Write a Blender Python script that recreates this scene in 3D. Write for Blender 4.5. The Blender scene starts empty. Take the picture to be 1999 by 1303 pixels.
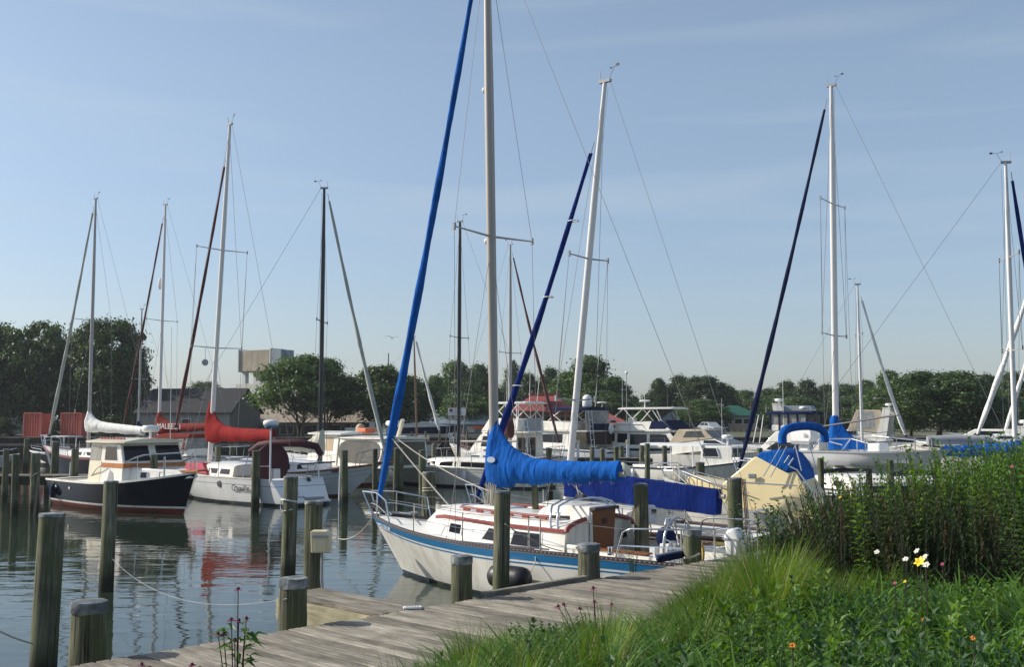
import bpy, math, random
import numpy as np
from mathutils import Vector, Matrix, Euler
R = math.radians
random.seed(7)
rng = np.random.default_rng(11)
SC = bpy.context.scene
COL = SC.collection

# ------------------------------------------------------------------ camera
CAM_Z, FOC, PITCH = 3.3, 2100.0, math.atan(168.5 / 2100.0)
cd = bpy.data.cameras.new("camera"); cam = bpy.data.objects.new("camera", cd); COL.objects.link(cam)
cd.sensor_width = 36.0; cd.lens = 36.0 * FOC / 1999.0
cd.clip_start = 0.1; cd.clip_end = 6000
cam.location = (0, 0, CAM_Z); cam.rotation_euler = (R(90) + PITCH, 0, 0)
SC.camera = cam

# ------------------------------------------------------------------ sky, sun, exposure
SUN_AZ, SUN_EL = R(-80), R(33)          # azimuth measured from +Y towards +X
wd = bpy.data.worlds.new("World"); SC.world = wd; wd.use_nodes = True
nt = wd.node_tree; bg = nt.nodes["Background"]
sky = nt.nodes.new("ShaderNodeTexSky"); sky.sky_type = 'NISHITA'; sky.sun_disc = False
sky.sun_elevation = SUN_EL; sky.sun_rotation = SUN_AZ
sky.air_density = 1.0; sky.dust_density = 1.0; sky.ozone_density = 1.2; sky.altitude = 0
tc = nt.nodes.new("ShaderNodeTexCoord")
mp = nt.nodes.new("ShaderNodeMapping"); mp.inputs['Scale'].default_value = (1.0, 1.0, 11.0); mp.inputs['Rotation'].default_value = (R(7), R(-9), 0)
nz = nt.nodes.new("ShaderNodeTexNoise"); nz.inputs['Scale'].default_value = 2.2; nz.inputs['Detail'].default_value = 7; nz.inputs['Distortion'].default_value = .5
rp = nt.nodes.new("ShaderNodeValToRGB"); rp.color_ramp.elements[0].position = .5; rp.color_ramp.elements[1].position = .8
rp.color_ramp.elements[0].color = (.15, .15, .15, 1); rp.color_ramp.elements[1].color = (.42, .42, .42, 1)
mx = nt.nodes.new("ShaderNodeMixRGB"); mx.inputs[2].default_value = (4.4, 5.05, 5.4, 1)
hz = nt.nodes.new("ShaderNodeMixRGB"); hz.blend_type = 'MULTIPLY'; hz.inputs[0].default_value = 1; hz.inputs[2].default_value = (1.0, 1.0, 1.0, 1)
L_ = nt.links.new
L_(tc.outputs['Generated'], mp.inputs[0]); L_(mp.outputs[0], nz.inputs['Vector']); L_(nz.outputs['Fac'], rp.inputs[0])
L_(rp.outputs[0], mx.inputs[0]); L_(sky.outputs[0], mx.inputs[1]); L_(mx.outputs[0], hz.inputs[1]); L_(hz.outputs[0], bg.inputs[0])
sx_ = nt.nodes.new("ShaderNodeSeparateXYZ"); hr_ = nt.nodes.new("ShaderNodeValToRGB")      # grey blue haze layer low over the whole horizon
hr_.color_ramp.elements[0].position = 0; hr_.color_ramp.elements[0].color = (.75, .78, .91, 1); hr_.color_ramp.elements[1].position = .3; hr_.color_ramp.elements[1].color = (1, 1, 1.0, 1)
L_(tc.outputs['Generated'], sx_.inputs[0]); L_(sx_.outputs[2], hr_.inputs[0]); L_(hr_.outputs[0], hz.inputs[2])
bg.inputs[1].default_value = 0.128
sl = bpy.data.lights.new("sun", 'SUN'); so_ = bpy.data.objects.new("sun", sl); COL.objects.link(so_)
sl.energy = 4.9; sl.angle = R(.6); sl.color = (1, .93, .82)
sdir = Vector((math.sin(SUN_AZ) * math.cos(SUN_EL), math.cos(SUN_AZ) * math.cos(SUN_EL), math.sin(SUN_EL)))
so_.rotation_euler = sdir.to_track_quat('Z', 'Y').to_euler(); so_.location = (-60, 10, 60)
SC.view_settings.view_transform = 'Standard'; SC.view_settings.look = 'None'
SC.view_settings.gamma = 1; SC.view_settings.use_curve_mapping = False; SC.view_settings.exposure = 0.15
SC.cycles.max_bounces = 6; SC.cycles.transparent_max_bounces = 8

# ------------------------------------------------------------------ survey helpers: photo measurement -> place in the world
_cp, _sp = math.cos(PITCH), math.sin(PITCH)
def ray(px, py):
    a, b = (px - 999.5) / FOC, (651.5 - py) / FOC
    return Vector((a, _cp - b * _sp, _sp + b * _cp))
def at(px, py, Y):
    d = ray(px, py); return Vector((0, 0, CAM_Z)) + d * (Y / d.y)
def onz(px, py, z):
    d = ray(px, py); return Vector((0, 0, CAM_Z)) + d * ((z - CAM_Z) / d.z)
def xat(px, Y): return (px - 999.5) / FOC * Y

# ------------------------------------------------------------------ mesh builder
class MB:
    def __init__(s): s.v, s.f, s.m = [], [], []
    def add(s, vs, fs, mi=0):
        o = len(s.v); s.v += [tuple(v) for v in vs]; s.f += [tuple(i + o for i in f) for f in fs]; s.m += [mi] * len(fs); return s
    def box(s, c, sz, rot=None, mi=0):
        h = Vector(sz) * .5; vs = [Vector((x * h.x, y * h.y, z * h.z)) for x in (-1, 1) for y in (-1, 1) for z in (-1, 1)]
        if rot is not None: M = Euler(rot).to_matrix(); vs = [M @ v for v in vs]
        return s.add([v + Vector(c) for v in vs], [(0, 1, 3, 2), (4, 6, 7, 5), (0, 4, 5, 1), (2, 3, 7, 6), (0, 2, 6, 4), (1, 5, 7, 3)], mi)
    def bar(s, p0, p1, w, h, mi=0, up=(0, 0, 1)):
        p0, p1 = Vector(p0), Vector(p1); d = (p1 - p0).normalized(); u = Vector(up)
        if abs(d.dot(u)) > .98: u = Vector((1, 0, 0))
        a = d.cross(u).normalized() * (w / 2); b = a.cross(d).normalized() * (h / 2)
        vs = [p + q for p in (p0, p1) for q in (a + b, a - b, -a - b, -a + b)]
        return s.add(vs, [(0, 1, 2, 3), (7, 6, 5, 4), (0, 4, 5, 1), (1, 5, 6, 2), (2, 6, 7, 3), (3, 7, 4, 0)], mi)
    def loft(s, rings, mi=0, closed=True, c0=True, c1=True):
        n = len(rings[0]); vs = [p for r in rings for p in r]; fs = []
        k = n if closed else n - 1
        for i in range(len(rings) - 1):
            for j in range(k):
                a, b = i * n + j, i * n + (j + 1) % n
                fs.append((a, b, b + n, a + n))
        if closed and c0: fs.append(tuple(range(n - 1, -1, -1)))
        if closed and c1: fs.append(tuple((len(rings) - 1) * n + j for j in range(n)))
        return s.add(vs, fs, mi)
    def tube(s, pts, r, n=6, mi=0, caps=True, closed=False, flat=1.0):
        P = [Vector(p) for p in pts]; m = len(P); rs = r if isinstance(r, (list, tuple)) else [r] * m
        rings = []; a = None
        for i in range(m):
            d = (P[(i + 1) % m] - P[i - 1]) if closed else P[min(i + 1, m - 1)] - P[max(i - 1, 0)]
            d = d.normalized() if d.length > 1e-9 else Vector((0, 0, 1))
            if a is None: a = d.orthogonal()
            a = a - d * a.dot(d)
            a = a.normalized() if a.length > 1e-6 else d.orthogonal().normalized()
            b = d.cross(a)
            rings.append([P[i] + (a * math.cos(t) + b * math.sin(t) * flat) * rs[i] for t in (2 * math.pi * k / n for k in range(n))])
        if closed:
            rings.append(rings[0]); return s.loft(rings, mi, True, False, False)
        return s.loft(rings, mi, True, caps, caps)
    def cyl(s, p0, p1, r0, r1=None, n=10, mi=0): return s.tube([p0, p1], [r0, r0 if r1 is None else r1], n, mi)
    def lathe(s, prof, c=(0, 0, 0), n=16, mi=0, M=None):
        rings = []
        for r, z in prof:
            ring = [Vector((r * math.cos(2 * math.pi * k / n), r * math.sin(2 * math.pi * k / n), z)) for k in range(n)]
            if M is not None: ring = [M @ p for p in ring]
            rings.append([p + Vector(c) for p in ring])
        return s.loft(rings, mi)
    def ellip(s, c, rx, ry, rz, n=12, k=7, mi=0):
        return s.lathe([(math.sin(math.pi * (i + .02) / (k + .04)), -math.cos(math.pi * (i + .02) / (k + .04))) for i in range(k + 1)], c, n, mi, Matrix.Diagonal((rx, ry, rz)))
    def poly(s, pts, off, mi=0):
        P = [Vector(p) for p in pts]; o = Vector(off); n = len(P)
        fs = [tuple(range(n)), tuple(range(2 * n - 1, n - 1, -1))] + [(i, (i + 1) % n, (i + 1) % n + n, i + n) for i in range(n)]
        return s.add(P + [p + o for p in P], fs, mi)
    def prof(s, pts, hw, mi=0):
        """solid with the side profile pts (x, z); hw(x, z) its half width"""
        n = len(pts); a = [(x, hw(x, z), z) for x, z in pts]; b = [(x, -hw(x, z), z) for x, z in pts]
        fs = [tuple(range(n)), tuple(range(2 * n - 1, n - 1, -1))] + [(i, i + n, (i + 1) % n + n, (i + 1) % n) for i in range(n)]
        return s.add(a + b, fs, mi)
    def side(s, pts, hw, sg=1, off=.012, th=.03, mi=0):
        a = [(x, sg * (hw(x, z) + off), z) for x, z in pts]
        return s.poly(a, (0, -sg * th, 0), mi)
    def mesh(s, name, mats, smooth=None):
        me = bpy.data.meshes.new(name); me.from_pydata(s.v, [], s.f)
        for m in (mats if isinstance(mats, (list, tuple)) else [mats]): me.materials.append(m)
        me.polygons.foreach_set("material_index", s.m)
        if smooth is not None:
            me.polygons.foreach_set("use_smooth", [True] * len(s.f)); me.set_sharp_from_angle(angle=R(smooth))
        me.update(); return me
    def build(s, name, mats, parent=None, smooth=None, bevel=0, label=None):
        o = bpy.data.objects.new(name, s.mesh(name, mats, smooth)); COL.objects.link(o)
        if parent is not None: o.parent = parent
        if bevel:
            b = o.modifiers.new("Bevel", 'BEVEL'); b.width = bevel; b.segments = 2; b.limit_method = 'ANGLE'; b.angle_limit = R(35)
        if label: o['label'] = label
        return o
def quads_mesh(name, Q, mats, midx=None):
    """Q: (n, 4, 3) loose quads"""
    n = len(Q); me = bpy.data.meshes.new(name)
    me.vertices.add(n * 4); me.loops.add(n * 4); me.polygons.add(n)
    me.vertices.foreach_set("co", np.asarray(Q, dtype=np.float32).reshape(-1))
    me.loops.foreach_set("vertex_index", np.arange(n * 4, dtype=np.int32))
    me.polygons.foreach_set("loop_start", np.arange(0, n * 4, 4, dtype=np.int32))
    for m in (mats if isinstance(mats, (list, tuple)) else [mats]): me.materials.append(m)
    if midx is not None: me.polygons.foreach_set("material_index", np.asarray(midx, dtype=np.int32))
    me.update(calc_edges=True); me.validate(); return me
def link(name, me, parent=None, loc=(0, 0, 0), rot=(0, 0, 0), sc=(1, 1, 1)):
    o = bpy.data.objects.new(name, me); COL.objects.link(o); o.location = loc; o.rotation_euler = rot; o.scale = sc
    if parent is not None: o.parent = parent
    return o
def tag(o, label=None, cat=None, group=None, kind=None):
    if label: o['label'] = label
    if cat: o['category'] = cat
    if group: o['group'] = group
    if kind: o['kind'] = kind
    return o
def empty(name, label, cat, loc=(0, 0, 0), rz=0, group=None):
    o = bpy.data.objects.new(name, None); COL.objects.link(o); o.location = loc; o.rotation_euler = (0, 0, rz); o.empty_display_size = .2
    return tag(o, label, cat, group)
def copy_thing(root, loc=None, rz=None, label=None, group=None, sc=None):
    c = root.copy(); COL.objects.link(c)
    if loc is not None: c.location = loc
    if rz is not None: c.rotation_euler = (c.rotation_euler.x, c.rotation_euler.y, rz)
    if sc is not None: c.scale = sc if isinstance(sc, tuple) else (sc, sc, sc)
    if label: c['label'] = label
    if group: c['group'] = group
    for ch in list(root.children):
        d = ch.copy(); COL.objects.link(d); d.parent = c
        for g in list(ch.children):
            e = g.copy(); COL.objects.link(e); e.parent = d
    return c

# ------------------------------------------------------------------ materials
def nodes(name):
    m = bpy.data.materials.new(name); m.use_nodes = True; t = m.node_tree
    return m, t, t.nodes["Principled BSDF"]
def mat(name, col, rough=.5, metal=0, var=0, vs=3.0, st=(1, 1, 1), bump=0, bs=40, bst=None, rnd=0, coat=0, spec=.5, dirt=None, dirt_amt=.5, dirt_s=2.0, dirt_st=(1, 1, .25), dist=.01, sheen=0):
    m, t, b = nodes(name); N, K = t.nodes.new, t.links.new
    b.inputs['Roughness'].default_value = rough; b.inputs['Metallic'].default_value = metal
    b.inputs['Specular IOR Level'].default_value = spec; b.inputs['Coat Weight'].default_value = coat; b.inputs['Coat Roughness'].default_value = .08
    b.inputs['Sheen Weight'].default_value = sheen
    b.inputs['Base Color'].default_value = (*col, 1)
    tcn = N("ShaderNodeTexCoord"); oi = N("ShaderNodeObjectInfo")
    vec = tcn.outputs['Object']
    if rnd:
        ad = N("ShaderNodeVectorMath"); ad.operation = 'ADD'; sc = N("ShaderNodeVectorMath"); sc.operation = 'SCALE'; cb = N("ShaderNodeCombineXYZ")
        K(oi.outputs['Random'], cb.inputs[0]); K(oi.outputs['Random'], cb.inputs[1]); K(oi.outputs['Random'], cb.inputs[2])
        K(cb.outputs[0], sc.inputs[0]); sc.inputs['Scale'].default_value = 37.0; K(vec, ad.inputs[0]); K(sc.outputs[0], ad.inputs[1]); vec = ad.outputs[0]
    def noise(scale, stretch, det=5):
        mpn = N("ShaderNodeMapping"); mpn.inputs['Scale'].default_value = stretch; n = N("ShaderNodeTexNoise"); n.inputs['Scale'].default_value = scale; n.inputs['Detail'].default_value = det
        K(vec, mpn.inputs[0]); K(mpn.outputs[0], n.inputs['Vector']); return n
    cur = None
    if var:
        n = noise(vs, st); r = N("ShaderNodeValToRGB"); r.color_ramp.elements[0].position = .3; r.color_ramp.elements[1].position = .7
        r.color_ramp.elements[0].color = (*[max(0, c * (1 - var)) for c in col], 1); r.color_ramp.elements[1].color = (*[min(1, c * (1 + var)) for c in col], 1)
        K(n.outputs['Fac'], r.inputs[0]); cur = r.outputs[0]
    if dirt:
        n = noise(dirt_s, dirt_st, 6); r = N("ShaderNodeValToRGB"); r.color_ramp.elements[0].position = .48; r.color_ramp.elements[1].position = .72
        r.color_ramp.elements[0].color = (0, 0, 0, 1); r.color_ramp.elements[1].color = (dirt_amt,) * 3 + (1,)
        mxx = N("ShaderNodeMixRGB"); K(n.outputs['Fac'], r.inputs[0]); K(r.outputs[0], mxx.inputs[0]); mxx.inputs[1].default_value = (*col, 1); mxx.inputs[2].default_value = (*dirt, 1)
        if cur: K(cur, mxx.inputs[1])
        cur = mxx.outputs[0]
    if rnd:
        mr = N("ShaderNodeMapRange"); mr.inputs['To Min'].default_value = 1 - rnd; mr.inputs['To Max'].default_value = 1 + rnd; K(oi.outputs['Random'], mr.inputs['Value'])
        mm = N("ShaderNodeMixRGB"); mm.blend_type = 'MULTIPLY'; mm.inputs[0].default_value = 1; mm.inputs[1].default_value = (*col, 1)
        if cur: K(cur, mm.inputs[1])
        K(mr.outputs[0], mm.inputs[2]); cur = mm.outputs[0]
    if cur: K(cur, b.inputs['Base Color'])
    if bump:
        n = noise(bs, bst or st, 4); bp = N("ShaderNodeBump"); bp.inputs['Strength'].default_value = bump; bp.inputs['Distance'].default_value = dist
        K(n.outputs['Fac'], bp.inputs['Height']); K(bp.outputs[0], b.inputs['Normal'])
    return m
def leaf_mat(name, col, tip, trans=.35, rough=.5):
    m, t, b = nodes(name); N, K = t.nodes.new, t.links.new
    g = N("ShaderNodeNewGeometry"); oi = N("ShaderNodeObjectInfo"); mxx = N("ShaderNodeMixRGB"); mxx.inputs[1].default_value = (*col, 1); mxx.inputs[2].default_value = (*tip, 1)
    K(g.outputs['Random Per Island'], mxx.inputs[0])
    mr = N("ShaderNodeMapRange"); mr.inputs['To Min'].default_value = .8; mr.inputs['To Max'].default_value = 1.25; K(oi.outputs['Random'], mr.inputs['Value'])
    mm = N("ShaderNodeMixRGB"); mm.blend_type = 'MULTIPLY'; mm.inputs[0].default_value = 1; K(mxx.outputs[0], mm.inputs[1]); K(mr.outputs[0], mm.inputs[2])
    K(mm.outputs[0], b.inputs['Base Color']); b.inputs['Roughness'].default_value = rough; b.inputs['Specular IOR Level'].default_value = .35
    tr = N("ShaderNodeBsdfTranslucent"); hs = N("ShaderNodeMixRGB"); hs.blend_type = 'MULTIPLY'; hs.inputs[0].default_value = 1; hs.inputs[2].default_value = (1.3, 1.35, .5, 1)
    K(mm.outputs[0], hs.inputs[1]); K(hs.outputs[0], tr.inputs[0])
    ms = N("ShaderNodeMixShader"); ms.inputs[0].default_value = trans; K(b.outputs[0], ms.inputs[1]); K(tr.outputs[0], ms.inputs[2])
    K(ms.outputs[0], t.nodes['Material Output'].inputs[0]); return m
M = {}
M['gel'] = mat('white_gelcoat', (.8, .775, .71), .28, var=.05, vs=1.2, coat=.3, dirt=(.46, .39, .27), dirt_amt=.5, dirt_s=2.2, dirt_st=(2.2, 2.2, .22))
M['gelcool'] = mat('cool_white_gelcoat', (.76, .77, .78), .3, var=.05, vs=1.2, coat=.2, dirt=(.5, .5, .47), dirt_amt=.3, dirt_s=1.3, dirt_st=(1.6, 1.6, .35))
M['cream'] = mat('cream_gelcoat', (.72, .66, .5), .3, var=.05, vs=1, coat=.2, dirt=(.5, .45, .3), dirt_amt=.3)
M['deck'] = mat('deck_gelcoat', (.72, .71, .66), .55, var=.07, vs=3, dirt=(.5, .48, .42), dirt_amt=.4, dirt_st=(1, 1, 1), bump=.15, bs=160, dist=.004)
M['yellow'] = mat('pale_yellow_gelcoat', (.76, .63, .35), .33, var=.05, vs=1, coat=.2, dirt=(.55, .43, .2), dirt_amt=.3)
M['ochre'] = mat('ochre_yellow_hull', (.6, .47, .17), .4, var=.1, vs=1.2, dirt=(.3, .24, .1), dirt_amt=.5)
M['navy'] = mat('navy_hull_paint', (.005, .006, .016), .15, coat=.2, spec=.4, var=.3, vs=1)
M['redbot'] = mat('red_bottom_paint', (.14, .02, .015), .6, var=.2)
M['darkbot'] = mat('dark_blue_bottom_paint', (.02, .03, .06), .6, var=.3, vs=4, dirt=(.1, .11, .06), dirt_amt=.7)
M['stripe'] = mat('blue_stripe_paint', (.02, .17, .38), .3, var=.08, coat=.2)
M['toerail'] = mat('dark_rail', (.05, .035, .045), .5, var=.2)
M['teak'] = mat('varnished_wood', (.22, .075, .02), .4, var=.3, vs=6, st=(8, 8, 1), bump=.1, coat=.2)
M['door'] = mat('brown_door_wood', (.2, .07, .022), .45, var=.2, vs=5, st=(1, 8, 1), coat=.2)
M['redwood'] = mat('faded_red_trim', (.27, .06, .05), .5, var=.18, vs=8)
M['orange'] = mat('orange_teak_band', (.42, .14, .03), .4, var=.15, vs=6)
M['win'] = mat('dark_glass', (.01, .011, .016), .1, spec=.35)
M['tanwin'] = mat('tan_window_cover', (.42, .31, .2), .6, var=.1)
M['chrome'] = mat('stainless', (.62, .63, .65), .18, metal=1)
M['alu'] = mat('mast_aluminium', (.36, .335, .305), .5, metal=.25, var=.06, vs=2, st=(1, 1, .3))
M['silver'] = mat('silver_mast', (.4, .39, .375), .45, metal=.3, var=.08, vs=2, st=(1, 1, .3))
M['whitemast'] = mat('white_mast', (.74, .72, .7), .35, var=.05, vs=1, st=(1, 1, .3))
M['blackmast'] = mat('black_mast', (.018, .018, .022), .35, var=.2)
M['brownmast'] = mat('wood_mast', (.22, .11, .06), .5, var=.2)
M['wire'] = mat('rigging_wire', (.15, .15, .16), .6)
M['blue'] = mat('bright_blue_canvas', (.004, .085, .35), .85, spec=.12, var=.26, vs=2.2, bump=.7, bs=7, bst=(2.2, 1.2, .6), dist=.05)
M['dblue'] = mat('royal_blue_canvas', (.004, .018, .135), .88, spec=.1, var=.2, vs=2.5, bump=.9, bs=9, bst=(1.2, 1, .6), dist=.03)
M['nblue'] = mat('navy_canvas', (.006, .012, .05), .85, spec=.15, var=.2, bump=.3, bs=12, dist=.02)
M['red'] = mat('red_canvas', (.23, .014, .014), .85, spec=.12, var=.15, vs=3, bump=.5, bs=12, bst=(1.4, 1.4, .7), dist=.03)
M['rust'] = mat('rust_red_canvas', (.19, .03, .022), .85, spec=.12, var=.15, vs=3, bump=.5, bs=12, dist=.03)
M['maroon'] = mat('maroon_canvas', (.055, .006, .014), .75, var=.2, bump=.3, bs=12, dist=.02)
M['dred'] = mat('dark_red_sail', (.075, .02, .018), .8, var=.25, vs=6, bump=.4, bs=8, dist=.02)
M['white'] = mat('white_canvas', (.72, .71, .68), .8, var=.08, vs=5, bump=.8, bs=9, dist=.05)
M['greyc'] = mat('grey_green_canvas', (.38, .4, .36), .85, var=.1, vs=3, bump=.6, bs=9, dist=.03)
M['creamc'] = mat('cream_canvas', (.55, .53, .42), .85, var=.1, vs=3, bump=.6, bs=9, dist=.03)
M['tan'] = mat('tan_canvas', (.4, .34, .25), .85, var=.12, vs=2, bump=.4, bs=8, dist=.02)
M['vinyl'] = mat('clear_vinyl', (.25, .25, .24), .15, var=.3, vs=3, spec=.6)
M['smoke'] = mat('smoked_vinyl', (.05, .045, .035), .12, var=.5, vs=2, spec=.6)
M['rubber'] = mat('black_rubber', (.012, .012, .014), .45, var=.2)
M['plastic'] = mat('white_plastic', (.72, .72, .72), .35, var=.04)
M['grey'] = mat('grey_plastic', (.3, .31, .33), .4, var=.1)
M['ivory'] = mat('ivory_box', (.62, .54, .36), .45, var=.05, vs=4)
M['rope'] = mat('rope', (.5, .46, .38), .9, var=.2, vs=20)
M['yrope'] = mat('yellow_hose', (.55, .38, .08), .6, var=.15, vs=20)
M['orangep'] = mat('orange_plastic', (.6, .12, .03), .5, var=.1)
M['ink'] = mat('dark_lettering', (.05, .045, .06), .6)
M['pale'] = mat('pale_lettering', (.62, .66, .72), .6)
M['wink'] = mat('white_lettering', (.7, .68, .66), .7)
# wood of dock, piles
def wood_mat(name, a, b, c, grain=(1, 14, 14), scale=3.0, rnd=.2, wet=False, green=None, bump=.5, crack=False):
    m, t, bs = nodes(name); N, K = t.nodes.new, t.links.new
    tcn = N("ShaderNodeTexCoord"); oi = N("ShaderNodeObjectInfo"); ad = N("ShaderNodeVectorMath"); ad.operation = 'MULTIPLY_ADD'
    ad.inputs[1].default_value = (1, 1, 1); cb = N("ShaderNodeCombineXYZ"); ml = N("ShaderNodeMath"); ml.operation = 'MULTIPLY'; ml.inputs[1].default_value = 53
    K(oi.outputs['Random'], ml.inputs[0]); [K(ml.outputs[0], cb.inputs[i]) for i in range(3)]
    K(tcn.outputs['Object'], ad.inputs[0]); K(cb.outputs[0], ad.inputs[2])
    mpn = N("ShaderNodeMapping"); mpn.inputs['Scale'].default_value = grain; K(ad.outputs[0], mpn.inputs[0])
    n1 = N("ShaderNodeTexNoise"); n1.inputs['Scale'].default_value = scale; n1.inputs['Detail'].default_value = 8; n1.inputs['Roughness'].default_value = .65; n1.inputs['Distortion'].default_value = .6; K(mpn.outputs[0], n1.inputs['Vector'])
    r = N("ShaderNodeValToRGB"); e = r.color_ramp.elements; e[0].position = .28; e[0].color = (*a, 1); e[1].position = .72; e[1].color = (*c, 1)
    k = e.new(.48); k.color = (*b, 1); K(n1.outputs['Fac'], r.inputs[0]); cur = r.outputs[0]
    n2 = N("ShaderNodeTexNoise"); n2.inputs['Scale'].default_value = 1.7; n2.inputs['Detail'].default_value = 5; K(ad.outputs[0], n2.inputs['Vector'])
    r2 = N("ShaderNodeValToRGB"); r2.color_ramp.elements[0].position = .35; r2.color_ramp.elements[1].position = .7; r2.color_ramp.elements[0].color = (.58, .57, .55, 1); r2.color_ramp.elements[1].color = (1.15, 1.13, 1.1, 1)
    K(n2.outputs['Fac'], r2.inputs[0]); mm = N("ShaderNodeMixRGB"); mm.blend_type = 'MULTIPLY'; mm.inputs[0].default_value = 1; K(cur, mm.inputs[1]); K(r2.outputs[0], mm.inputs[2]); cur = mm.outputs[0]
    if crack:   # drying checks along the grain
        mc = N("ShaderNodeMapping"); mc.inputs['Scale'].default_value = (30, 30, .55); nc = N("ShaderNodeTexNoise"); nc.inputs['Scale'].default_value = 1.0; nc.inputs['Detail'].default_value = 3; K(ad.outputs[0], mc.inputs[0]); K(mc.outputs[0], nc.inputs['Vector'])
        rc = N("ShaderNodeValToRGB"); rc.color_ramp.elements[0].position = .36; rc.color_ramp.elements[1].position = .42; rc.color_ramp.elements[0].color = (.2, .2, .2, 1); rc.color_ramp.elements[1].color = (1, 1, 1, 1); K(nc.outputs['Fac'], rc.inputs[0])
        mk = N("ShaderNodeMixRGB"); mk.blend_type = 'MULTIPLY'; mk.inputs[0].default_value = 1; K(cur, mk.inputs[1]); K(rc.outputs[0], mk.inputs[2]); cur = mk.outputs[0]
    if green:
        n3 = N("ShaderNodeTexNoise"); n3.inputs['Scale'].default_value = 2.6; n3.inputs['Detail'].default_value = 6; mp3 = N("ShaderNodeMapping"); mp3.inputs['Scale'].default_value = (1.5, 1.5, .5); K(ad.outputs[0], mp3.inputs[0]); K(mp3.outputs[0], n3.inputs['Vector'])
        r3 = N("ShaderNodeValToRGB"); r3.color_ramp.elements[0].position = .42; r3.color_ramp.elements[1].position = .68; r3.color_ramp.elements[0].color = (0, 0, 0, 1); r3.color_ramp.elements[1].color = (.8, .8, .8, 1)
        K(n3.outputs['Fac'], r3.inputs[0]); mg = N("ShaderNodeMixRGB"); K(r3.outputs[0], mg.inputs[0]); K(cur, mg.inputs[1]); mg.inputs[2].default_value = (*green, 1); cur = mg.outputs[0]
    mr = N("ShaderNodeMapRange"); mr.inputs['To Min'].default_value = 1 - rnd; mr.inputs['To Max'].default_value = 1 + rnd; K(oi.outputs['Random'], mr.inputs['Value'])
    m2 = N("ShaderNodeMixRGB"); m2.blend_type = 'MULTIPLY'; m2.inputs[0].default_value = 1; K(cur, m2.inputs[1]); K(mr.outputs[0], m2.inputs[2]); cur = m2.outputs[0]
    if wet:   # tide mark: weed and wet wood up to ~0.5 m above the water
        g = N("ShaderNodeNewGeometry"); sx = N("ShaderNodeSeparateXYZ"); K(g.outputs['Position'], sx.inputs[0]); aa = N("ShaderNodeMath"); aa.operation = 'MULTIPLY_ADD'; aa.inputs[1].default_value = .35; K(n2.outputs['Fac'], aa.inputs[0]); K(sx.outputs[2], aa.inputs[2])
        m3 = N("ShaderNodeMapRange"); m3.inputs['From Min'].default_value = .45; m3.inputs['From Max'].default_value = .75; m3.inputs['To Min'].default_value = .85; m3.inputs['To Max'].default_value = 0; K(aa.outputs[0], m3.inputs['Value'])
        m4 = N("ShaderNodeMixRGB"); K(m3.outputs[0], m4.inputs[0]); K(cur, m4.inputs[1]); m4.inputs[2].default_value = (.018, .02, .01, 1); cur = m4.outputs[0]
    K(cur, bs.inputs['Base Color']); bs.inputs['Roughness'].default_value = .85; bs.inputs['Specular IOR Level'].default_value = .25
    bp = N("ShaderNodeBump"); bp.inputs['Strength'].default_value = bump; bp.inputs['Distance'].default_value = .012; K(n1.outputs['Fac'], bp.inputs['Height']); K(bp.outputs[0], bs.inputs['Normal'])
    return m
M['plank'] = wood_mat('weathered_plank', (.095, .082, .064), (.275, .25, .208), (.44, .408, .35), (1.2, 18, 18), 2.6, .32, bump=1.0)
M['pier'] = wood_mat('pier_timber', (.09, .075, .06), (.2, .17, .14), (.32, .28, .23), (1.2, 16, 16), 2.4, .2)
M['fascia'] = wood_mat('pale_treated_board', (.24, .22, .14), (.37, .34, .23), (.5, .46, .33), (1.2, 14, 14), 2.2, .1)
M['pile'] = wood_mat('pile_wood', (.035, .036, .022), (.15, .15, .105), (.34, .33, .25), (16, 16, .7), 1.8, .2, bump=1.0, wet=True, green=(.085, .105, .04), crack=True)
M['cap'] = mat('pile_cap_felt', (.085, .1, .11), .75, var=.4, vs=9, dirt=(.5, .5, .47), dirt_amt=.6, dirt_s=7, dirt_st=(1, 1, 1), bump=.6, bs=18, dist=.02, rnd=.2)
M['bulkhead'] = wood_mat('dark_bulkhead_wood', (.02, .017, .013), (.05, .042, .03), (.09, .075, .055), (9, 9, 1), 2, .2, wet=True)
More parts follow.
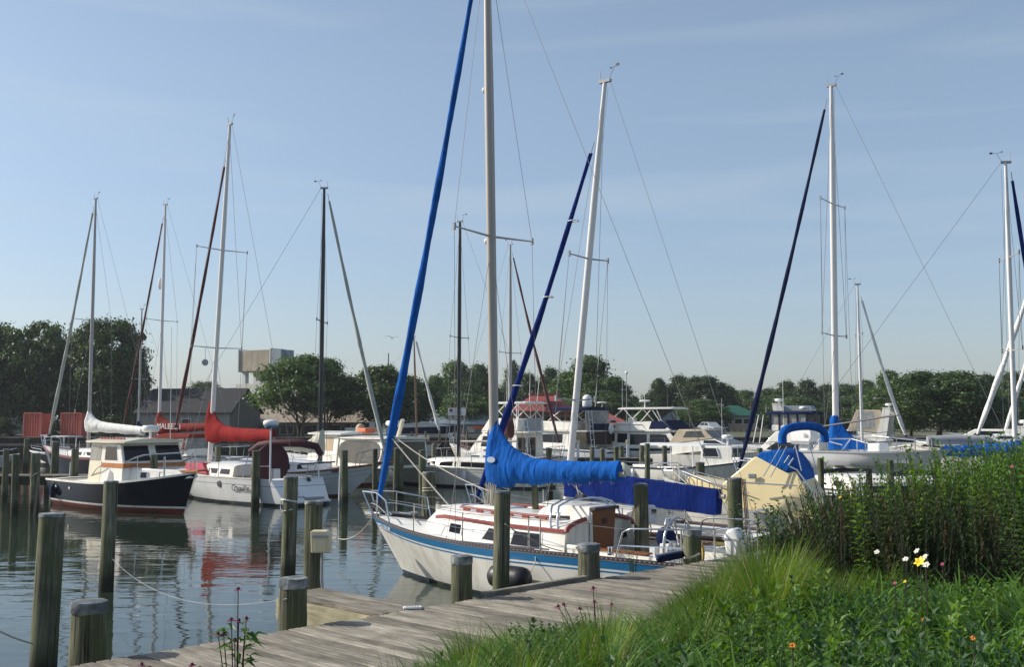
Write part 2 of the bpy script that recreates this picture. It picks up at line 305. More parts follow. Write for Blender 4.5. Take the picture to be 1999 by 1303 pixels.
# ================================================================== SETTING
# water
def water_mat():
    m, t, b = nodes('harbour_water'); N, K = t.nodes.new, t.links.new
    b.inputs['Base Color'].default_value = (.02, .031, .02, 1); b.inputs['Roughness'].default_value = .035; b.inputs['IOR'].default_value = 1.333
    tcn = N("ShaderNodeTexCoord")
    def nz_(scale, det, rot, st=(1, 1, 1), dist=.3):
        mpn = N("ShaderNodeMapping"); mpn.inputs['Rotation'].default_value = (0, 0, R(rot)); mpn.inputs['Scale'].default_value = st
        n = N("ShaderNodeTexNoise"); n.inputs['Scale'].default_value = scale; n.inputs['Detail'].default_value = det; n.inputs['Distortion'].default_value = dist
        K(tcn.outputs['Object'], mpn.inputs[0]); K(mpn.outputs[0], n.inputs['Vector']); return n.outputs['Fac']
    a = nz_(1.0, 1.5, 12, (.7, 1.5, 1)); c = nz_(3.2, 2, -8, (.6, 1.5, 1)); patch = nz_(.09, 2, 0, (1, 1.6, 1))
    pr = N("ShaderNodeMapRange"); pr.inputs['From Min'].default_value = .36; pr.inputs['From Max'].default_value = .64; pr.inputs['To Min'].default_value = .35; pr.inputs['To Max'].default_value = 1.25; K(patch, pr.inputs['Value'])
    m1 = N("ShaderNodeMath"); m1.operation = 'MULTIPLY_ADD'; m1.inputs[1].default_value = .3; K(c, m1.inputs[0]); K(a, m1.inputs[2])
    m2 = N("ShaderNodeMath"); m2.operation = 'MULTIPLY'; K(m1.outputs[0], m2.inputs[0]); K(pr.outputs[0], m2.inputs[1])
    bp = N("ShaderNodeBump"); bp.inputs['Strength'].default_value = 1; bp.inputs['Distance'].default_value = .0145; K(m2.outputs[0], bp.inputs['Height']); K(bp.outputs[0], b.inputs['Normal'])
    return m
tag(MB().add([(-3000, -60, 0), (3000, -60, 0), (3000, 4000, 0), (-3000, 4000, 0)], [(0, 1, 2, 3)]).build('water', water_mat()), 'still grey green harbour water with small ripples', kind='structure')
# far shore: grass and gravel land behind a timber bulkhead
SHORE_Y, LAND = 102.0, 1.5
M['land'] = mat('shore_ground', (.075, .085, .04), .95, var=.35, vs=.15, dirt=(.2, .18, .14), dirt_amt=.8, dirt_s=.06, dirt_st=(1, 1, 1))
b = MB(); nx = 40
for i in range(nx):
    x0, x1 = -1200 + 2400 * i / nx, -1200 + 2400 * (i + 1) / nx
    b.add([(x0, SHORE_Y + .3, LAND), (x1, SHORE_Y + .3, LAND), (x1, 130, LAND + .15), (x0, 130, LAND + .15), (x1, 3500, LAND + .5), (x0, 3500, LAND + .5)], [(0, 1, 2, 3), (3, 2, 4, 5)])
tag(b.build('shore_ground', M['land']), 'grass and gravel shore behind the harbour', kind='structure')
e = empty('bulkhead', 'dark timber bulkhead wall along the far shore', 'sea wall', (0, SHORE_Y, 0))
b = MB()
for i in range(420): b.box((-95 + i * .5, random.uniform(-.03, .03), .72), (.44, .12, 1.85))
b.build('board', M['bulkhead'], e)['kind'] = 'stuff'
b = MB(); b.box((10, -.05, 1.62), (212, .5, .12)); b.box((10, -.13, .95), (212, .14, .22)); b.build('cap_beam', M['pier'], e)

# the near bank, planted ground sloping up from the dock to where the photographer stands
DAZ = R(44); DO = Vector((-3.65, 9.5, 0)); DD = Vector((math.sin(DAZ), math.cos(DAZ), 0)); DN = Vector((math.cos(DAZ), -math.sin(DAZ), 0))
DOCK_Z, DOCK_W = 1.2, 2.35
def tu(t, u, z=0): return DO + DD * t + DN * u + Vector((0, 0, z))
def bank_z(t, u): return 1.12 + .5 * max(0, min(1, (u - DOCK_W) / 5.5)) + .05 * math.sin(t * 1.7 + u) + .04 * math.sin(u * 2.3 - t)
M['soil'] = mat('bank_soil', (.035, .03, .018), .95, var=.4, vs=2, bump=.6, bs=8, dist=.05)
b = MB(); nt_, nu = 40, 24; vs = []
for i in range(nt_ + 1):
    for j in range(nu + 1):
        t, u = -14 + i * 1.1, DOCK_W - .25 + (j / nu) ** 1.3 * 26
        vs.append(tu(t, u, bank_z(t, u) if j else .2))
b.add(vs, [(i * (nu + 1) + j, (i + 1) * (nu + 1) + j, (i + 1) * (nu + 1) + j + 1, i * (nu + 1) + j + 1) for i in range(nt_) for j in range(nu)])
tag(b.build('bank', M['soil'], smooth=60), 'planted earth bank beside the dock', kind='structure')

# ------------------------------------------------------------------ the dock, plank by plank
dock = empty('dock', 'weathered grey plank dock running along the planted bank', 'dock', tu(0, 0), -DAZ)
PW = .142
def plank_mesh(L, w, th, seed, mt):
    r = random.Random(seed); b = MB(); n = 4; rings = []
    for i in range(n + 1):
        x = L * i / n; z = r.uniform(-.003, .003); y = r.uniform(-.002, .002); c = .006
        rings.append([(x, y - w / 2, z - th), (x, y - w / 2, z - c), (x, y - w / 2 + c, z), (x, y + w / 2 - c, z), (x, y + w / 2, z - c), (x, y + w / 2, z - th)])
    return b.loft(rings).mesh('plank', mt)
pv = [plank_mesh(DOCK_W, PW - .02, .04, i, M['plank']) for i in range(5)]
for i in range(125):
    t = -4.0 + i * PW
    link('plank', random.choice(pv), dock, (random.uniform(-.025, .02), t, DOCK_Z + random.uniform(-.004, .004)), (random.uniform(-.002, .002), 0, random.uniform(-.002, .002)), (1, 1, 1))
b = MB()
for u in (.06, .8, 1.6, 2.28): b.box((u, 5, DOCK_Z - .16), (.09, 18, .22))
b.build('stringer', M['pier'], dock)
for k in range(6): MB().box((.02, -2.5 + 3.0 * k, DOCK_Z - .17), (.05, 2.98, .23)).build('fascia_board', M['fascia'], dock)
fl = MB().box((-.05, 5.75, DOCK_Z + .02), (.09, 1.9, .07)).build('bumper_beam', M['plank'], dock, bevel=.01)
# finger pier stub
fp = empty('finger_pier', 'short narrow finger pier stub beside the tall pile with the ivory box', 'pier', tu(3.25, 0), -DAZ)
fpl = plank_mesh(1.95, .15, .04, 77, M['plank'])
for k in range(4): link('plank', fpl, fp, (-1.98, .08 + k * .158, DOCK_Z + random.uniform(-.003, .003)))
MB().box((-1.0, -.02, DOCK_Z - .17), (1.95, .05, .25)).build('fascia_board', M['fascia'], fp)
MB().box((-1.0, .62, DOCK_Z - .17), (1.95, .05, .25)).build('fascia_board', M['fascia'], fp)
MB().box((-1.93, .3, DOCK_Z - .17), (.05, .58, .25)).build('end_board', M['fascia'], fp)
# piers farther out
def pier(name, label, x0, x1, Y, w, z, posts):
    e = empty(name, label, 'pier', ((x0 + x1) / 2, Y, 0)); L = x1 - x0
    pm = plank_mesh(w, .14, .04, 5, M['pier']); n = int(L / .15)
    for i in range(n): link('plank', pm, e, (-L / 2 + .08 + i * .15, 0, z + random.uniform(-.006, .006)), (0, 0, R(90)))
    MB().box((0, -.04, z - .22), (L, .07, .34)).build('side_beam', M['bulkhead'], e)
    MB().box((0, w, z - .22), (L, .07, .34)).build('side_beam', M['bulkhead'], e)
    for i in range(posts):
        x = -L / 2 + .5 + (L - 1) * i / max(1, posts - 1)
        MB().cyl((x, .25, -.6), (x, .25, z - .05), .12, .11, 8).build('post', M['pile'], e)
pier('pier', 'low plank pier behind the stern of the navy lobster boat', xat(-60, 46.5), xat(182, 46.5), 46.5, 1.5, .9, 4)
pier('pier', 'plank pier in front of the sportfishing boats behind the blue sail cover', 2.6, 8.6, 66.2, 1.6, .95, 4)
pier('pier', 'plank pier along the dark bulkhead with posts and litter', -13.5, -2.2, 97, 1.6, 1.35, 6)
pier('pier', 'far plank pier below the flybridge motor yacht', 9.0, 17, 73, 1.5, .95, 4)

# ------------------------------------------------------------------ piles
def pile_mesh(r, h, seed, below=1.2, nm='pile_post'):
    q = random.Random(seed); b = MB(); n = 14; rings = []
    ph = [q.uniform(0, 6) for _ in range(4)]
    for i in range(9):
        z = -below + (h + below) * i / 8; rr = r * (1.06 - .1 * i / 8) * (1 + q.uniform(-.015, .015))
        rings.append([(rr * (1 + .025 * math.sin(3 * a + ph[0]) + .02 * math.sin(5 * a + ph[1] + z)) * math.cos(a), rr * (1 + .025 * math.sin(3 * a + ph[0]) + .02 * math.sin(5 * a + ph[1] + z)) * math.sin(a), z) for a in (2 * math.pi * k / n for k in range(n))])
    return b.loft(rings).mesh(nm, M['pile'], 50)
def cap_mesh(r, seed, skirt=.05):
    q = random.Random(seed); b = MB(); n = 16; rings = []
    for rr, z, jit in ((r * 1.0, -skirt, .014), (r * 1.055, -skirt * .96, .012), (r * 1.06, -.01, .006), (r * 1.03, .012, .004), (r * .55, .02, .002), (.01, .022, 0)):
        rings.append([(rr * (1 + q.uniform(-.02, .02)) * math.cos(a), rr * (1 + q.uniform(-.02, .02)) * math.sin(a), z + q.uniform(-jit, jit)) for a in (2 * math.pi * k / n for k in range(n))])
    return b.loft(rings).mesh('pile_cap', M['cap'], 40)
PM = [pile_mesh(.135, 2.1, i) for i in range(3)]; CM = [cap_mesh(.128, i, .03) for i in range(3)]
SP = [pile_mesh(.145, .5, 20 + i, .35) for i in range(3)]; SCM = [cap_mesh(.142, 30 + i, .085) for i in range(3)]
npile = 0
def pile(px, top, label, w=None, hp=2.1, group='mooring piles standing in the water', cap=True, Y=None):
    """a pile whose top is hp above the water, seen at the measured column"""
    global npile; npile += 1
    p = onz(px, top, hp) if Y is None else at(px, top, Y)
    k = npile % 3; e = empty('mooring_pile', label, 'pile', (p.x, p.y, 0), random.uniform(0, 6), group)
    e.rotation_euler = (random.uniform(-.022, .022), random.uniform(-.022, .022), random.uniform(0, 6))
    s = 1 if w is None else (w * p.y / 2100 / 2) / .128
    o = link('post', PM[k], e, sc=(s, s, p.z / 2.1))
    if cap: link('cap', CM[k], e, (0, 0, p.z), sc=(s, s, 1))
    return e
def short_pile(px, base, h, label, w):
    global npile; npile += 1
    p = onz(px, base, DOCK_Z); k = npile % 3; e = empty('dock_pile', label, 'pile', (p.x, p.y, DOCK_Z), random.uniform(0, 6), 'short capped piles along the dock edge')
    s = (w * p.y / 2100 / 2) / .145
    link('post', SP[k], e, sc=(s, s, h / .5)); link('cap', SCM[k], e, (0, 0, h), sc=(s, s, 1)); return e
short_pile(172, 1276, .45, 'short felt capped dock pile nearest the camera at the near end of the plank dock', 66)
short_pile(572, 1215, .44, 'short capped dock pile beside the finger pier', 54)
short_pile(901, 1166, .47, 'short capped dock pile in front of the cream hull of the blue striped sloop', 41)
short_pile(1150, 1128, .43, 'short capped dock pile in front of the cockpit of the blue striped sloop', 43)
short_pile(1352, 1094, .44, 'short capped dock pile in front of the steering wheel, with a blue fender by it', 35)
G = 'mooring piles standing in the water'
p95 = pile(94, 1005, 'thick dark mooring pile with a felt cap, nearest of the tall piles on the left', 47)
p213 = pile(213, 941, 'tall slim mooring pile holding one end of the sagging rope', 26)
p565 = pile(565, 932, 'mossy mooring pile with a white rope wound round it, in front of the open transom', 27)
p612 = pile(612, 981, 'pile at the end of the finger pier carrying an ivory meter box', 34, Y=13.9)
p977 = pile(977, 961, 'thick pale mooring pile against the blue striped sloop beside the black fender', 31)
p1252 = pile(1252, 946, 'mooring pile carrying a white power box with a yellow hose', 27)
p1437 = pile(1435, 935, 'mooring pile with dark red ropes beside the leafy shrub', 28)
p838 = pile(838, 923, 'mooring pile with a rope bridle behind the bow of the blue striped sloop', 25)
pile(303, 886, 'slim mooring pile in front of the bow of the navy lobster boat', 14)
pile(147, 877, 'slim mooring pile in front of the stern of the navy lobster boat', 14)
pile(70, 886, 'mooring pile with an old plank lashed to it on the left', 17)
pile(500, 881, 'slim mooring pile in front of the name on the white racing sloop', 15)
pile(673, 880, 'slim mooring pile with looped lines in front of the grey hulled ketch', 14)
pile(825, 880, 'mossy slim mooring pile just behind the pile with the rope bridle', 13)
pile(783, 876, 'weathered thin mooring pile in front of the bow of the black masted sloop', 10)
pile(12, 878, 'mooring pile at the left edge of the photo beside the small skiff', 11)
pile(32, 888, 'mooring pile second from the left edge of the photo', 13)
pile(108, 863, 'mooring pile in front of the bow of the dark hulled sailboat', 14)
pile(1073, 876, 'dark mooring pile in front of the sportfishing boat cockpit', 12)
pile(1263, 867, 'green mooring pile in front of the white canopy workboat', 10)
pile(1369, 904, 'stout mooring pile in front of the grey bow of the workboat', 17)
pile(1216, 902, 'mooring pile with a cream fender at the end of the bright blue boom cover', 16)
pile(954, 905, 'mooring pile partly behind the foot of the royal blue furled sail', 10)
pile(1048, 938, 'mooring pile under the bright blue boom cover', 13)
pile(1484, 876, 'mooring pile left of the rolled blue bimini top', 11)
pile(1880, 862, 'mooring pile behind the tall bushes on the right', 12)
farL = 'one of the small far mooring piles between the moored motor boats'
for px, top in ((1155, 874), (1177, 877), (1204, 873), (1213, 871), (1252, 871), (1298, 871), (1340, 869), (733, 877), (773, 876), (812, 868), (848, 867), (938, 862), (425, 872), (453, 870), (560, 868), (590, 868), (648, 868), (690, 870), (52, 858), (240, 866), (265, 868), (1500, 868), (1700, 868), (1730, 866), (1560, 862)):
    pile(px, top, farL, 9 if px > 1100 else 10, hp=2.1 if top > 866 else 2.0, group='far mooring piles', Y=random.uniform(62, 76) if top < 872 else None)

# ------------------------------------------------------------------ trees
M['bark'] = mat('bark', (.07, .055, .04), .9, var=.3, vs=3, st=(1, 1, .2), bump=.5, bs=6, dist=.05)
M['leafd'] = leaf_mat('dark_tree_leaves', (.02, .036, .012), (.045, .072, .02), .25)
M['leafm'] = leaf_mat('mid_tree_leaves', (.035, .07, .018), (.085, .14, .034), .35)
M['leafl'] = leaf_mat('light_tree_leaves', (.055, .1, .024), (.12, .19, .045), .35)
def crown_mesh(seed, n_lobes, per, shape, leaf=.36, H=10., W=10., zb=2.2, mats=None):
    g = np.random.default_rng(seed); Q = []; mi = []
    n_lobes = int(n_lobes * 3.2); per = per / 1.5; leaf = leaf * .64
    for k in range(n_lobes):
        th = g.uniform(0, 2 * np.pi); f = g.uniform(0, 1) ** .8
        z = zb + (H - zb) * f; prof = shape(f); rad = prof * W / 2 * math.sqrt(g.uniform(.15, 1.0)) * g.uniform(.8, 1.08)
        lr = W * g.uniform(.045, .12) * (1.1 - .4 * f)
        c = np.array([rad * math.cos(th), rad * math.sin(th), min(z, H - lr * .3)])
        m = int(per * g.uniform(.5, 1.5)); d = g.normal(size=(m, 3)) * .62
        p = c + d * lr * np.array([1.25, 1.25, .8])
        nrm = d + g.normal(size=(m, 3)) * .6 + np.array([0, 0, .35]); nrm /= np.linalg.norm(nrm, axis=1)[:, None]
        a = np.cross(nrm, g.normal(size=(m, 3))); a /= np.linalg.norm(a, axis=1)[:, None]; bb = np.cross(nrm, a)
        s = (leaf * g.uniform(.45, 1.2, m))[:, None]
        Q.append(np.stack([p - a * s, p - bb * s * .55, p + a * s, p + bb * s * .55], axis=1)); mi += list(g.choice(len(mats), m))
    return quads_mesh('crown', np.concatenate(Q), mats, mi)
def trunk_mesh(seed, H, W, zb, stems=1, r=.22):
    q = random.Random(seed); b = MB()
    for s in range(stems):
        ang = q.uniform(0, 6); ox = .25 * (stems > 1)
        base = Vector((ox * math.cos(ang), ox * math.sin(ang), -.3)); lean = Vector((math.cos(ang), math.sin(ang), 0)) * (q.uniform(.05, .12) if stems == 1 else q.uniform(.2, .4))
        pts = [base + Vector((0, 0, 1)) * (H * .75) * f + lean * H * .6 * f * f + Vector((q.uniform(-.1, .1), q.uniform(-.1, .1), 0)) for f in (0, .12, .25, .4, .6, .8, 1)]
        rr = r / math.sqrt(stems); b.tube(pts, [rr * k for k in (1.5, 1, .85, .7, .5, .3, .12)], 8)
        for k in range(6):
            f = q.uniform(.22, .75); i = int(f * 6); p0 = pts[min(i, 5)].lerp(pts[min(i + 1, 6)], f * 6 - i)
            a2 = q.uniform(0, 6.28); d = Vector((math.cos(a2), math.sin(a2), q.uniform(.5, 1.1))); Ln = W * q.uniform(.2, .38)
            b.tube([p0, p0 + d * Ln * .5, p0 + d * Ln + Vector((0, 0, .3))], [rr * .45, rr * .28, rr * .06], 6)
    return b.mesh('trunk', M['bark'], 60)
def rnd_(f): return max(.12, math.sin(math.pi * min(1, .1 + .86 * f)) ** .55)
def wide_(f): return max(.15, (1 - f ** 2.4) ** .6 * min(1, .7 + f))
def cone_(f): return max(.08, (1 - f) ** .7 * min(1, .5 + 2.5 * f))
def egg_(f): return max(.1, (1 - f ** 2.2) * min(1, .55 + 1.6 * f))
TREES = {
    'dense': [(trunk_mesh(1, 10, 10, 2, 1, .26), crown_mesh(1, 46, 260, rnd_, .33, zb=1.6, mats=[M['leafd'], M['leafd'], M['leafm']])), (trunk_mesh(2, 10, 10, 2, 1, .26), crown_mesh(2, 46, 260, rnd_, .33, zb=1.6, mats=[M['leafd'], M['leafm'], M['leafm']]))],
    'open': [(trunk_mesh(3, 10, 10, 3, 4, .3), crown_mesh(3, 40, 230, wide_, .34, zb=3.4, mats=[M['leafm'], M['leafl'], M['leafm']])), (trunk_mesh(4, 10, 10, 3, 3, .28), crown_mesh(4, 40, 220, wide_, .34, zb=2.8, mats=[M['leafm'], M['leafd'], M['leafl']]))],
    'tall': [(trunk_mesh(5, 10, 10, 2, 1, .24), crown_mesh(5, 40, 230, egg_, .36, zb=1., mats=[M['leafm'], M['leafd']])), (trunk_mesh(6, 10, 10, 2, 2, .26), crown_mesh(6, 40, 230, egg_, .36, zb=1., mats=[M['leafm'], M['leafm'], M['leafl']]))],
    'cone': [(trunk_mesh(7, 10, 8, 1, 1, .22), crown_mesh(7, 40, 220, cone_, .34, zb=.8, mats=[M['leafd'], M['leafm']]))],
}
def tree(px, top, w, Y, label, kind='dense', v=0, group=None, name='tree'):
    h = (at(px, top, Y).z - LAND) * 1.03; w *= 1.22; e = empty(name, label, 'tree', (xat(px, Y), Y, LAND), random.uniform(0, 6.28), group)
    tr, cr = TREES[kind][v % len(TREES[kind])]; s = h / 10.; sw = w * Y / 2100. / 10.
    link('trunk', tr, e, sc=(sw, sw, s)); link('crown', cr, e, sc=(sw * 1.03, sw * 1.03, s)); return e
tree(212, 638, 135, 116, 'big dark tree left of the grey gabled shed', 'dense', 0)
tree(160, 655, 110, 122, 'dark tree between the biggest dark trees on the left', 'dense', 1)
tree(72, 640, 130, 118, 'big dark tree above the left red container', 'dense', 1)
tree(-30, 645, 140, 118, 'big dark tree cut by the left edge of the photo', 'dense', 0)
tree(18, 690, 120, 130, 'dark tree low behind the trees at the left edge', 'tall', 0)
tree(262, 702, 50, 124, 'small dark tree at the right flank of the left grove', 'dense', 0)
tree(405, 752, 80, 190, 'small distant tree above the dark shed roof', 'dense', 0)
tree(590, 704, 152, 108, 'wide open crowned tree with many stems in front of the drawbridge', 'open', 0)
tree(640, 712, 95, 112, 'leafy tree just right of the wide open crowned tree', 'open', 1)
tree(738, 726, 150, 110, 'low spreading tree behind the grey furled foresail', 'open', 1)
tree(800, 742, 90, 116, 'small dark tree behind the blue furled sail', 'dense', 0)
tree(762, 722, 45, 150, 'thin pale tree top behind the low spreading tree', 'tall', 1)
tree(890, 716, 120, 150, 'tall bushy tree behind the black mast', 'tall', 1)
tree(935, 722, 95, 156, 'tall tree just right of the black mast', 'tall', 0)
tree(850, 742, 80, 140, 'rounded tree left of the black mast', 'tall', 1)
tree(905, 775, 130, 128, 'low bright bush tree below the white notice board', 'open', 1)
tree(1000, 712, 60, 170, 'narrow dark tree behind the thick grey mast', 'cone', 0)
tree(1030, 738, 80, 160, 'rounded tree behind the red hip roof, left side', 'tall', 0)
tree(1075, 728, 80, 165, 'dark tree behind the red hip roof, right side', 'tall', 0)
tree(1150, 706, 150, 145, 'big green tree rising behind the white leaning mast', 'tall', 1)
tree(1105, 735, 80, 150, 'green tree to the left of the biggest tree behind the leaning mast', 'tall', 1)
tree(1205, 748, 80, 148, 'smaller green tree to the right of the biggest tree behind the leaning mast', 'tall', 0)
tree(1170, 770, 130, 138, 'light green low tree behind the satellite dome', 'open', 1)
tree(1285, 745, 75, 170, 'dark pine like tree behind the flybridge motor yacht', 'cone', 0)
tree(1325, 742, 85, 172, 'dark tree above the hardtop of the flybridge motor yacht', 'tall', 0)
tree(1375, 742, 100, 168, 'broad dark tree left of the green roofed house', 'dense', 0)
tree(1370, 785, 90, 150, 'low light green tree beside the green roofed house', 'open', 1)
tl = 'one of the mid green trees in the long tree line on the far shore'; tg = 'trees of the far tree line'
for px, top, w, Y, k in ((1250, 790, 90, 185, 'tall'), (1420, 762, 80, 195, 'tall'), (1455, 768, 80, 190, 'tall'), (1500, 765, 90, 195, 'tall'), (1535, 752, 85, 185, 'tall'), (1575, 750, 85, 180, 'tall'), (1612, 758, 80, 190, 'tall'), (1650, 756, 80, 188, 'open'), (1690, 750, 80, 180, 'tall'), (1480, 785, 90, 165, 'open'), (1560, 782, 110, 160, 'open'), (1640, 785, 110, 160, 'tall'), (1700, 790, 90, 155, 'open'), (1880, 742, 90, 165, 'tall'), (1925, 740, 90, 160, 'tall'), (1975, 735, 100, 158, 'tall'), (2030, 735, 100, 158, 'tall'), (1955, 775, 100, 140, 'open')):
    tree(px, top, w, Y, tl, k, random.randint(0, 1), tg)
tree(1735, 733, 95, 150, 'rounded tree behind the white sloping furled sail on the right', 'tall', 1)
tree(1830, 733, 175, 108, 'big dark broad tree behind the cabin cruisers on the right', 'dense', 0)
tree(1775, 742, 90, 114, 'dark tree joining the left side of the big broad tree on the right', 'dense', 1)
tree(1895, 748, 100, 116, 'dark tree joining the right side of the big broad tree on the right', 'dense', 1)
# shrubs under the left trees and between sheds
def shrub(px, top, w, Y, label, v=0, name='shrub'):
    h = at(px, top, Y).z - LAND; e = empty(name, label, 'shrub', (xat(px, Y), Y, LAND), random.uniform(0, 6.28)); sw = w * Y / 21000.
    link('foliage', TREES['tall'][v % 2][1], e, sc=(sw, sw, h / 10.))
shrub(265, 800, 60, 113, 'bright green shrub left of the grey gabled shed', 1); shrub(222, 815, 90, 112, 'green hedge like shrub below the big dark tree on the left', 1)
shrub(170, 820, 60, 116, 'dark shrub right of the ribbed red container', 0); shrub(10, 818, 60, 112, 'dark shrub left of the red containers', 0)
shrub(112, 822, 30, 111, 'dark shrub between the two red containers', 0)
shrub(1240, 812, 60, 122, 'green shrub behind the flybridge motor yacht', 1)

# ------------------------------------------------------------------ buildings
M['siding'] = mat('grey_siding', (.2, .2, .2), .8, var=.1, vs=2)
M['roofd'] = mat('dark_shingle_roof', (.013, .015, .019), .85, var=.25, vs=2, bump=.3, bs=6)
M['rooft'] = mat('tan_roof', (.34, .28, .22), .85, var=.12, vs=1)
M['rroof'] = mat('red_metal_roof', (.3, .07, .06), .6, var=.12, vs=.8)
M['groof'] = mat('green_metal_roof', (.012, .09, .06), .6, var=.12, vs=.8)
M['tanwall'] = mat('tan_wall', (.36, .27, .18), .85, var=.08, vs=1)
M['wallw'] = mat('grey_brown_wall', (.11, .09, .075), .9, var=.2, vs=1)
M['trim'] = mat('pale_trim', (.5, .48, .43), .7)
M['conc'] = mat('stained_concrete', (.34, .29, .225), .9, var=.25, vs=.35, dirt=(.07, .045, .03), dirt_amt=.9, dirt_s=.35, dirt_st=(1.6, 1, .2), bump=.3, bs=2)
M['steel'] = mat('blue_grey_steel', (.2, .25, .29), .6, var=.1, vs=.4)
M['steelw'] = mat('pale_steel', (.5, .52, .52), .6, var=.1, vs=.4)
M['redc'] = mat('red_corrugated_steel', (.48, .1, .07), .65, var=.15, vs=.8, dirt=(.4, .25, .2), dirt_amt=.5)
def gable(name, label, cx, Y, L, W, ze, zr, rz, wall, roof, over=.3):
    """ridge along local x; eaves at ze, ridge at zr (above the land)"""
    e = empty(name, label, 'building', (cx, Y, LAND), rz)
    b = MB(); b.add([(-L / 2, -W / 2, -.2), (L / 2, -W / 2, -.2), (L / 2, W / 2, -.2), (-L / 2, W / 2, -.2), (-L / 2, -W / 2, ze), (L / 2, -W / 2, ze), (L / 2, W / 2, ze), (-L / 2, W / 2, ze), (-L / 2, 0, zr), (L / 2, 0, zr)],
        [(0, 1, 5, 4), (2, 3, 7, 6), (3, 0, 4, 8, 7), (1, 2, 6, 9, 5)]); b.build('wall', wall, e)
    for s in (-1, 1):
        sl_ = (zr - ze) / (W / 2); y1 = s * (W / 2 + over); z1 = ze - over * sl_
        MB().poly([(-L / 2 - over, y1, z1 + .03), (L / 2 + over, y1, z1 + .03), (L / 2 + over, s * .0, zr + .03), (-L / 2 - over, s * .0, zr + .03)], (0, 0, .12)).build('roof', roof, e)
    return e
g = gable('shed', 'grey sided shed with a big dark shingle roof behind the red sail cover', xat(392, 112), 112, 10.2, 7.0, 2.55, 4.9, R(-12), M['siding'], M['roofd'])
for i in range(9): MB().box((-5.13, -3.2 + i * .8, 1.25), (.04, .74, 2.5)).build('siding_panel', M['siding'], g)
for x in (-2.5, .4, 3.1):
    w = MB().box((x, -3.53, 1.4), (1.1, .06, 1.1)).build('window', M['trim'], g); MB().box((x, -3.57, 1.4), (.9, .04, .9)).build('pane', M['win'], w)
g = gable('low_building', 'long low building with a tan roof behind the wide open tree', xat(612, 117), 118, 12.8, 6.5, 1.5, 2.9, R(3), M['wallw'], M['rooft'])
for i in range(5):
    w = MB().box((-5 + i * 2.5, -3.28, .75), (1.5, .06, 1.1)).build('window', M['trim'], g); MB().box((-5 + i * 2.5, -3.32, .75), (1.3, .04, .9)).build('pane', M['win'], w)
g = gable('low_building', 'grey low building with a pale wall right of the dark roofed shed', xat(505, 124), 125, 7, 6, 2.3, 3.9, R(20), M['siding'], M['rooft'])
for i in range(3): MB().box((-2.2 + i * 2.2, -3.03, 1.1), (1, .06, 1.1)).build('window', M['win'], g)
g = gable('cottage', 'pale blue grey cottage under the trees at the left edge', xat(25, 128), 128, 6, 5, 2.6, 4.2, R(-5), M['steel'], M['roofd'])
for i in range(2): MB().box((-1.5 + i * 2.6, -2.53, 1.4), (1, .06, 1.1)).build('window', M['trim'], g)
g = gable('cottage', 'small grey roofed building behind the white notice board', xat(880, 125), 126, 9, 6, 1.3, 2.4, R(4), M['siding'], M['steel'])
for i in range(3): MB().box((-2.6 + i * 2.4, -3.03, .7), (.9, .06, .7)).build('window', M['trim'], g)
# two red corrugated containers
for px, w, lab in ((67, 40, 'plain faded red container under the left trees'), (142, 46, 'ribbed red container right of the faded one')):
    Y = 107; e = empty('shipping_container', lab, 'container', (xat(px, Y), Y, LAND), R(-16)); W = 1.0 * w * Y / 2100; b = MB(); n = int(W / .28)
    pts = []
    for i in range(n):
        x = -W / 2 + W * i / n; q = W / n; pts += [(x, 0), (x + q * .3, 0), (x + q * .45, .08), (x + q * .85, .08)]
    pts.append((W / 2, 0))
    b.loft([[(x, y, z) for x, y in pts] for z in (0.1, 2.4)], closed=False); b.build('ribbed_side', M['redc'], e)
    MB().box((0, .75, 1.25), (W, 1.26, 2.3)).build('body', M['redc'], e); MB().box((0, .02, 2.45), (W + .06, .14, .12)).build('top_rail', M['redc'], e); MB().box((0, .02, .08), (W + .06, .14, .14)).build('bottom_rail', M['redc'], e)
    for s in (-1, 1): MB().box((s * (W / 2), .02, 1.25), (.12, .16, 2.4)).build('corner_post', M['redc'], e)
# bascule drawbridge counterweight and tower
Y = 170; x0, x1 = xat(461, Y), xat(533, Y); zt, zb_ = at(0, 684, Y).z, at(0, 725, Y).z; cx = (x0 + x1) / 2; W = (x1 - x0) * 1.12
e = empty('drawbridge', 'rusty stained drawbridge counterweight on a pale steel tower', 'bridge', (cx, Y, LAND), R(-30))
zt -= LAND; zb_ -= LAND
MB().box((0, 1.5, (zt + zb_) / 2), (W, 3, zt - zb_)).build('counterweight', M['conc'], e, bevel=.05)
for s in (-1, 1): MB().box((s * (W / 2 + .1), 1.4, (zt + zb_) / 2 + .05), (.2, 3.3, zt - zb_ + .3)).build('steel_frame', M['steelw'], e)
MB().poly([(W / 2 + .35, -.2, zb_ - 1.5), (W / 2 + .35, -.2, zt + .1), (W / 2 + 2.2, -.1, zt - .05), (W / 2 + 2.4, -.1, zb_ - 1.5)], (0, 3, 0)).build('side_plate', M['steel'], e)
MB().bar((W / 2 + 2.1, 1, zt - .3), (W / 2 + 6, 1, zt - 4), .5, .5).build('link_arm', M['steel'], e)
for x in (-W / 2 + .35, W / 2 - .3):
    MB().box((x, 1, zb_ / 2), (.7, .8, zb_)).build('tower_leg', M['steelw'], e)
MB().box((.3, 3.0, zb_ / 2), (W * .95, .8, zb_)).build('tower_wall', M['steelw'], e)
MB().box((.6, -.6, zb_ - 3.4), (W, 1.6, .25)).build('platform', M['steelw'], e)
for z in (.55, 1.1): MB().box((.6, -1.35, zb_ - 3.3 + z), (W, .07, .09)).build('railing', M['steelw'], e)
MB().box((.6, -1.35, zb_ - 2.5), (W, .05, .9)).build('railing_panel', M['trim'], e)
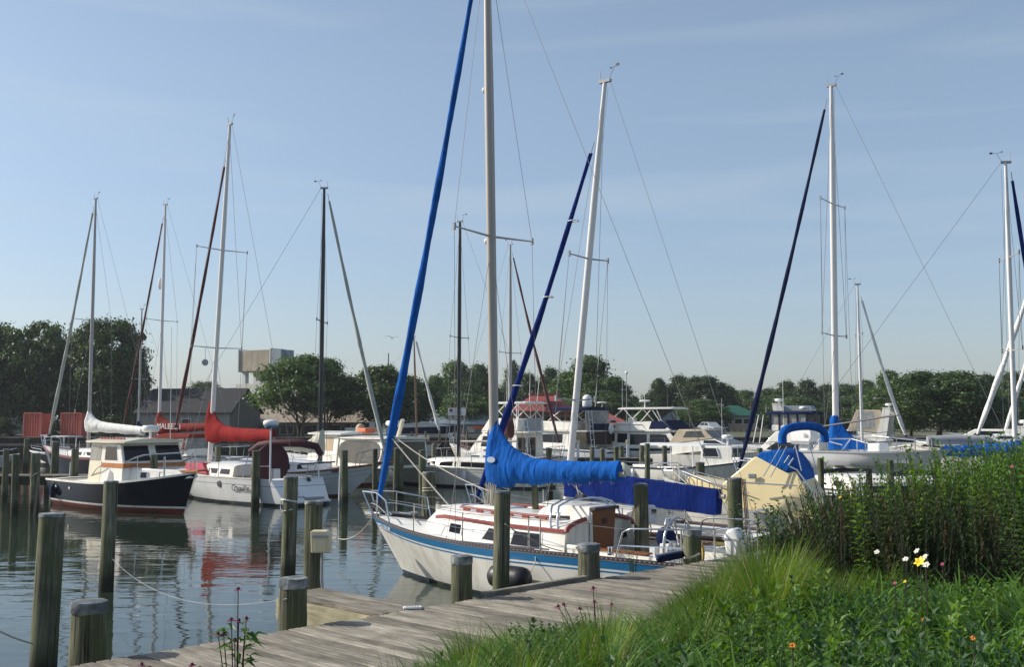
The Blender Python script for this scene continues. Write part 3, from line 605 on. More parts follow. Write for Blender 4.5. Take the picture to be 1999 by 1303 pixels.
for i in range(4): MB().box((.6 - W / 2 + .1 + i * W / 3.1, -1.35, zb_ - 2.75), (.1, .1, 1.2)).build('railing_post', M['steelw'], e)
MB().box((-W / 2 - 1.2, .8, zb_ - 2.9), (2.4, .8, .7)).build('gantry', M['steel'], e); MB().box((-W / 2 - 2.2, .8, zb_ / 2 - 1.6), (.35, .4, zb_ - 3.4)).build('gantry_leg', M['steelw'], e)
MB().box((-W / 2 - 1.2, .8, zb_ - 2.1), (2.2, .05, .06)).build('gantry_rail', M['steelw'], e)
# red hip roofed house
def hip(e, x0, x1, y0, y1, ze, zr, inset, mt, ov=.4):
    ym = (y0 + y1) / 2; A = [(x0 - ov, y0 - ov, ze), (x1 + ov, y0 - ov, ze), (x1 + ov, y1 + ov, ze), (x0 - ov, y1 + ov, ze), (x0 + inset, ym, zr), (x1 - inset, ym, zr)]
    B = [(x, y, z - .14) for x, y, z in A[:4]]
    MB().add(A + B, [(0, 1, 5, 4), (1, 2, 5), (2, 3, 4, 5), (3, 0, 4), (6, 7, 1, 0), (7, 8, 2, 1), (8, 9, 3, 2), (9, 6, 0, 3), (9, 8, 7, 6)]).build('roof', mt, e)
Y = 126; k = Y / 2100; e = empty('red_roofed_house', 'house with a red hip roof and an open orange trimmed porch', 'house', (xat(1062, Y), Y, LAND))
zE, zR = at(0, 803, Y).z - LAND, at(0, 769, Y).z - LAND
hip(e, -64 * k, 60 * k, 0, 7, zE, zR, 44 * k, M['rroof']); hip(e, 60 * k, 175 * k, 1, 7, zE - 1.7, zE - .1, 3, M['rroof'])
MB().box((0, .2, zR - .1), (3.6, 3.6, .3)).build('cupola', M['rroof'], e)
MB().box((-2 * k, 4, zE / 2 - .1), (118 * k, 5.8, zE)).build('wall', M['tanwall'], e); MB().box((118 * k, 4, (zE - 1.75) / 2), (110 * k, 5, zE - 1.75)).build('side_wall', M['tanwall'], e)
for i in range(9): MB().box((-60 * k + i * 14.5 * k, .3, zE / 2), (.22, .22, zE)).build('porch_post', M['orange'], e)
MB().box((-2 * k, .25, zE - 1.75), (120 * k, .12, .18)).build('porch_rail', M['orange'], e); MB().box((118 * k, .75, zE - 1.72), (116 * k, .1, .3)).build('fascia', M['orange'], e)
for i in range(4):
    w = MB().box((-48 * k + i * 30 * k, 1.06, zE - 1.1), (1.3, .08, 1.1)).build('window', M['trim'], e); MB().box((-48 * k + i * 30 * k, 1.01, zE - 1.1), (1.1, .04, .9)).build('pane', M['win'], w)
for i in range(3):
    w = MB().box((80 * k + i * 28 * k, 1.46, 1.4), (.9, .08, .8)).build('window', M['trim'], e); MB().box((80 * k + i * 28 * k, 1.41, 1.4), (.7, .04, .6)).build('pane', M['win'], w)
# green roofed house
Y = 150; k = Y / 2100; e = empty('green_roofed_house', 'tan house with a green hip roof standing on timber posts', 'house', (xat(1437, Y), Y, LAND))
zE, zR = at(0, 812, Y).z - LAND, at(0, 796, Y).z - LAND
hip(e, -38 * k, 40 * k, 0, 5, zE, zR + .3, 30 * k, M['groof']); MB().box((0, 2.5, zE - .95), (76 * k, 4.9, 1.9)).build('wall', M['tanwall'], e)
for x, w in ((-30, .8), (-14, .8), (3, 1.2), (20, 1.2), (32, .6)):
    q = MB().box((x * k, .02, zE - .8), (w, .08, .85)).build('window', M['trim'], e); MB().box((x * k, -.03, zE - .8), (w - .2, .04, .65)).build('pane', M['win'], q)
MB().box((0, -.7, zE - 1.95), (88 * k, 2.2, .2)).build('porch_floor', M['tanwall'], e)
for i in range(8): MB().box((-40 * k + i * 11.5 * k, -.8, (zE - 2.0) / 2), (.16, .16, zE - 2.0)).build('post', M['tanwall'], e)
for i in range(7): MB().bar((-40 * k + i * 11.5 * k, -.8, .1), (-28.5 * k + i * 11.5 * k, -.8, zE - 2.1), .08, .08).build('brace', M['tanwall'], e)
MB().box((-26 * k, 2.0, zR + .25), (.8, .8, .5)).build('chimney', M['trim'], e)
Y = 120; e = empty('low_shed', 'low grey flat roofed shed beside the street lamp on the right', 'shed', (xat(1712, Y), Y, LAND)); MB().box((0, 1, .9), (3.4, 2.4, 1.9)).build('wall', M['siding'], e); MB().box((0, 1, 1.95), (3.9, 2.9, .2)).build('roof', M['rooft'], e); MB().box((-.6, -.23, .9), (.9, .06, 1.6)).build('door', M['trim'], e)
# notice board
Y = 104; e = empty('notice_board', 'white notice board on two posts with a dark red emblem and grey lines of print', 'sign', (xat(892, Y), Y, LAND)); k = Y / 2100
z0, z1 = at(0, 812, Y).z - LAND, at(0, 797, Y).z - LAND
MB().box((0, 0, (z0 + z1) / 2), (34 * k, .08, z1 - z0)).build('board', M['plastic'], e)
for s in (-1, 1): MB().cyl((s * 14 * k, .1, 0), (s * 14 * k, .1, z1 + .2), .05, .05, 8).build('post', M['wire'], e)
MB().box((-11 * k, -.05, z1 - .22), (.3, .03, .26)).build('emblem', M['rust'], e)
b = MB()
for i, (xx, ww) in enumerate(((2, 14), (2, 12), (-1, 24), (-1, 26), (0, 22))): b.box((xx * k, -.05, z1 - .12 - .13 * i), (ww * k, .02, .05))
b.build('lettering', M['grey'], e)
# poles and lamps
def pole(px, top, Y, label, name='utility_pole', cat='pole', bars=((.12, .9),), r=.12, mt='bark', group=None):
    z = at(0, top, Y).z - LAND; e = empty(name, label, cat, (xat(px, Y), Y, LAND), 0, group)
    MB().cyl((0, 0, -.3), (0, 0, z), r, r * .7, 8).build('pole', M[mt], e)
    for dz, w in bars: MB().box((0, -.1, z - dz), (w * 2, .1, .12)).build('crossarm', M[mt], e)
    return e, z
pole(1303, 760, 140, 'timber utility pole behind the flybridge motor yacht', bars=((.25, .6),)); pole(1465, 776, 160, 'timber utility pole right of the green roofed house', bars=((.2, 1.1),))
pole(925, 731, 150, 'timber utility pole with a crossarm right of the black mast', bars=((.3, 1.0),)); pole(1346, 784, 140, 'short timber pole left of the green roofed house', bars=()); pole(758, 690, 135, 'thin bare pole above the low spreading tree', bars=(), r=.09)
e, z = pole(1741, 778, 112, 'grey street lamp with a curved arm reaching left', 'street_lamp', 'street lamp', (), .09, 'grey')
MB().tube([(0, 0, z - .25), (-.5, 0, z - .08), (-1.2, 0, z), (-1.6, 0, z - .02)], .035, 6).build('arm', M['grey'], e); MB().ellip((-1.75, 0, z - .03), .28, .11, .07).build('lamp_head', M['trim'], e)
e, z = pole(1223, 730, 118, 'thin pole with a round white lamp behind the satellite dome', 'street_lamp', 'street lamp', (), .05, 'grey')
MB().ellip((0, 0, z + .1), .17, .17, .2).build('lamp_head', M['plastic'], e); MB().tube([(0, 0, z - 1.8), (-.7, 0, z - 1.75)], .03, 6).build('arm', M['grey'], e)
# parked cars on the far shore
M['car1'] = mat('pale_car_paint', (.42, .45, .48), .25, coat=.6); M['car2'] = mat('dark_blue_car_paint', (.03, .05, .09), .25, coat=.6); M['car3'] = mat('silver_car_paint', (.3, .33, .36), .25, coat=.6)
def car(px, Y, rz, paint, label):
    e = empty('parked_car', label, 'car', (xat(px, Y), Y, LAND + .05), rz, 'cars parked on the far shore')
    MB().prof([(-2.1, .35), (2.1, .35), (2.15, .7), (1.2, .92), (-1.9, .98), (-2.15, .75)], lambda x, z: .86).build('body', paint, e, bevel=.06, smooth=40)
    cw = lambda x, z: .84 - (z - .95) * .35
    MB().prof([(-1.75, .95), (1.1, .92), (.35, 1.42), (-1.2, 1.45)], cw).build('roof', paint, e, bevel=.05)
    b = MB()
    for s in (-1, 1):
        b.side([(-1.45, 1.0), (-.4, 1.0), (-.4, 1.36), (-1.15, 1.36)], cw, s); b.side([(-.3, 1.0), (.8, .98), (.3, 1.34), (-.3, 1.36)], cw, s)
    b.build('window', M['win'], e)
    for x in (-1.3, 1.35):
        for s in (-1, 1):
            w = MB().cyl((x, s * .72, .32), (x, s * .9, .32), .32, .32, 14).build('wheel', M['rubber'], e); MB().cyl((x, s * .9, .32), (x, s * .915, .32), .19, .19, 10).build('rim', M['chrome'], w)
    for s in (-1, 1): MB().box((2.12, s * .6, .68), (.08, .3, .12)).build('headlight', M['plastic'], e)
car(1338, 148, R(-78), M['car2'], 'dark blue car parked left of the silver one on the far shore'); car(1363, 152, R(-95), M['car3'], 'silver car parked between the two others on the far shore'); car(1386, 145, R(-70), M['car1'], 'pale car parked nearest the green roofed house')
car(1408, 150, R(-100), M['car2'], 'dark car parked in front of the green roofed house')
# ================================================================== BOATS
class Boat:
    def __init__(s, name, label, cat, bow, az, L, B, fb, sw=.7, tm=.42, bo=.9, so=.3, wlk=.86, pw=2.2, draft=.45, stern=None, group=None):
        s.L, s.B, s.fb, s.sw, s.tm, s.bo, s.so, s.wlk, s.pw, s.draft, s.az = L, B, fb, sw, tm, bo, so, wlk, pw, draft, az
        s.fw = Vector((math.sin(az), math.cos(az), 0)); s.pt = Vector((-s.fw.y, s.fw.x, 0))
        s.o = Vector((bow[0], bow[1], 0)) - s.fw * L
        s.e = empty(name, label, cat, s.o, math.pi / 2 - az, group)
    def local(s, w): d = Vector(w) - s.o; return Vector((d.dot(s.fw), d.dot(s.pt), d.z))
    def world(s, l): return s.o + s.fw * l[0] + s.pt * l[1] + Vector((0, 0, l[2]))
    def ax(s, px, y=0.0):
        """local x where the line at offset y crosses the photo column px"""
        k = (px - 999.5) / FOC; q = s.o + s.pt * y
        return (k * q.y - q.x) / (s.fw.x - k * s.fw.y)
    def lat(s, px, py, y=0.0):
        x = s.ax(px, y); Y = (s.o + s.fw * x + s.pt * y).y
        return s.local(at(px, py, Y))
    def shp(s, t, sw, pw):
        if t < s.tm: return sw + (1 - sw) * math.sin(math.pi / 2 * t / s.tm)
        return max(.004, 1 - ((t - s.tm) / (1 - s.tm)) ** pw)
    def sheer(s, x):
        t = max(0, min(1, x / s.L)); zb, zm, zs = s.fb
        return zm + (zs - zm) * (1 - t / .42) ** 2 if t < .42 else zm + (zb - zm) * ((t - .42) / .58) ** 2
    def side_y(s, x, z, flare=.75):
        t = max(0, min(1, x / s.L)); bd = s.half(x); bw = s.B / 2 * s.wlk * s.shp(t, s.sw * .94, s.pw * .72); return bw + (bd - bw) * max(0, z / s.sheer(x)) ** flare
    def half(s, x): return s.B / 2 * s.shp(max(0, min(1, x / s.L)), s.sw, s.pw)
    def hull(s, mats, bands=(), boot=.1, topi=0, booti=1, boti=2, N=30, flare=.75, name='hull', tri=None, line=None):
        rings = []; mi = None
        for i in range(N + 1):
            t = i / N; t = 1 - (1 - t) ** 1.25; sh = s.sheer(t * s.L); bd = s.B / 2 * s.shp(t, s.sw, s.pw); bw = s.B / 2 * s.wlk * s.shp(t, s.sw * .94, s.pw * .72)
            xw = s.so + t * (s.L - s.so - s.bo); zs = [sh]; mi = []
            for off, m in bands: zs.append(sh - off); mi.append(m)
            z0 = zs[-1]
            for k in (1, 2, 3, 4): zs.append(z0 + (boot - z0) * k / 4); mi.append(topi)
            if line: zs.append(boot - line[0]); mi.append(line[1])
            zs += [0.0, -s.draft]; mi += [booti, boti]
            st = []
            for z in zs:
                q = max(0, z / sh); x = xw + (t * s.L - xw) * q + min(0, z) * (s.bo * .5 if t > .5 else -.2) * abs(t - .5) * 2
                y = bw + (bd - bw) * q ** flare if z >= 0 else bw * (1 + z / s.draft * .45)
                st.append((x, y, z))
            rings.append(st)
        n = len(rings[0]); b = MB(); vs = []
        for r in rings: vs += [(x, y, z) for x, y, z in r] + [(x, -y, z) for x, y, z in r]
        fs, ms = [], []
        for i in range(N):
            for j in range(n - 1):
                a = i * 2 * n + j; c = a + 2 * n
                fs += [(a, c, c + 1, a + 1), (a + n, a + n + 1, c + n + 1, c + n)]; ms += [mi[j]] * 2
        for j in range(n - 1): fs.append((j, j + 1, j + 1 + n, j + n)); ms.append(mi[j] if tri is None or mi[j] in (booti, boti) else tri)
        for j in range(n - 1):
            a = N * 2 * n + j; fs.append((a, a + n, a + n + 1, a + 1)); ms.append(mi[j])
        b.v = vs; b.f = fs; b.m = ms
        return b.build(name, mats, s.e, smooth=32)
    def deck(s, mt, x0=0, x1=None, well=None, drop=.03, camber=.05, name='deck', N=24):
        """deck plating; well = (xa, xb, inner fraction, floor z) leaves a cockpit open"""
        x1 = s.L * .995 if x1 is None else x1; b = MB()
        def row(x): h = max(.01, s.half(x) - .02); z = s.sheer(x) - drop; return [(x, h, z), (x, h * .5, z + camber * .8), (x, 0, z + camber), (x, -h * .5, z + camber * .8), (x, -h, z)]
        xs = sorted({x0 + (x1 - x0) * i / N for i in range(N + 1)} | ({well[0], well[1]} if well else set()))
        for a, c in zip(xs, xs[1:]):
            if well and a >= well[0] - 1e-6 and c <= well[1] + 1e-6:
                for sg in (1, -1):
                    for (p, q) in ((1, well[2]),):
                        b.add([(x, sg * (s.half(x) - .02) * f, s.sheer(x) - drop) for x, f in ((a, p), (c, p), (c, q), (a, q))], [(0, 1, 2, 3)])
                        b.add([(a, sg * (s.half(a) - .02) * q, s.sheer(a) - drop), (c, sg * (s.half(c) - .02) * q, s.sheer(c) - drop), (c, sg * (s.half(c) - .02) * q * .97, well[3]), (a, sg * (s.half(a) - .02) * q * .97, well[3])], [(0, 1, 2, 3)])
                h0, h1 = (s.half(a) - .02) * well[2], (s.half(c) - .02) * well[2]
                b.add([(a, h0, well[3]), (c, h1, well[3]), (c, -h1, well[3]), (a, -h0, well[3])], [(0, 1, 2, 3)])
                for xx, e_ in ((a, abs(a - well[0]) < 1e-6), (c, abs(c - well[1]) < 1e-6)):
                    if e_:
                        h = (s.half(xx) - .02) * well[2]; z = s.sheer(xx) - drop; b.add([(xx, h, z), (xx, -h, z), (xx, -h, well[3]), (xx, h, well[3])], [(0, 1, 2, 3)])
            else: b.loft([row(a), row(c)], closed=False)
        return b.build(name, mt, s.e, smooth=40)
    def rail(s, mt, w=.05, h=.06, dz=.0, name='rub_rail', out=.012, N=40):
        for sg in (1, -1):
            b = MB(); rings = []
            for i in range(N + 1):
                x = s.L * (1 - (1 - i / N) ** 1.3); y = sg * (s.half(x) + out); z = s.sheer(x) + dz
                rings.append([(x, y, z - h / 2), (x, y, z + h / 2), (x, y - sg * w, z + h / 2), (x, y - sg * w, z - h / 2)])
            b.loft(rings).build(name, mt, s.e)
    def guard(s, x0, x1, n, h, mt, r=.014, inset=.06, sides=(1, -1), two=True, wire=True, name='stanchion'):
        for sg in sides:
            top = []
            for i in range(n):
                x = x0 + (x1 - x0) * i / max(1, n - 1); y = sg * (s.half(x) - inset); z = s.sheer(x)
                MB().cyl((x, y, z - .02), (x, y, z + h), r, r, 6).build(name, mt, s.e); top.append((x, y, z + h - .01))
            if wire:
                for f in ((1, .5) if two else (1,)):
                    MB().tube([(x, y, z - (1 - f) * h) for x, y, z in top], r * .45, 4).build('lifeline', M['wire'], s.e)
    def pulpit(s, mt, h=.62, back=1.1, r=.015, fwd=.05):
        L = s.L; zb = s.sheer(L)
        for sg in (1, -1):
            ya = sg * (s.half(L - back) - .06); ym = sg * max(.1, s.half(L - back * .45) - .04)
            p = [(L - back, ya, s.sheer(L - back)), (L - back * .9, ya, s.sheer(L - back) + h * .97), (L - back * .4, ym, zb + h), (L + fwd, sg * .12, zb + h)]
            MB().tube(p, r, 6).build('pulpit_rail', mt, s.e)
            MB().tube([(L - back * .9, ya, s.sheer(L - back) + h * .45), (L - back * .4, ym, zb + h * .48), (L - .1, sg * .1, zb + h * .5)], r * .8, 6).build('pulpit_rail', mt, s.e)
            MB().cyl((L - back * .4, ym, zb - .05), (L - back * .4, ym, zb + h), r, r, 6).build('pulpit_leg', mt, s.e)
            MB().cyl((L - .12, sg * .08, zb), (L + fwd, sg * .12, zb + h), r, r, 6).build('pulpit_leg', mt, s.e)
        MB().cyl((L + fwd, .12, zb + h), (L + fwd, -.12, zb + h), r, r, 6).build('pulpit_rail', mt, s.e)
    def wake_rig(s, mt, xm, zd, top, r=.09, spreaders=(), spl=1.2, furl=None, chain=None, shroud=True, back=None, wr=.006, swp=0., wind=True, base_z=None, furl_line=None):
        """mast from local (xm,0,zd) to local top; spreaders = fractions up the mast; furl=(local bottom, fraction, material, radius)"""
        b0 = Vector((xm, 0, zd)); T = Vector(top); n = 10; pts = [b0.lerp(T, i / n) for i in range(n + 1)]
        rr = [r * (1 if i < n - 3 else 1 - .13 * (i - n + 3)) for i in range(n + 1)]
        mast = MB().tube(pts, rr, 12, flat=.72).build('mast', mt, s.e, smooth=60)
        hd = MB(); hd.box(T + Vector((0, 0, .02)), (.34, .09, .07)); hd.cyl(T + Vector((.12, 0, .02)), T + Vector((.16, 0, .35)), .012, .01, 5); hd.build('masthead', M['grey'], s.e)
        if wind:
            w = MB(); p = T + Vector((-.12, 0, .05)); w.cyl(p, p + Vector((-.15, 0, .26)), .006, .006, 4); q = p + Vector((-.15, 0, .26)); w.cyl(q + Vector((-.14, .06, .02)), q + Vector((.14, -.06, .02)), .008, .006, 4); w.box(q + Vector((-.15, .07, .03)), (.09, .02, .06)); w.box(q + Vector((.14, -.07, .04)), (.035, .035, .035)); w.build('wind_vane', M['ink'], s.e)
        tips = []
        for f in spreaders:
            p = b0.lerp(T, f); tp = []
            for sg in (1, -1):
                t = p + Vector((-swp, sg * spl, .04)); MB().tube([p, t], [.035, .02], 6, flat=.6).build('spreader', mt if mt is not M['whitemast'] else M['alu'], s.e); MB().box(t, (.05, .05, .14)).build('spreader_tip', M['grey'], s.e); tp.append(t)
            tips.append(tp)
        if shroud:
            ch = chain or (xm - .15, s.half(xm) - .1)
            for i, sg in enumerate((1, -1)):
                base = Vector((ch[0], sg * ch[1], s.sheer(ch[0]))); hp = T - Vector((0, 0, .15)) if not spreaders else b0.lerp(T, min(.985, max(spreaders) + (1 - max(spreaders)) * .95))
                MB().tube([base] + [tp[i] for tp in tips] + [hp], wr, 4, caps=False).build('shroud', M['wire'], s.e)
                if tips: MB().tube([base + Vector((.25, 0, 0)), b0.lerp(T, min(spreaders) - .015)], wr, 4, caps=False).build('shroud', M['wire'], s.e)
        if back is not None: MB().tube([Vector(back), T + Vector((-.15, 0, 0))], wr, 4, caps=False).build('backstay', M['wire'], s.e)
        MB().tube([b0 + Vector((-.14, .05, .3)), T + Vector((-.12, .05, -.2))], wr * .8, 4, caps=False).build('halyard', M['wire'], s.e)
        if furl:
            fb, fr, fm, fr_ = furl; fb = Vector(fb); ft = b0.lerp(T, fr) + Vector((.16, 0, 0)); k = 34; q = random.Random(len(s.e.name) + int(xm * 100)); P = []; rs = []
            for i in range(k + 1):
                f = i / k; P.append(fb.lerp(ft, f) + Vector((0, 0, -.25 * math.sin(math.pi * f)))); rs.append(fr_ * (.45 + .75 * min(1, f * 9)) * (1 - .55 * f) * (1 + q.uniform(-.05, .05)) if f > .02 else .03)
            rings = []; K = 10; ku = 90                     # rolled cloth: the wraps show as shallow spiral ridges
            for i in range(ku + 1):
                f = .972 * i / ku; p = fb.lerp(ft, f) + Vector((0, 0, -.25 * math.sin(math.pi * f))); rad = fr_ * (.45 + .75 * min(1, f * 9)) * (1 - .55 * f) * (1 + q.uniform(-.03, .03))
                rings.append([p + Vector((math.cos(a), math.sin(a), 0)) * rad * (1 + .13 * math.sin(2 * a + f * (ft - fb).length * 2.6)) for a in (2 * math.pi * j / K for j in range(K))])
            fo = MB().loft(rings).build('furled_sail', fm, s.e, smooth=70)
            MB().tube([P[-3], ft], .012, 5).build('forestay', M['wire'], s.e); MB().cyl(P[0] - Vector((0, 0, .1)), P[0] + Vector((0, 0, .05)), .11, .11, 10).build('furler_drum', M['ink'], s.e)
            if furl_line is not None:   # spiral lashing cord
                sp = []
                for i in range(k * 6):
                    f = .02 + .9 * i / (k * 6); a = f * 2 * math.pi * 34; p = fb.lerp(ft, f) + Vector((0, 0, -.25 * math.sin(math.pi * f))); rad = fr_ * (.45 + .75 * min(1, f * 9)) * (1 - .55 * f) * 1.03
                    sp.append(p + Vector((math.cos(a) * rad, math.sin(a) * rad, 0)))
                MB().tube(sp, .008, 4, caps=False).build('lashing', furl_line, fo)
        return mast
    def boom_cover(s, mt, xm, xe, zm, ze, front=1.2, th=.36, w=.17, r=.055, boom=None, fall=.8, wob=.013, seed=1, x_front=.18, neck=.11, cover=True, seams=False):
        """stowed mainsail under a fitted cover: high at the mast, sweeping down along the boom"""
        q = random.Random(seed); MB().cyl((xm - .1, 0, zm), (xe - .12, 0, ze), r, r, 10).build('boom', boom or M['alu'], s.e, smooth=50)
        if not cover: return
        b = MB(); rings = []; n = 64; Lb = xm - xe; ph = [q.uniform(0, 6.28) for _ in range(6)]
        for i in range(n + 1):
            f = i / n; d = -x_front + (Lb + x_front) * f; x = xm - d; zc = zm + (ze - zm) * max(0, d) / Lb
            e_ = max(0, d) / fall; h = th * (1 - .28 * f) + front * math.exp(-e_ * 1.85) if d > 0 else th + front * (1 + d / x_front * .25)
            lo = -.13 - .02 * math.sin(f * 20) - (.05 if f < .2 else 0); ww = w * (1 - .35 * f) * (1.15 if f < .25 else 1) * (1 if d > 0 else .6 + .4 * (1 + d / x_front))
            k = 22; ring = []
            for j in range(k):
                a = 2 * math.pi * j / k; cz = math.sin(a); cy = math.cos(a); z = zc + lo + (h - lo) * (cz * .5 + .5)
                up = max(0, cz); yy = cy * ww * (1 - .35 * up ** 1.5) * (1 - (1 - neck / w) * min(1, max(0, (h - th * 1.3) / .4)) * max(0, cz))
                j_ = wob * (.25 * q.uniform(-1, 1) + .3 * math.sin(11 * d + 3 * a + ph[0]) + .4 * math.sin(23 * d - 3.1 * a + ph[1]) * math.sin(3.1 * d + ph[2]) + .35 * math.sin(31 * d + 5 * a + ph[3]) * max(0, math.sin(5 * d + ph[4])))
                ring.append((x, yy + j_ * 1.1 * cy, z + j_ * 1.0 * cz))
            rings.append(ring)
        co = b.loft(rings).build('sail_cover', mt, s.e, smooth=75)
        if seams:
            for i in (12, 26, 40, 53): c_ = sum((Vector(p) for p in rings[i]), Vector()) / 22; MB().tube([c_ + (Vector(p) - c_) * 1.006 for p in rings[i]], .007, 4, closed=True).build('seam', mt, co)
            for i in range(6, 62, 5):
                p0, p1 = Vector(rings[i][16]), Vector(rings[i][17]); p = (p0 + p1) / 2; MB().tube([p + Vector((0, .06, 0)), p + Vector((.03, 0, -.05)), p + Vector((0, -.06, 0))], .006, 4).build('lacing', M['rope'], co)
        return co
    def cabin(s, st, mats, name='cabin', camber=.1, n=6, aft_mi=0, z0=None):
        """st: stations (x, half width at foot, half width at top edge, foot z, top edge z); crowned top"""
        b = MB(); rings = []
        for x, wb, wt, zb, zt in st:
            arc = [(x, wt * math.cos(math.pi * k / n), zt + camber * math.sin(math.pi * k / n)) for k in range(n + 1)]
            rings.append([(x, wb, zb)] + arc + [(x, -wb, zb)])
        b.loft(rings); s.cst = st
        return b.build(name, mats, s.e, smooth=30)
    def cside(s, x, f, sg=1, off=.01):
        st = s.cst
        for a, c in zip(st, st[1:]):
            if min(a[0], c[0]) - 1e-6 <= x <= max(a[0], c[0]) + 1e-6:
                k = (x - a[0]) / (c[0] - a[0]); v = [a[i] + (c[i] - a[i]) * k for i in range(5)]
                return Vector((x, sg * (v[1] + (v[2] - v[1]) * f + off), v[3] + (v[4] - v[3]) * f))
        return Vector((x, 0, 0))
    def cwin(s, pts, sides=(1, -1), frame=None, glass=None, grow=.02):
        """window on the cabin side; pts = (x, fraction up the side)"""
        for sg in sides:
            P = [s.cside(x, f, sg, .012) for x, f in pts]; c = sum(P, Vector()) / len(P)
            if frame:
                F = [c + (p - c) * (1 + grow / max(.02, (p - c).length)) for p in P]; F = [Vector((p.x, p.y - sg * .006, p.z)) for p in F]
                fo = MB().poly(F, (0, -sg * .03, 0)).build('window_frame', frame, s.e); MB().poly(P, (0, -sg * .03, 0)).build('pane', glass or M['win'], fo)
            else: MB().poly(P, (0, -sg * .03, 0)).build('window', glass or M['win'], s.e)
def text(body, size, mt, parent, loc, xdir, up, name='lettering', shear=0, ext=.002, align='CENTER'):
    cu = bpy.data.curves.new(name, 'FONT'); cu.body = body; cu.size = size; cu.extrude = ext; cu.align_x = align; cu.align_y = 'CENTER'; cu.shear = shear
    cu.materials.append(mt); tmp = bpy.data.objects.new(name, cu); COL.objects.link(tmp)
    me = bpy.data.meshes.new_from_object(tmp.evaluated_get(bpy.context.evaluated_depsgraph_get())); bpy.data.objects.remove(tmp)
    X = Vector(xdir).normalized(); U = Vector(up); Z = X.cross(U).normalized(); U = Z.cross(X)
    o = bpy.data.objects.new(name, me); COL.objects.link(o); o.parent = parent
    if not me.materials: me.materials.append(mt)
    o.matrix_local = Matrix(((X.x, U.x, Z.x, loc[0]), (X.y, U.y, Z.y, loc[1]), (X.z, U.z, Z.z, loc[2]), (0, 0, 0, 1)))
    return o
def rope(name, label, a, c, sag=.3, r=.012, mt='rope', n=14, group='mooring lines', cat='rope'):
    a, c = Vector(a), Vector(c); b = MB(); b.tube([a.lerp(c, i / n) - Vector((0, 0, sag * 4 * (i / n) * (1 - i / n))) for i in range(n + 1)], r, 5)
    return tag(b.build(name, M[mt]), label, cat, group)
# ------------------------------------------------------------------ helpers for motor boats
def house(bt, pts, hw, mt, wins=(), front=(), name='cabin', sides=(1, -1), glass=None, frame=None, bev=.04, off=.012):
    o = MB().prof(pts, hw).build(name, mt, bt.e, bevel=bev, smooth=35)
    for w in wins:
        for sg in sides:
            if frame:
                c = (sum(p[0] for p in w) / len(w), sum(p[1] for p in w) / len(w)); F = [(c[0] + (x - c[0]) * 1.12, c[1] + (z - c[1]) * 1.18) for x, z in w]
                f = MB().side(F, hw, sg, off * .5, .03).build('window_frame', frame, bt.e); MB().side(w, hw, sg, off, .03).build('pane', glass or M['win'], f)
            else: MB().side(w, hw, sg, off, .03).build('window', glass or M['win'], bt.e)
    for A, Bp, ys, (f0, f1) in front:
        A, Bp = Vector((A[0], 0, A[1])), Vector((Bp[0], 0, Bp[1])); d = (Bp - A).normalized(); nn = Vector((d.z, 0, -d.x))
        if nn.x * (1 if A.x > sum(p[0] for p in pts) / len(pts) else -1) < 0: nn = -nn
        p0, p1 = A.lerp(Bp, f0), A.lerp(Bp, f1); h0, h1 = hw(p0.x, p0.z), hw(p1.x, p1.z)
        for y0, y1 in ys: MB().poly([p0 + Vector((0, y0 * h0, 0)) + nn * off, p0 + Vector((0, y1 * h0, 0)) + nn * off, p1 + Vector((0, y1 * h1, 0)) + nn * off, p1 + Vector((0, y0 * h1, 0)) + nn * off], -nn * .03).build('windshield_pane', glass or M['win'], bt.e)
    return o
def slab(bt, name, x0, x1, hw, z, th, mt, camber=.05, taper=.12):
    b = MB(); rings = []; n = 8
    for i in range(n + 1):
        f = i / n; x = x0 + (x1 - x0) * f; e_ = 1 - taper * abs(2 * f - 1) ** 4; w = hw * e_
        rings.append([(x, w, z), (x, w, z + th * .8), (x, w * .5, z + th + camber * .75), (x, 0, z + th + camber), (x, -w * .5, z + th + camber * .75), (x, -w, z + th * .8), (x, -w, z)])
    return b.loft(rings).build(name, mt, bt.e, smooth=40)
def tubes(bt, name, segs, r, mt):
    for s in segs: MB().tube(s, r, 6).build(name, mt, bt.e)
def mot(name, label, cat, bpx, bY, az, L, B, fb, hm, bands=(), sw=.88, group=None, deckm='deck', rub=None, bo=1.3, boot=.14, line=None, wlk=.8, flare=.6, well=None, pw=2.6):
    b = Boat(name, label, cat, (xat(bpx, bY), bY), R(az), L, B, fb, sw=sw, bo=bo, so=.05, wlk=wlk, pw=pw, draft=.5, group=group)
    b.hull([M[k] for k in hm], bands, boot=boot, flare=flare, line=line); b.deck(M[deckm], well=well)
    if rub: b.rail(M[rub], .05, .07, -.02)
    return b
def radome(bt, p, r=.3, h=.22, pole=.4, mt='plastic', name='radar_dome'):
    p = Vector(p); MB().cyl(p, p + Vector((0, 0, pole)), .05, .05, 8).build('radar_mast', M['plastic'], bt.e)
    MB().lathe([(r * .8, 0), (r, h * .25), (r, h * .7), (r * .85, h), (.01, h * 1.08)], p + Vector((0, 0, pole)), 16).build(name, M[mt], bt.e, smooth=50)
def antenna(bt, p, h, dx=0, r=.014): p = Vector(p); MB().tube([p, p + Vector((dx, 0, h))], [r, r * .5], 5).build('antenna', M['plastic'], bt.e)

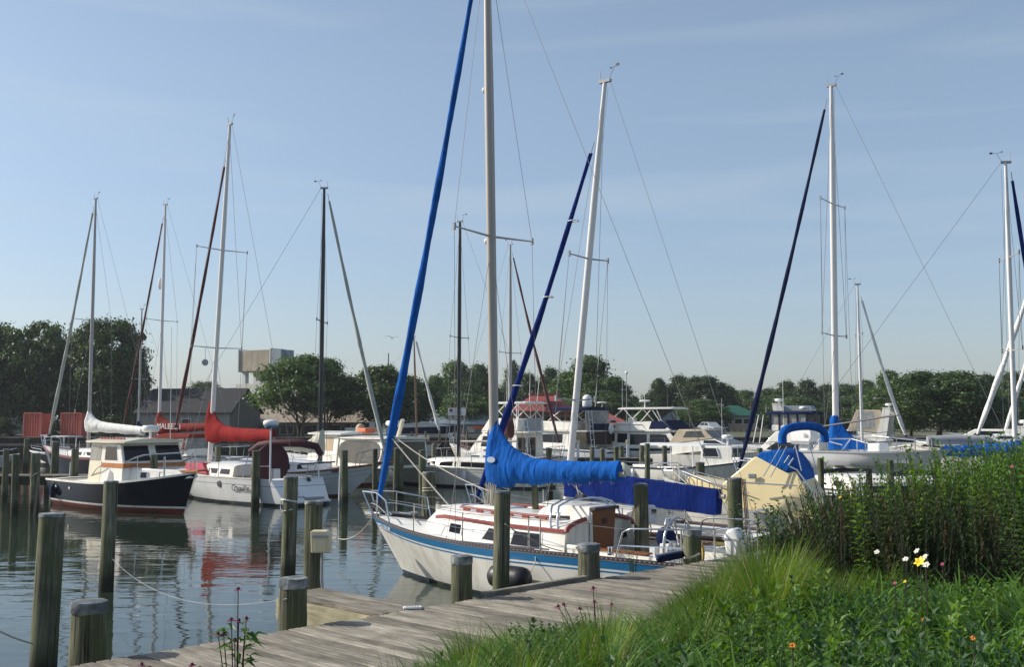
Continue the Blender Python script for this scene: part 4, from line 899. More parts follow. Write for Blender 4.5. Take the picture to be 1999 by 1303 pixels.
# ================================================================== the near sloop
NB = Boat('sailboat', 'cream sloop with blue stripes and bright blue boom cover moored at the dock', 'sailboat', at(725, 1000, 24.3), R(-50), 9.2, 3.1, (1.2, .95, .9), sw=.74, bo=1.05, so=.25, wlk=.84)
NB.hull([M['gel'], M['darkbot'], M['darkbot'], M['stripe']], [(.03, 0), (.165, 3), (.2, 0), (.232, 3)], boot=.07, N=40)
NB.deck(M['deck'], well=(.55, 2.93, .66, .32), N=36)
NB.rail(M['toerail'], .035, .06, .02, 'toe_rail', N=60)
b = MB()
for i in range(95):
    x = .4 + i * .088
    for sg in (1, -1): b.box((x, sg * (NB.half(x) + .014), NB.sheer(x) + .02), (.03, .006, .014))
b.build('rail_slot', M['grey'], NB.e)['kind'] = 'stuff'
NB.cabin([(2.95, 1.13, 1.06, .86, 1.3), (4.2, 1.13, 1.05, .88, 1.32), (5.4, .99, .9, .92, 1.35), (6.3, .8, .67, .98, 1.36), (6.85, .6, .42, 1.02, 1.3), (7.25, .42, .25, 1.03, 1.07)], M['gel'], camber=.2, n=10)
MB().box((2.93, 0, .6), (.04, 2.06, .58)).build('aft_bulkhead', M['gel'], NB.e)
x = NB.ax
for a, c, f0, f1, t in ((866, 889, .3, .72, .0), (943, 984, .28, .78, .1), (1004, 1057, .25, .8, .04)):
    xa, xc = x(a, 1.0), x(c, 1.05); NB.cwin([(xc, f0), (xa, f0), (xa - t * 1.6, f1), (xc, f1)], frame=M['plastic'], grow=.045)
for sg in (1, -1):
    b = MB(); rings = []
    for i in range(20):
        xx = 2.97 + 3.75 * i / 19; p = NB.cside(xx, 1, sg, .02); rings.append([p + Vector((0, -sg * .03, .035)), p + Vector((0, sg * .012, .02)), p + Vector((0, sg * .012, -.03)), p + Vector((0, -sg * .03, -.03))])
    b.loft(rings).build('trim_strip', M['redwood'], NB.e)
    hr = MB(); pts = []
    for i in range(13):
        xx = 3.5 + 2.5 * i / 12; w = NB.cside(xx, 1, 1, 0).y * .72; pts.append(Vector((xx, sg * w, NB.cside(xx, 1).z + .2)))
    hr.tube(pts, .022, 6)
    for i in range(1, 12, 2): hr.box(pts[i] - Vector((0, 0, .045)), (.16, .035, .06))
    hr.build('handrail', M['redwood'], NB.e)
# companionway: hood, door, arched trim
MB().prof([(2.9, 1.4), (4.15, 1.46), (4.05, 1.62), (3.8, 1.7), (2.9, 1.7)], lambda x, z: .43 - (z - 1.4) * .25).build('companionway_hood', M['gel'], NB.e, bevel=.03, smooth=40)
dr = MB().poly([(2.9, .3, .42), (2.9, -.3, .42), (2.84, -.34, 1.62), (2.84, .34, 1.62)], (.05, 0, .0)).build('door', M['door'], NB.e, bevel=.008)
b = MB()
for i in range(5): b.box((2.845, 0, 1.38 + i * .022), (.03, .16, .01))
b.build('vent', M['ink'], dr)
MB().box((2.85, 0, 1.66), (.14, .78, .06)).build('door_head', M['toerail'], NB.e, bevel=.01)
for sg in (1, -1):
    MB().tube([(2.93, sg * 1.07 * math.cos(a), 1.29 + .22 * math.sin(a)) for a in [i * math.pi / 2 / 10 for i in range(0, 8)]], .045, 6).build('arched_trim', M['redwood'], NB.e)
    MB().box((2.9, sg * .34, 1.0), (.05, .04, 1.2)).build('door_jamb', M['gel'], NB.e)
MB().box((2.9, -.72, 1.12), (.05, .16, .12)).build('instrument', M['win'], NB.e)
# coiled line hanging on the bulkhead
for k in range(4): MB().tube([(2.86, -.86 + .03 * k, 1.38), (2.83, -.93 + .05 * k, 1.0), (2.84, -.88 + .06 * k, .78 + .04 * k), (2.83, -.82 + .03 * k, 1.0), (2.86, -.84 + .03 * k, 1.37)], .012, 5).build('coiled_line', M['rope'], NB.e)
# traveller arch, winches, vents, hatch
for dx in (0, .16): MB().tube([(3.15 + dx, 1.03, 1.32), (3.2 + dx, .98, 1.55), (3.27 + dx, .84, 1.72), (3.3 + dx, .5, 1.8), (3.3 + dx, 0, 1.82), (3.3 + dx, -.5, 1.8), (3.27 + dx, -.84, 1.72), (3.2 + dx, -.98, 1.55), (3.15 + dx, -1.03, 1.32)], .02, 8).build('traveller_arch', M['chrome'], NB.e, smooth=60)
MB().box((3.38, 0, 1.84), (.16, .14, .1)).build('traveller_car', M['ink'], NB.e)
MB().box((3.6, .62, 1.5), (.7, .05, .05), (0, 0, .25)).build('track', M['ink'], NB.e)
for p in ((3.4, .7, 1.45), (3.4, -.7, 1.45), (1.9, 1.18, .98), (1.9, -1.18, .98)):
    MB().lathe([(.06, 0), (.06, .03), (.042, .05), (.042, .11), (.058, .14), (.02, .15)], p, 12).build('winch', M['chrome'], NB.e, smooth=40)
MB().prof([(6.15, 1.5), (6.85, 1.46), (6.8, 1.53), (6.2, 1.57)], lambda x, z: .27).build('fore_hatch', M['grey'], NB.e, bevel=.02)
MB().prof([(5.0, 1.48), (5.9, 1.5), (5.85, 1.58), (5.05, 1.57)], lambda x, z: .3).build('mast_step_block', M['gel'], NB.e, bevel=.03)
# cockpit
for sg in (1, -1):
    MB().prof([(.7, .85), (2.93, .86), (2.93, 1.08), (1.1, 1.0), (.7, .9)], lambda x, z: .06).build('coaming', M['gel'], NB.e, bevel=.02).location = (0, sg * 1.02, 0)
    b = MB(); st_ = empty('cockpit_seat', None, None); st_.parent = NB.e
    MB().box((1.95, sg * .78, .62), (1.9, .5, .05)).build('seat_base', M['gel'], st_)
    for k in range(5): MB().box((1.95, sg * (.6 + .09 * k), .66), (1.85, .075, .03)).build('slat', M['teak'], st_)
    MB().box((1.95, sg * 1.02, 1.04), (1.5, .16, .03)).build('teak_cap', M['teak'], NB.e)
MB().prof([(1.3, .32), (1.62, .32), (1.56, 1.12), (1.36, 1.12)], lambda x, z: .15).build('steering_pedestal', M['gel'], NB.e, bevel=.02)
MB().box((1.58, .3, .95), (.12, .12, .22)).build('switch_box', M['plastic'], NB.e, bevel=.01)
MB().ellip((1.55, -.05, 1.2), .17, .22, .2).build('compass_cover', M['nblue'], NB.e, smooth=60)
def wheel(bt, c, r, rt, n, mt, name):
    o = MB().tube([(c[0], c[1] + r * math.cos(a), c[2] + r * math.sin(a)) for a in (2 * math.pi * i / 32 for i in range(32))], rt, 6, closed=True).build(name, mt, bt.e, smooth=60)
    for i in range(n): a = 2 * math.pi * i / n + .3; MB().cyl(c, (c[0], c[1] + r * math.cos(a), c[2] + r * math.sin(a)), rt * .7, rt * .6, 5).build('spoke', mt, o)
    MB().cyl((c[0] - .04, c[1], c[2]), (c[0] + .04, c[1], c[2]), .045, .045, 8).build('hub', mt, o); return o
wheel(NB, (1.24, .05, 1.1), .48, .022, 6, M['chrome'], 'steering_wheel'); wheel(NB, (1.12, .42, 1.02), .18, .02, 6, M['grey'], 'stowed_wheel')
MB().tube([(1.45, .14, .9), (1.45, .14, 1.45), (1.45, .1, 1.55), (1.45, -.1, 1.55), (1.45, -.14, 1.45), (1.45, -.14, .9)], .016, 6).build('pedestal_guard', M['chrome'], NB.e)
# stern rails
for sg in (1, -1):
    h = lambda xx: sg * (NB.half(xx) - .06)
    MB().tube([(1.7, h(1.7), .9), (1.55, h(1.55), 1.4), (1.4, h(1.4), 1.47), (.5, h(.5), 1.5), (.12, sg * .75, 1.5), (.05, sg * .3, 1.5)], .016, 7).build('pushpit_rail', M['chrome'], NB.e, smooth=60)
    MB().tube([(1.6, h(1.6), 1.18), (.5, h(.5), 1.2), (.12, sg * .75, 1.2), (.05, sg * .3, 1.2)], .013, 6).build('pushpit_rail', M['chrome'], NB.e)
    for xx, yy in ((.5, h(.5)), (.12, sg * .75), (.05, sg * .3)): MB().cyl((xx, yy, .86), (xx, yy, 1.5), .015, .015, 6).build('pushpit_leg', M['chrome'], NB.e)
ld = empty('boarding_ladder', None, None); ld.parent = NB.e
for sg in (1, -1): MB().tube([(-.06, sg * .2, .62), (-.06, sg * .2, 1.35), (.02, sg * .2, 1.5)], .014, 6).build('ladder_side', M['chrome'], ld)
for k in range(3): MB().cyl((-.06, .2, .7 + .24 * k), (-.06, -.2, .7 + .24 * k), .013, .013, 6).build('rung', M['chrome'], ld)
NB.pulpit(M['chrome'], .5, 1.25, .016, .16)
NB.guard(NB.ax(822, .9), NB.ax(1034, 1.45), 3, .58, M['chrome']); NB.guard(NB.ax(1056, 1.45), NB.ax(1056, 1.45) - .01, 1, .62, M['chrome'], wire=False)
for sg in (1, -1):
    p = [(NB.L - 1.2, sg * (NB.half(8) - .06), 1.6), (NB.ax(822, .9), sg * (NB.half(7.3) - .06), 1.58), (3.5, sg * (NB.half(3.5) - .06), 1.52), (1.5, sg * (NB.half(1.5) - .06), 1.46)]
    MB().tube(p, .006, 4).build('lifeline', M['wire'], NB.e)
for sg in (1, -1): MB().box((4.3, sg * 1.33, .97), (1.7, .03, .03), (0, 0, -sg * .03)).build('genoa_track', M['ink'], NB.e)
MB().tube([(5.3, 1.32, .98), (3.1, 1.36, 1.0)], .016, 6).build('boathook', M['ink'], NB.e)
for p in ((8.9, .1, 1.22), (8.75, -.1, 1.22)): MB().box(p, (.18, .05, .07)).build('cleat', M['chrome'], NB.e, bevel=.01)
MB().box((9.2, 0, 1.22), (.3, .12, .06)).build('bow_roller', M['chrome'], NB.e)
an = MB(); an.tube([(8.2, -.25, 1.24), (8.8, -.1, 1.26)], .02, 6); an.box((8.15, -.25, 1.26), (.08, .34, .05), (0, 0, .3)); an.build('anchor', M['grey'], NB.e)
mx_ = NB.ax(967); ztop = at(0, -158, (NB.o + NB.fw * mx_).y).z
NB.wake_rig(M['alu'], mx_, 1.55, NB.lat(949.5, -158), r=.098, spreaders=(.447,), spl=1.22, furl=((NB.L - .22, 0, 1.45), .965, M['blue'], .088), chain=(mx_ - .1, 1.28), back=(.15, 0, 1.4), wr=.005, furl_line=None, swp=.1)
for f in (.44, .7): MB().ellip(Vector((mx_, 0, 1.55)).lerp(NB.lat(949.5, -158), f) + Vector((.12, .0, 0)), .06, .06, .07).build('mast_light', M['plastic'], NB.e)
NB.boom_cover(M['blue'], mx_, NB.ax(1208), 2.1, 2.3, front=.95, th=.33, w=.2, fall=.8, seed=3, x_front=.16, neck=.1, wob=.02, seams=True)
lp = MB(); lp.lathe([(.01, 0), (.11, 0), (.11, .006), (.01, .006)], (0, 0, 0), 20, 0, Matrix.Diagonal((1, .55, 1))); lo = lp.build('sail_maker_patch', mat('pale_blue_patch', (.35, .42, .55), .7), NB.e)
lo.location = (mx_ - .1, .245, 2.5); lo.rotation_euler = (R(90), 0, R(180))
# halyards and sheets tied down at the mast foot, mainsheet
for k in range(5): MB().tube([(mx_ - .12 + .05 * k, .1, 2.05), (mx_ - .1 + .045 * k, .13 + .02 * (k % 2), 1.8), (mx_ - .13 + .06 * k, .1, 1.56)], .011, 5).build('halyard_tail', M['rope'], NB.e)
ms = NB.ax(1100) ; MB().tube([(3.4, .05, 1.88), (3.55, 0, 2.22)], .012, 5).build('mainsheet', M['rope'], NB.e); MB().tube([(3.38, -.05, 1.88), (3.75, 0, 2.2)], .012, 5).build('mainsheet', M['rope'], NB.e)
xr = NB.L - 1.05; text('MD 1786 W', .13, M['pale'], NB.e, (xr, NB.side_y(xr, NB.sheer(xr) - .1) + .014, NB.sheer(xr) - .1), (-1, NB.side_y(xr - .4, 1.0) - NB.side_y(xr + .4, 1.04), (NB.sheer(xr - .5) - NB.sheer(xr + .5))), (0, .25, 1), 'registration_number', ext=.004)
# things hung on the near sloop
fe = empty('fender', 'black horizontal fender squeezed between the cream sloop and a dock pile', 'fender', NB.world((NB.ax(990, 1.8), 1.74, .5)), math.pi / 2 - NB.az)
MB().lathe([(.02, -.43), (.12, -.43), (.19, -.36), (.21, -.25), (.21, .25), (.19, .36), (.12, .43), (.02, .43)], (0, 0, 0), 18, 0, Euler((0, R(90), 0)).to_matrix()).build('body', M['rubber'], fe, smooth=50)
for s in (-1, 1): MB().tube([(s * .42, 0, 0), (s * .44, -.2, .3), (s * .4, -.25, .48)], .01, 5).build('lanyard', M['rope'], fe)
hc = empty('coiled_hose', 'yellow coiled hose hanging on the stern rail of the cream sloop', 'hose', NB.world((.3, NB.half(.3) - .1, 1.2)), math.pi / 2 - NB.az)
for k in range(7): MB().tube([(.03 * math.sin(k) + (.12 + .008 * k) * math.cos(a), .012 * k - .04, -.06 + (.24 + .01 * (k % 3)) * math.sin(a)) for a in (2 * math.pi * i / 20 for i in range(20))], .014, 5, closed=True).build('coil', M['yrope'], hc)
pk = empty('rescue_pack', 'white padded rescue pack strapped on the stern rail of the cream sloop', 'rescue pack', NB.world((-.12, .45, .88)), math.pi / 2 - NB.az)
MB().prof([(-.1, 0), (.1, 0), (.17, .5), (.1, .62), (-.02, .64), (-.14, .5)], lambda x, z: .16).build('pack', M['plastic'], pk, bevel=.05, smooth=50)
for z in (.2, .46): MB().box((.015, 0, z), (.3, .345, .03)).build('strap', M['grey'], pk)

# ================================================================== second sloop, ochre hull, royal blue cover
c = at(1098, 0, 26); B2 = Boat('sailboat', 'ochre hulled sloop with a royal blue boom cover and a raked white mast', 'sailboat', (-1.11, 28.55), R(-50), 8.4, 2.8, (1.1, .85, .82), sw=.72, bo=1.0, so=.2)
B2.hull([M['ochre'], M['darkbot'], M['redbot'], M['toerail'], M['gel']], [(.03, 3), (.06, 3)], boot=.1); B2.deck(M['deck'], well=(.6, 2.9, .6, .35)); B2.rail(M['toerail'], .03, .05, .02, 'toe_rail')
B2.cabin([(2.9, .98, .9, .8, 1.15), (4.4, .92, .84, .82, 1.2), (5.6, .7, .58, .9, 1.2), (6.3, .4, .3, .95, 1.02)], M['gel'], camber=.13)
for a, c_ in ((3.3, 4.1), (4.4, 5.0)): B2.cwin([(a, .3), (c_, .3), (c_, .75), (a, .75)])
mx2 = B2.ax(1105); top2 = B2.lat(1181, 160)
B2.wake_rig(M['whitemast'], mx2, 1.25, top2, r=.085, spreaders=(.58, .245), spl=.8, furl=((B2.L - .25, 0, 1.25), .86, M['dblue'], .088), chain=(mx2 - .3, 1.2), back=(.1, 0, 1.0), wr=.005)
B2.boom_cover(M['dblue'], mx2, B2.ax(1402), 1.92, 1.62, front=.02, th=.22, w=.13, fall=.5, seed=8, x_front=.1)
hang = MB(); rings = []; xe_ = B2.ax(1398)
for i in range(25):
    f = i / 24; xx = mx2 - .02 + (xe_ - mx2) * f; zt = 2.1 - .33 * f; zb2 = zt - .66 + .1 * f; rings.append([(xx, .1 + .02 * math.sin(i), zt), (xx, .13 + .03 * math.sin(i * 1.7), (zt + zb2) / 2), (xx, .09 + .05 * math.sin(i * 1.1 + 1), zb2), (xx, -.09 + .05 * math.sin(i * 1.3), zb2), (xx, -.13 + .03 * math.cos(i * 1.7), (zt + zb2) / 2), (xx, -.1, zt)])
hang.loft(rings).build('cover_skirt', M['dblue'], B2.e, smooth=70)
B2.pulpit(M['chrome'], .5, 1.0, .013); B2.guard(6.6, 1.2, 4, .55, M['chrome'], .011)
for f in (.12, .35, .6, .8): MB().tube([Vector((B2.L - .25, 0, 1.25)).lerp(Vector((mx2, 0, 1.25)).lerp(top2, .86), f) + Vector((.13 * math.cos(a), .13 * math.sin(a), -.2 * math.sin(math.pi * f))) for a in (i * math.pi / 5 for i in range(11))], .014, 5).build('sail_tie', M['white'], B2.e)
MB().prof([(.9, .82), (2.6, .84), (2.5, 1.02), (1.0, .95)], lambda x, z: .05).build('coaming', M['gel'], B2.e).location = (0, .95, 0)
MB().tube([(.6, 1.0, .8), (.6, 1.0, 1.3), (.1, .7, 1.35), (.1, -.7, 1.35), (.6, -1.0, 1.3), (.6, -1.0, .8)], .014, 6).build('pushpit_rail', M['chrome'], B2.e)

# ================================================================== yellow cabin cruiser
YC = mot('cabin_cruiser', 'pale yellow cabin cruiser with blue canvas and a rolled blue bimini', 'motorboat', 1290, 28.6, -66, 8.0, 2.6, (1.8, .92, .92), ['gel', 'darkbot', 'darkbot', 'yellow'], sw=.9, well=(.3, 3.3, .82, .4))
sx = lambda px: YC.ax(px, 1.2); Hc = lambda x, z: max(.25, min(1.22, YC.half(x) - .06)) - (z - .95) * .16
zz = lambda px, py: YC.lat(px, py, 1.2).z
P = [(sx(1396), zz(1396, 952) - .12), (sx(1398), zz(1396, 948)), (sx(1465), zz(1465, 893)), (sx(1545), zz(1545, 916)), (sx(1594), zz(1594, 1004)), ]
for i in range(7): xx = sx(1594) + (sx(1396) - sx(1594)) * i / 6; P.append((xx, YC.sheer(xx) - .02))
house(YC, P[1:], Hc, M['yellow'], bev=.03)
MB().prof([(sx(1396) - .1, 1.36), (sx(1396) + .02, zz(1396, 950)), (sx(1330), 1.85), (sx(1290) - .4, 1.82), (sx(1290) - .4, 1.66)], lambda x, z: max(.1, YC.half(x) - .12)).build('foredeck_cabin', M['yellow'], YC.e, bevel=.05)
MB().prof([(sx(1468), zz(1465, 893) + .0), (sx(1476), zz(1476, 884)), (sx(1512), zz(1512, 879)), (sx(1535), zz(1535, 889)), (sx(1552), zz(1552, 912)), (sx(1552), zz(1552, 924)), (sx(1545), zz(1545, 922)), (sx(1530), zz(1530, 925))], lambda x, z: Hc(x, z) + .02).build('windshield_cover', M['blue'], YC.e, bevel=.04, smooth=40)
MB().prof([(sx(1545), zz(1545, 912)), (sx(1557), zz(1557, 922)), (sx(1560), zz(1560, 948)), (sx(1550), zz(1550, 940))], lambda x, z: Hc(x, z) - .03).build('cockpit_cover', M['blue'], YC.e, bevel=.03)
bz = zz(1570, 838); bx0, bx1 = sx(1500), sx(1580)
arc = [(sx(1552) + .35 * math.cos(a), 1.1 * math.cos(a), bz - .36 + .42 * max(0, math.sin(a)) ** .4) for a in [math.pi * i / 24 for i in range(25)]]
MB().tube(arc, .105, 9).build('rolled_bimini', M['blue'], YC.e, smooth=60)
for sg in (1, -1):
    tubes(YC, 'bimini_leg', [[(bx0, sg * 1.16, zz(1500, 932)), (sx(1532), sg * 1.1, bz - .42)], [(bx0 + .18, sg * 1.16, zz(1500, 932)), (sx(1532) + .14, sg * 1.1, bz - .42)], [(sx(1560), sg * 1.16, zz(1560, 920)), (sx(1548), sg * 1.1, bz - .4)]], .014, M['chrome'])
for k in (0, 1): MB().cyl((sx(1528 + 8 * k), 1.2, zz(1528, 905) - .05 * k), (sx(1538 + 8 * k), 1.22, zz(1528, 890) - .06 * k), .022, .022, 8).build('rod_holder', M['chrome'], YC.e)
tubes(YC, 'grab_rail', [[(sx(1450), 1.2, zz(1450, 943)), (sx(1553), 1.25, zz(1553, 949))]], .018, M['chrome'])
tubes(YC, 'window_rail', [[(sx(1538), 1.18, zz(1538, 911)), (sx(1552), 1.2, zz(1552, 918)), (sx(1582), 1.24, zz(1582, 960))]], .02, M['chrome'])
MB().box((sx(1462), Hc(sx(1462), 1.6) + .02, zz(1462, 931)), (.2, .06, .12)).build('vent', M['grey'], YC.e, bevel=.02)
YC.guard(sx(1400), 7.6, 5, .4, M['chrome'], .014, two=False); YC.pulpit(M['chrome'], .36, .9, .014)
for sg in (1, -1): MB().tube([(x_, sg * (YC.half(x_) - .06), YC.sheer(x_) + .4) for x_ in (sx(1400), 5.5, 6.5, 7.4)], .016, 6).build('bow_rail', M['chrome'], YC.e)
MB().box((.1, 0, 1.0), (.12, 2.2, .3)).build('transom_top', M['gel'], YC.e, bevel=.03)

# ================================================================== skiff held up on a lift behind the yellow cruiser
SK = Boat('skiff', 'white open skiff with a white outboard held up behind the yellow cruiser', 'skiff', (xat(1612, 31) + 2.9, 29.4), R(140), 4.4, 1.8, (.5, .4, .38), sw=.85, bo=.6, so=.05, wlk=.75, draft=.08)
SK.e.location.z = 1.98
SK.hull([M['gelcool'], M['gelcool'], M['gelcool']], boot=.1); SK.deck(M['deck'], well=(.3, 3.4, .78, .12)); SK.rail(M['grey'], .04, .05)
om = empty('outboard_motor', None, None); om.parent = SK.e; om.location = (-.25, 0, .28)
MB().prof([(-.38, .36), (.28, .34), (.36, .5), (.33, .74), (.1, .82), (-.3, .8), (-.42, .6)], lambda x, z: .24 - abs(z - .55) * .2).build('cowling', M['plastic'], om, bevel=.05, smooth=50)
MB().prof([(-.36, .3), (.28, .28), (.3, .36), (-.38, .38)], lambda x, z: .22).build('cowl_band', M['grey'], om); MB().prof([(-.12, -.6), (.12, -.6), (.16, .3), (-.2, .3)], lambda x, z: .1).build('midsection', M['plastic'], om, bevel=.03)
MB().box((.05, 0, -.6), (.5, .04, .05)).build('cavitation_plate', M['plastic'], om); text('Eu', .16, M['ink'], om, (.16, -.235, .56), (1, 0, 0), (0, 0, 1), 'lettering', shear=.3)
SK.guard(1.0, 3.6, 3, .4, M['chrome'], .014, two=False)
tubes(SK, 'frame_tube', [[(.5, .8, .4), (.8, .8, .75), (1.5, .75, .6)], [(.5, -.8, .4), (.8, -.8, .75), (1.5, -.75, .6)], [(.8, .8, .75), (.8, -.8, .75)]], .018, M['chrome'])
MB().box((2.2, 0, .4), (.4, .5, .5)).build('console', M['plastic'], SK.e, bevel=.04)
lf = empty('boat_lift', 'dark cradle and posts carrying the raised white skiff', 'boat lift', (xat(1612, 31) + 1.5, 31.1, 0), math.pi / 2 - R(140))
for xx in (-1.1, 1.1):
    MB().box((xx, 0, 1.82), (.14, 2.5, .12)).build('cradle_beam', M['ink'], lf)
    for s in (1, -1): MB().cyl((xx, s * 1.25, -.6), (xx, s * 1.25, 2.2), .1, .09, 10).build('post', M['pile'], lf)
for k in range(2): MB().tube([(.3 + k * .3, -.8 - k * .3, 2.35), (3.2 + k * .3, -.75 - k * .3, 2.75)], .02, 5).build('fishing_rod', M['ink'], SK.e).location = (0, 0, -1.3)

# ================================================================== other sailboats
def sloop(label, bpx, bY, az, L, B, fb, hm, bands, mpx, top, mm, r, spr=(), spl=1.0, furl=None, cover=None, name='sailboat', group=None, cab='gel', wins=True, boot=.1, line=None, sw=.68, so=.3, zd=None, back=True, rails=True, wr=.007, rub='toerail', well=True, bo=1.1, chain=None):
    b = Boat(name, label, 'sailboat', (xat(bpx, bY), bY), R(az), L, B, fb, sw=sw, bo=bo, so=so, group=group)
    b.hull([M[k] for k in hm], bands, boot=boot, line=line); b.deck(M['deck'], well=(.6, L * .3, .6, .4) if well else None); b.rail(M[rub], .04, .05, .01, 'toe_rail')
    zm = fb[1]
    b.cabin([(L * .31, B * .34, B * .31, zm - .08, zm + .38), (L * .5, B * .33, B * .29, zm - .06, zm + .4), (L * .66, B * .24, B * .2, zm, zm + .36), (L * .75, B * .14, B * .1, zm + .05, zm + .2)], M[cab], camber=.12)
    if wins:
        for a in (.34, .44, .54): b.cwin([(L * a, .35), (L * (a + .075), .35), (L * (a + .07), .78), (L * a, .78)])
    x = b.ax(mpx); T = b.lat(*top); zb_ = zd or zm + .5; Y = (b.o + b.fw * x).y
    fr = [(at(0, py, Y).z - zb_) / (T.z - zb_) for py in spr]
    fu = None
    if furl: fl = b.lat(furl[0], furl[1]); fu = ((min(L + .3, max(L - .6, fl.x)), 0, max(fb[0] + .12, fl.z)), furl[2], M[furl[3]], furl[4])
    b.wake_rig(M[mm], x, zb_, T, r, fr, spl, fu, back=(.1, 0, fb[2]) if back else None, wr=wr, chain=chain)
    if cover: mt, epx, z0, z1, fr_, th, w, fall = cover; xe = b.ax(epx); xe = min(xe, x - 1.5) if xe < x else x - 3.0; xe = max(xe, .3); b.boom_cover(M[mt], x, xe, z0, z1, front=fr_, th=th, w=w, fall=fall, seed=int(mpx))
    if rails:
        b.pulpit(M['chrome'], .6, 1.1, .02); b.guard(L * .8, L * .15, 4, .6, M['chrome'], .016)
        MB().tube([(.9, b.half(.9) - .08, fb[2]), (.8, b.half(.8) - .08, fb[2] + .62), (.1, b.half(0) * .85, fb[2] + .65), (.1, -b.half(0) * .85, fb[2] + .65), (.8, -b.half(.8) + .08, fb[2] + .62), (.9, -b.half(.9) + .08, fb[2])], .018, 6).build('pushpit_rail', M['chrome'], b.e)
    return b
S1 = sloop('dark hulled sailboat with a red rub rail and a crumpled white sail cover', 88, 66, -58, 11, 3.4, (1.75, 1.15, 1.1), ['navy', 'redbot', 'redbot', 'redwood', 'gelcool'], [(.05, 4), (.12, 3)], 177, (187, 388), 'silver', .1, (627,), 1.35, (100, 850, .97, 'greyc', .095), ('white', 282, 2.75, 2.55, .75, .5, .3, .7), rub='redwood')
S2 = sloop('sailboat with a lettered rust red sail cover and matching spray hood', 238, 70, -60, 10.5, 3.3, (1.5, 1.1, 1.05), ['gelcool', 'redbot', 'redbot', 'gel'], [(.08, 3)], 313, (323, 400), 'whitemast', .1, (627,), 1.25, (240, 846, .95, 'dred', .078), ('rust', 405, 2.55, 2.75, 1.05, .5, .24, .8))
xm2 = S2.ax(313); q = S2.lat(334, 834, .3); text('MALBEC I', .5, M['wink'], S2.e, (q.x + .1, .38, q.z + .02), (-1, 0, -.02), (0, 0, 1), 'lettering', ext=.006)
MB().prof([(S2.ax(395), 1.5), (S2.ax(312), 1.45), (S2.ax(330), 2.1), (S2.ax(360), 2.35), (S2.ax(398), 2.3)], lambda x, z: 1.25 - (z - 1.5) * .2).build('spray_hood', M['vinyl'], S2.e, bevel=.05)
MB().prof([(S2.ax(400), 2.2), (S2.ax(308), 1.98), (S2.ax(318), 2.2), (S2.ax(350), 2.46), (S2.ax(400), 2.42)], lambda x, z: 1.3 - (z - 1.5) * .2).build('hood_top', M['rust'], S2.e, bevel=.05)
for px in (326, 355, 392): MB().prof([(S2.ax(px), 1.5), (S2.ax(px) + .14, 1.5), (S2.ax(px) + .14, 2.25), (S2.ax(px), 2.25)], lambda x, z: 1.27 - (z - 1.5) * .2).build('hood_band', M['rust'], S2.e)
MB().ellip(Vector((xm2 + .25, 0, 0)) + Vector((0, 0, at(0, 545, 66).z)), .13, .13, .38).build('radar_reflector', M['plastic'], S2.e)
sloop('far small sailboat with a thin grey mast and navy boom cover behind the lobster boat', 235, 86, -62, 8, 2.6, (1.1, .85, .8), ['gelcool', 'darkbot', 'darkbot'], [], 273, (277, 604), 'silver', .08, (741,), .8, None, ('nblue', 300, 2.2, 2.2, .8, .4, .2, .7))
CA = sloop('white racing sloop with an open sloping transom and a bright red sail cover', 338, 48.5, -48, 9.3, 3.1, (1.25, 1.02, .98), ['gelcool', 'darkbot', 'darkbot', 'wallw'], [(.24, 0), (.258, 3)], 413, (449, 243), 'whitemast', .1, (493, 681), 1.25, (345, 832, .9, 'dred', .075), ('red', 535, 2.5, 2.55, 1.25, .5, .25, .8), sw=.8, so=-.75, rub='gel', rails=False, well=True)
CA.pulpit(M['chrome'], .6, 1.1, .018); CA.guard(8.2, 3.2, 4, .6, M['chrome'], .014)
MB().prof([(4.6, 1.06), (7.4, 1.2), (6.9, 1.46), (5.3, 1.5)], lambda x, z: 1.14 - (z - 1.06) * .5 - max(0, x - 5.8) * .22).build('window_cover', mat('crimson_canvas', (.34, .02, .05), .75, var=.1), CA.e, bevel=.03)
xt = CA.ax(471, 1.5); text('Camille', .36, M['ink'], CA.e, (xt, CA.side_y(xt, .62) + .07, .62), (-1, CA.side_y(xt - .4, .62) - CA.side_y(xt + .4, .62), 0), (0, .12, 1), 'lettering', ext=.003)
MB().lathe([(.02, 0), (.15, 0), (.15, .012), (.02, .012)], (CA.ax(428, 1.6), CA.side_y(CA.ax(428, 1.6), .78) + .005, .78), 18, 0, Matrix.Rotation(R(-90), 3, 'X')).build('round_emblem', M['ink'], CA.e)
wheel(CA, (1.6, .1, 1.55), .78, .03, 5, M['maroon'], 'steering_wheel'); MB().lathe([(.02, 0), (.8, 0), (.82, .05), (.8, .1), (.02, .1)], (1.5, .1, 1.55), 28, 0, Matrix.Rotation(R(90), 3, 'Y')).build('wheel_cover', M['maroon'], CA.e, smooth=40)
MB().prof([(1.3, .4), (1.55, .4), (1.52, 1.35), (1.34, 1.35)], lambda x, z: .16).build('steering_pedestal', M['plastic'], CA.e, bevel=.02)
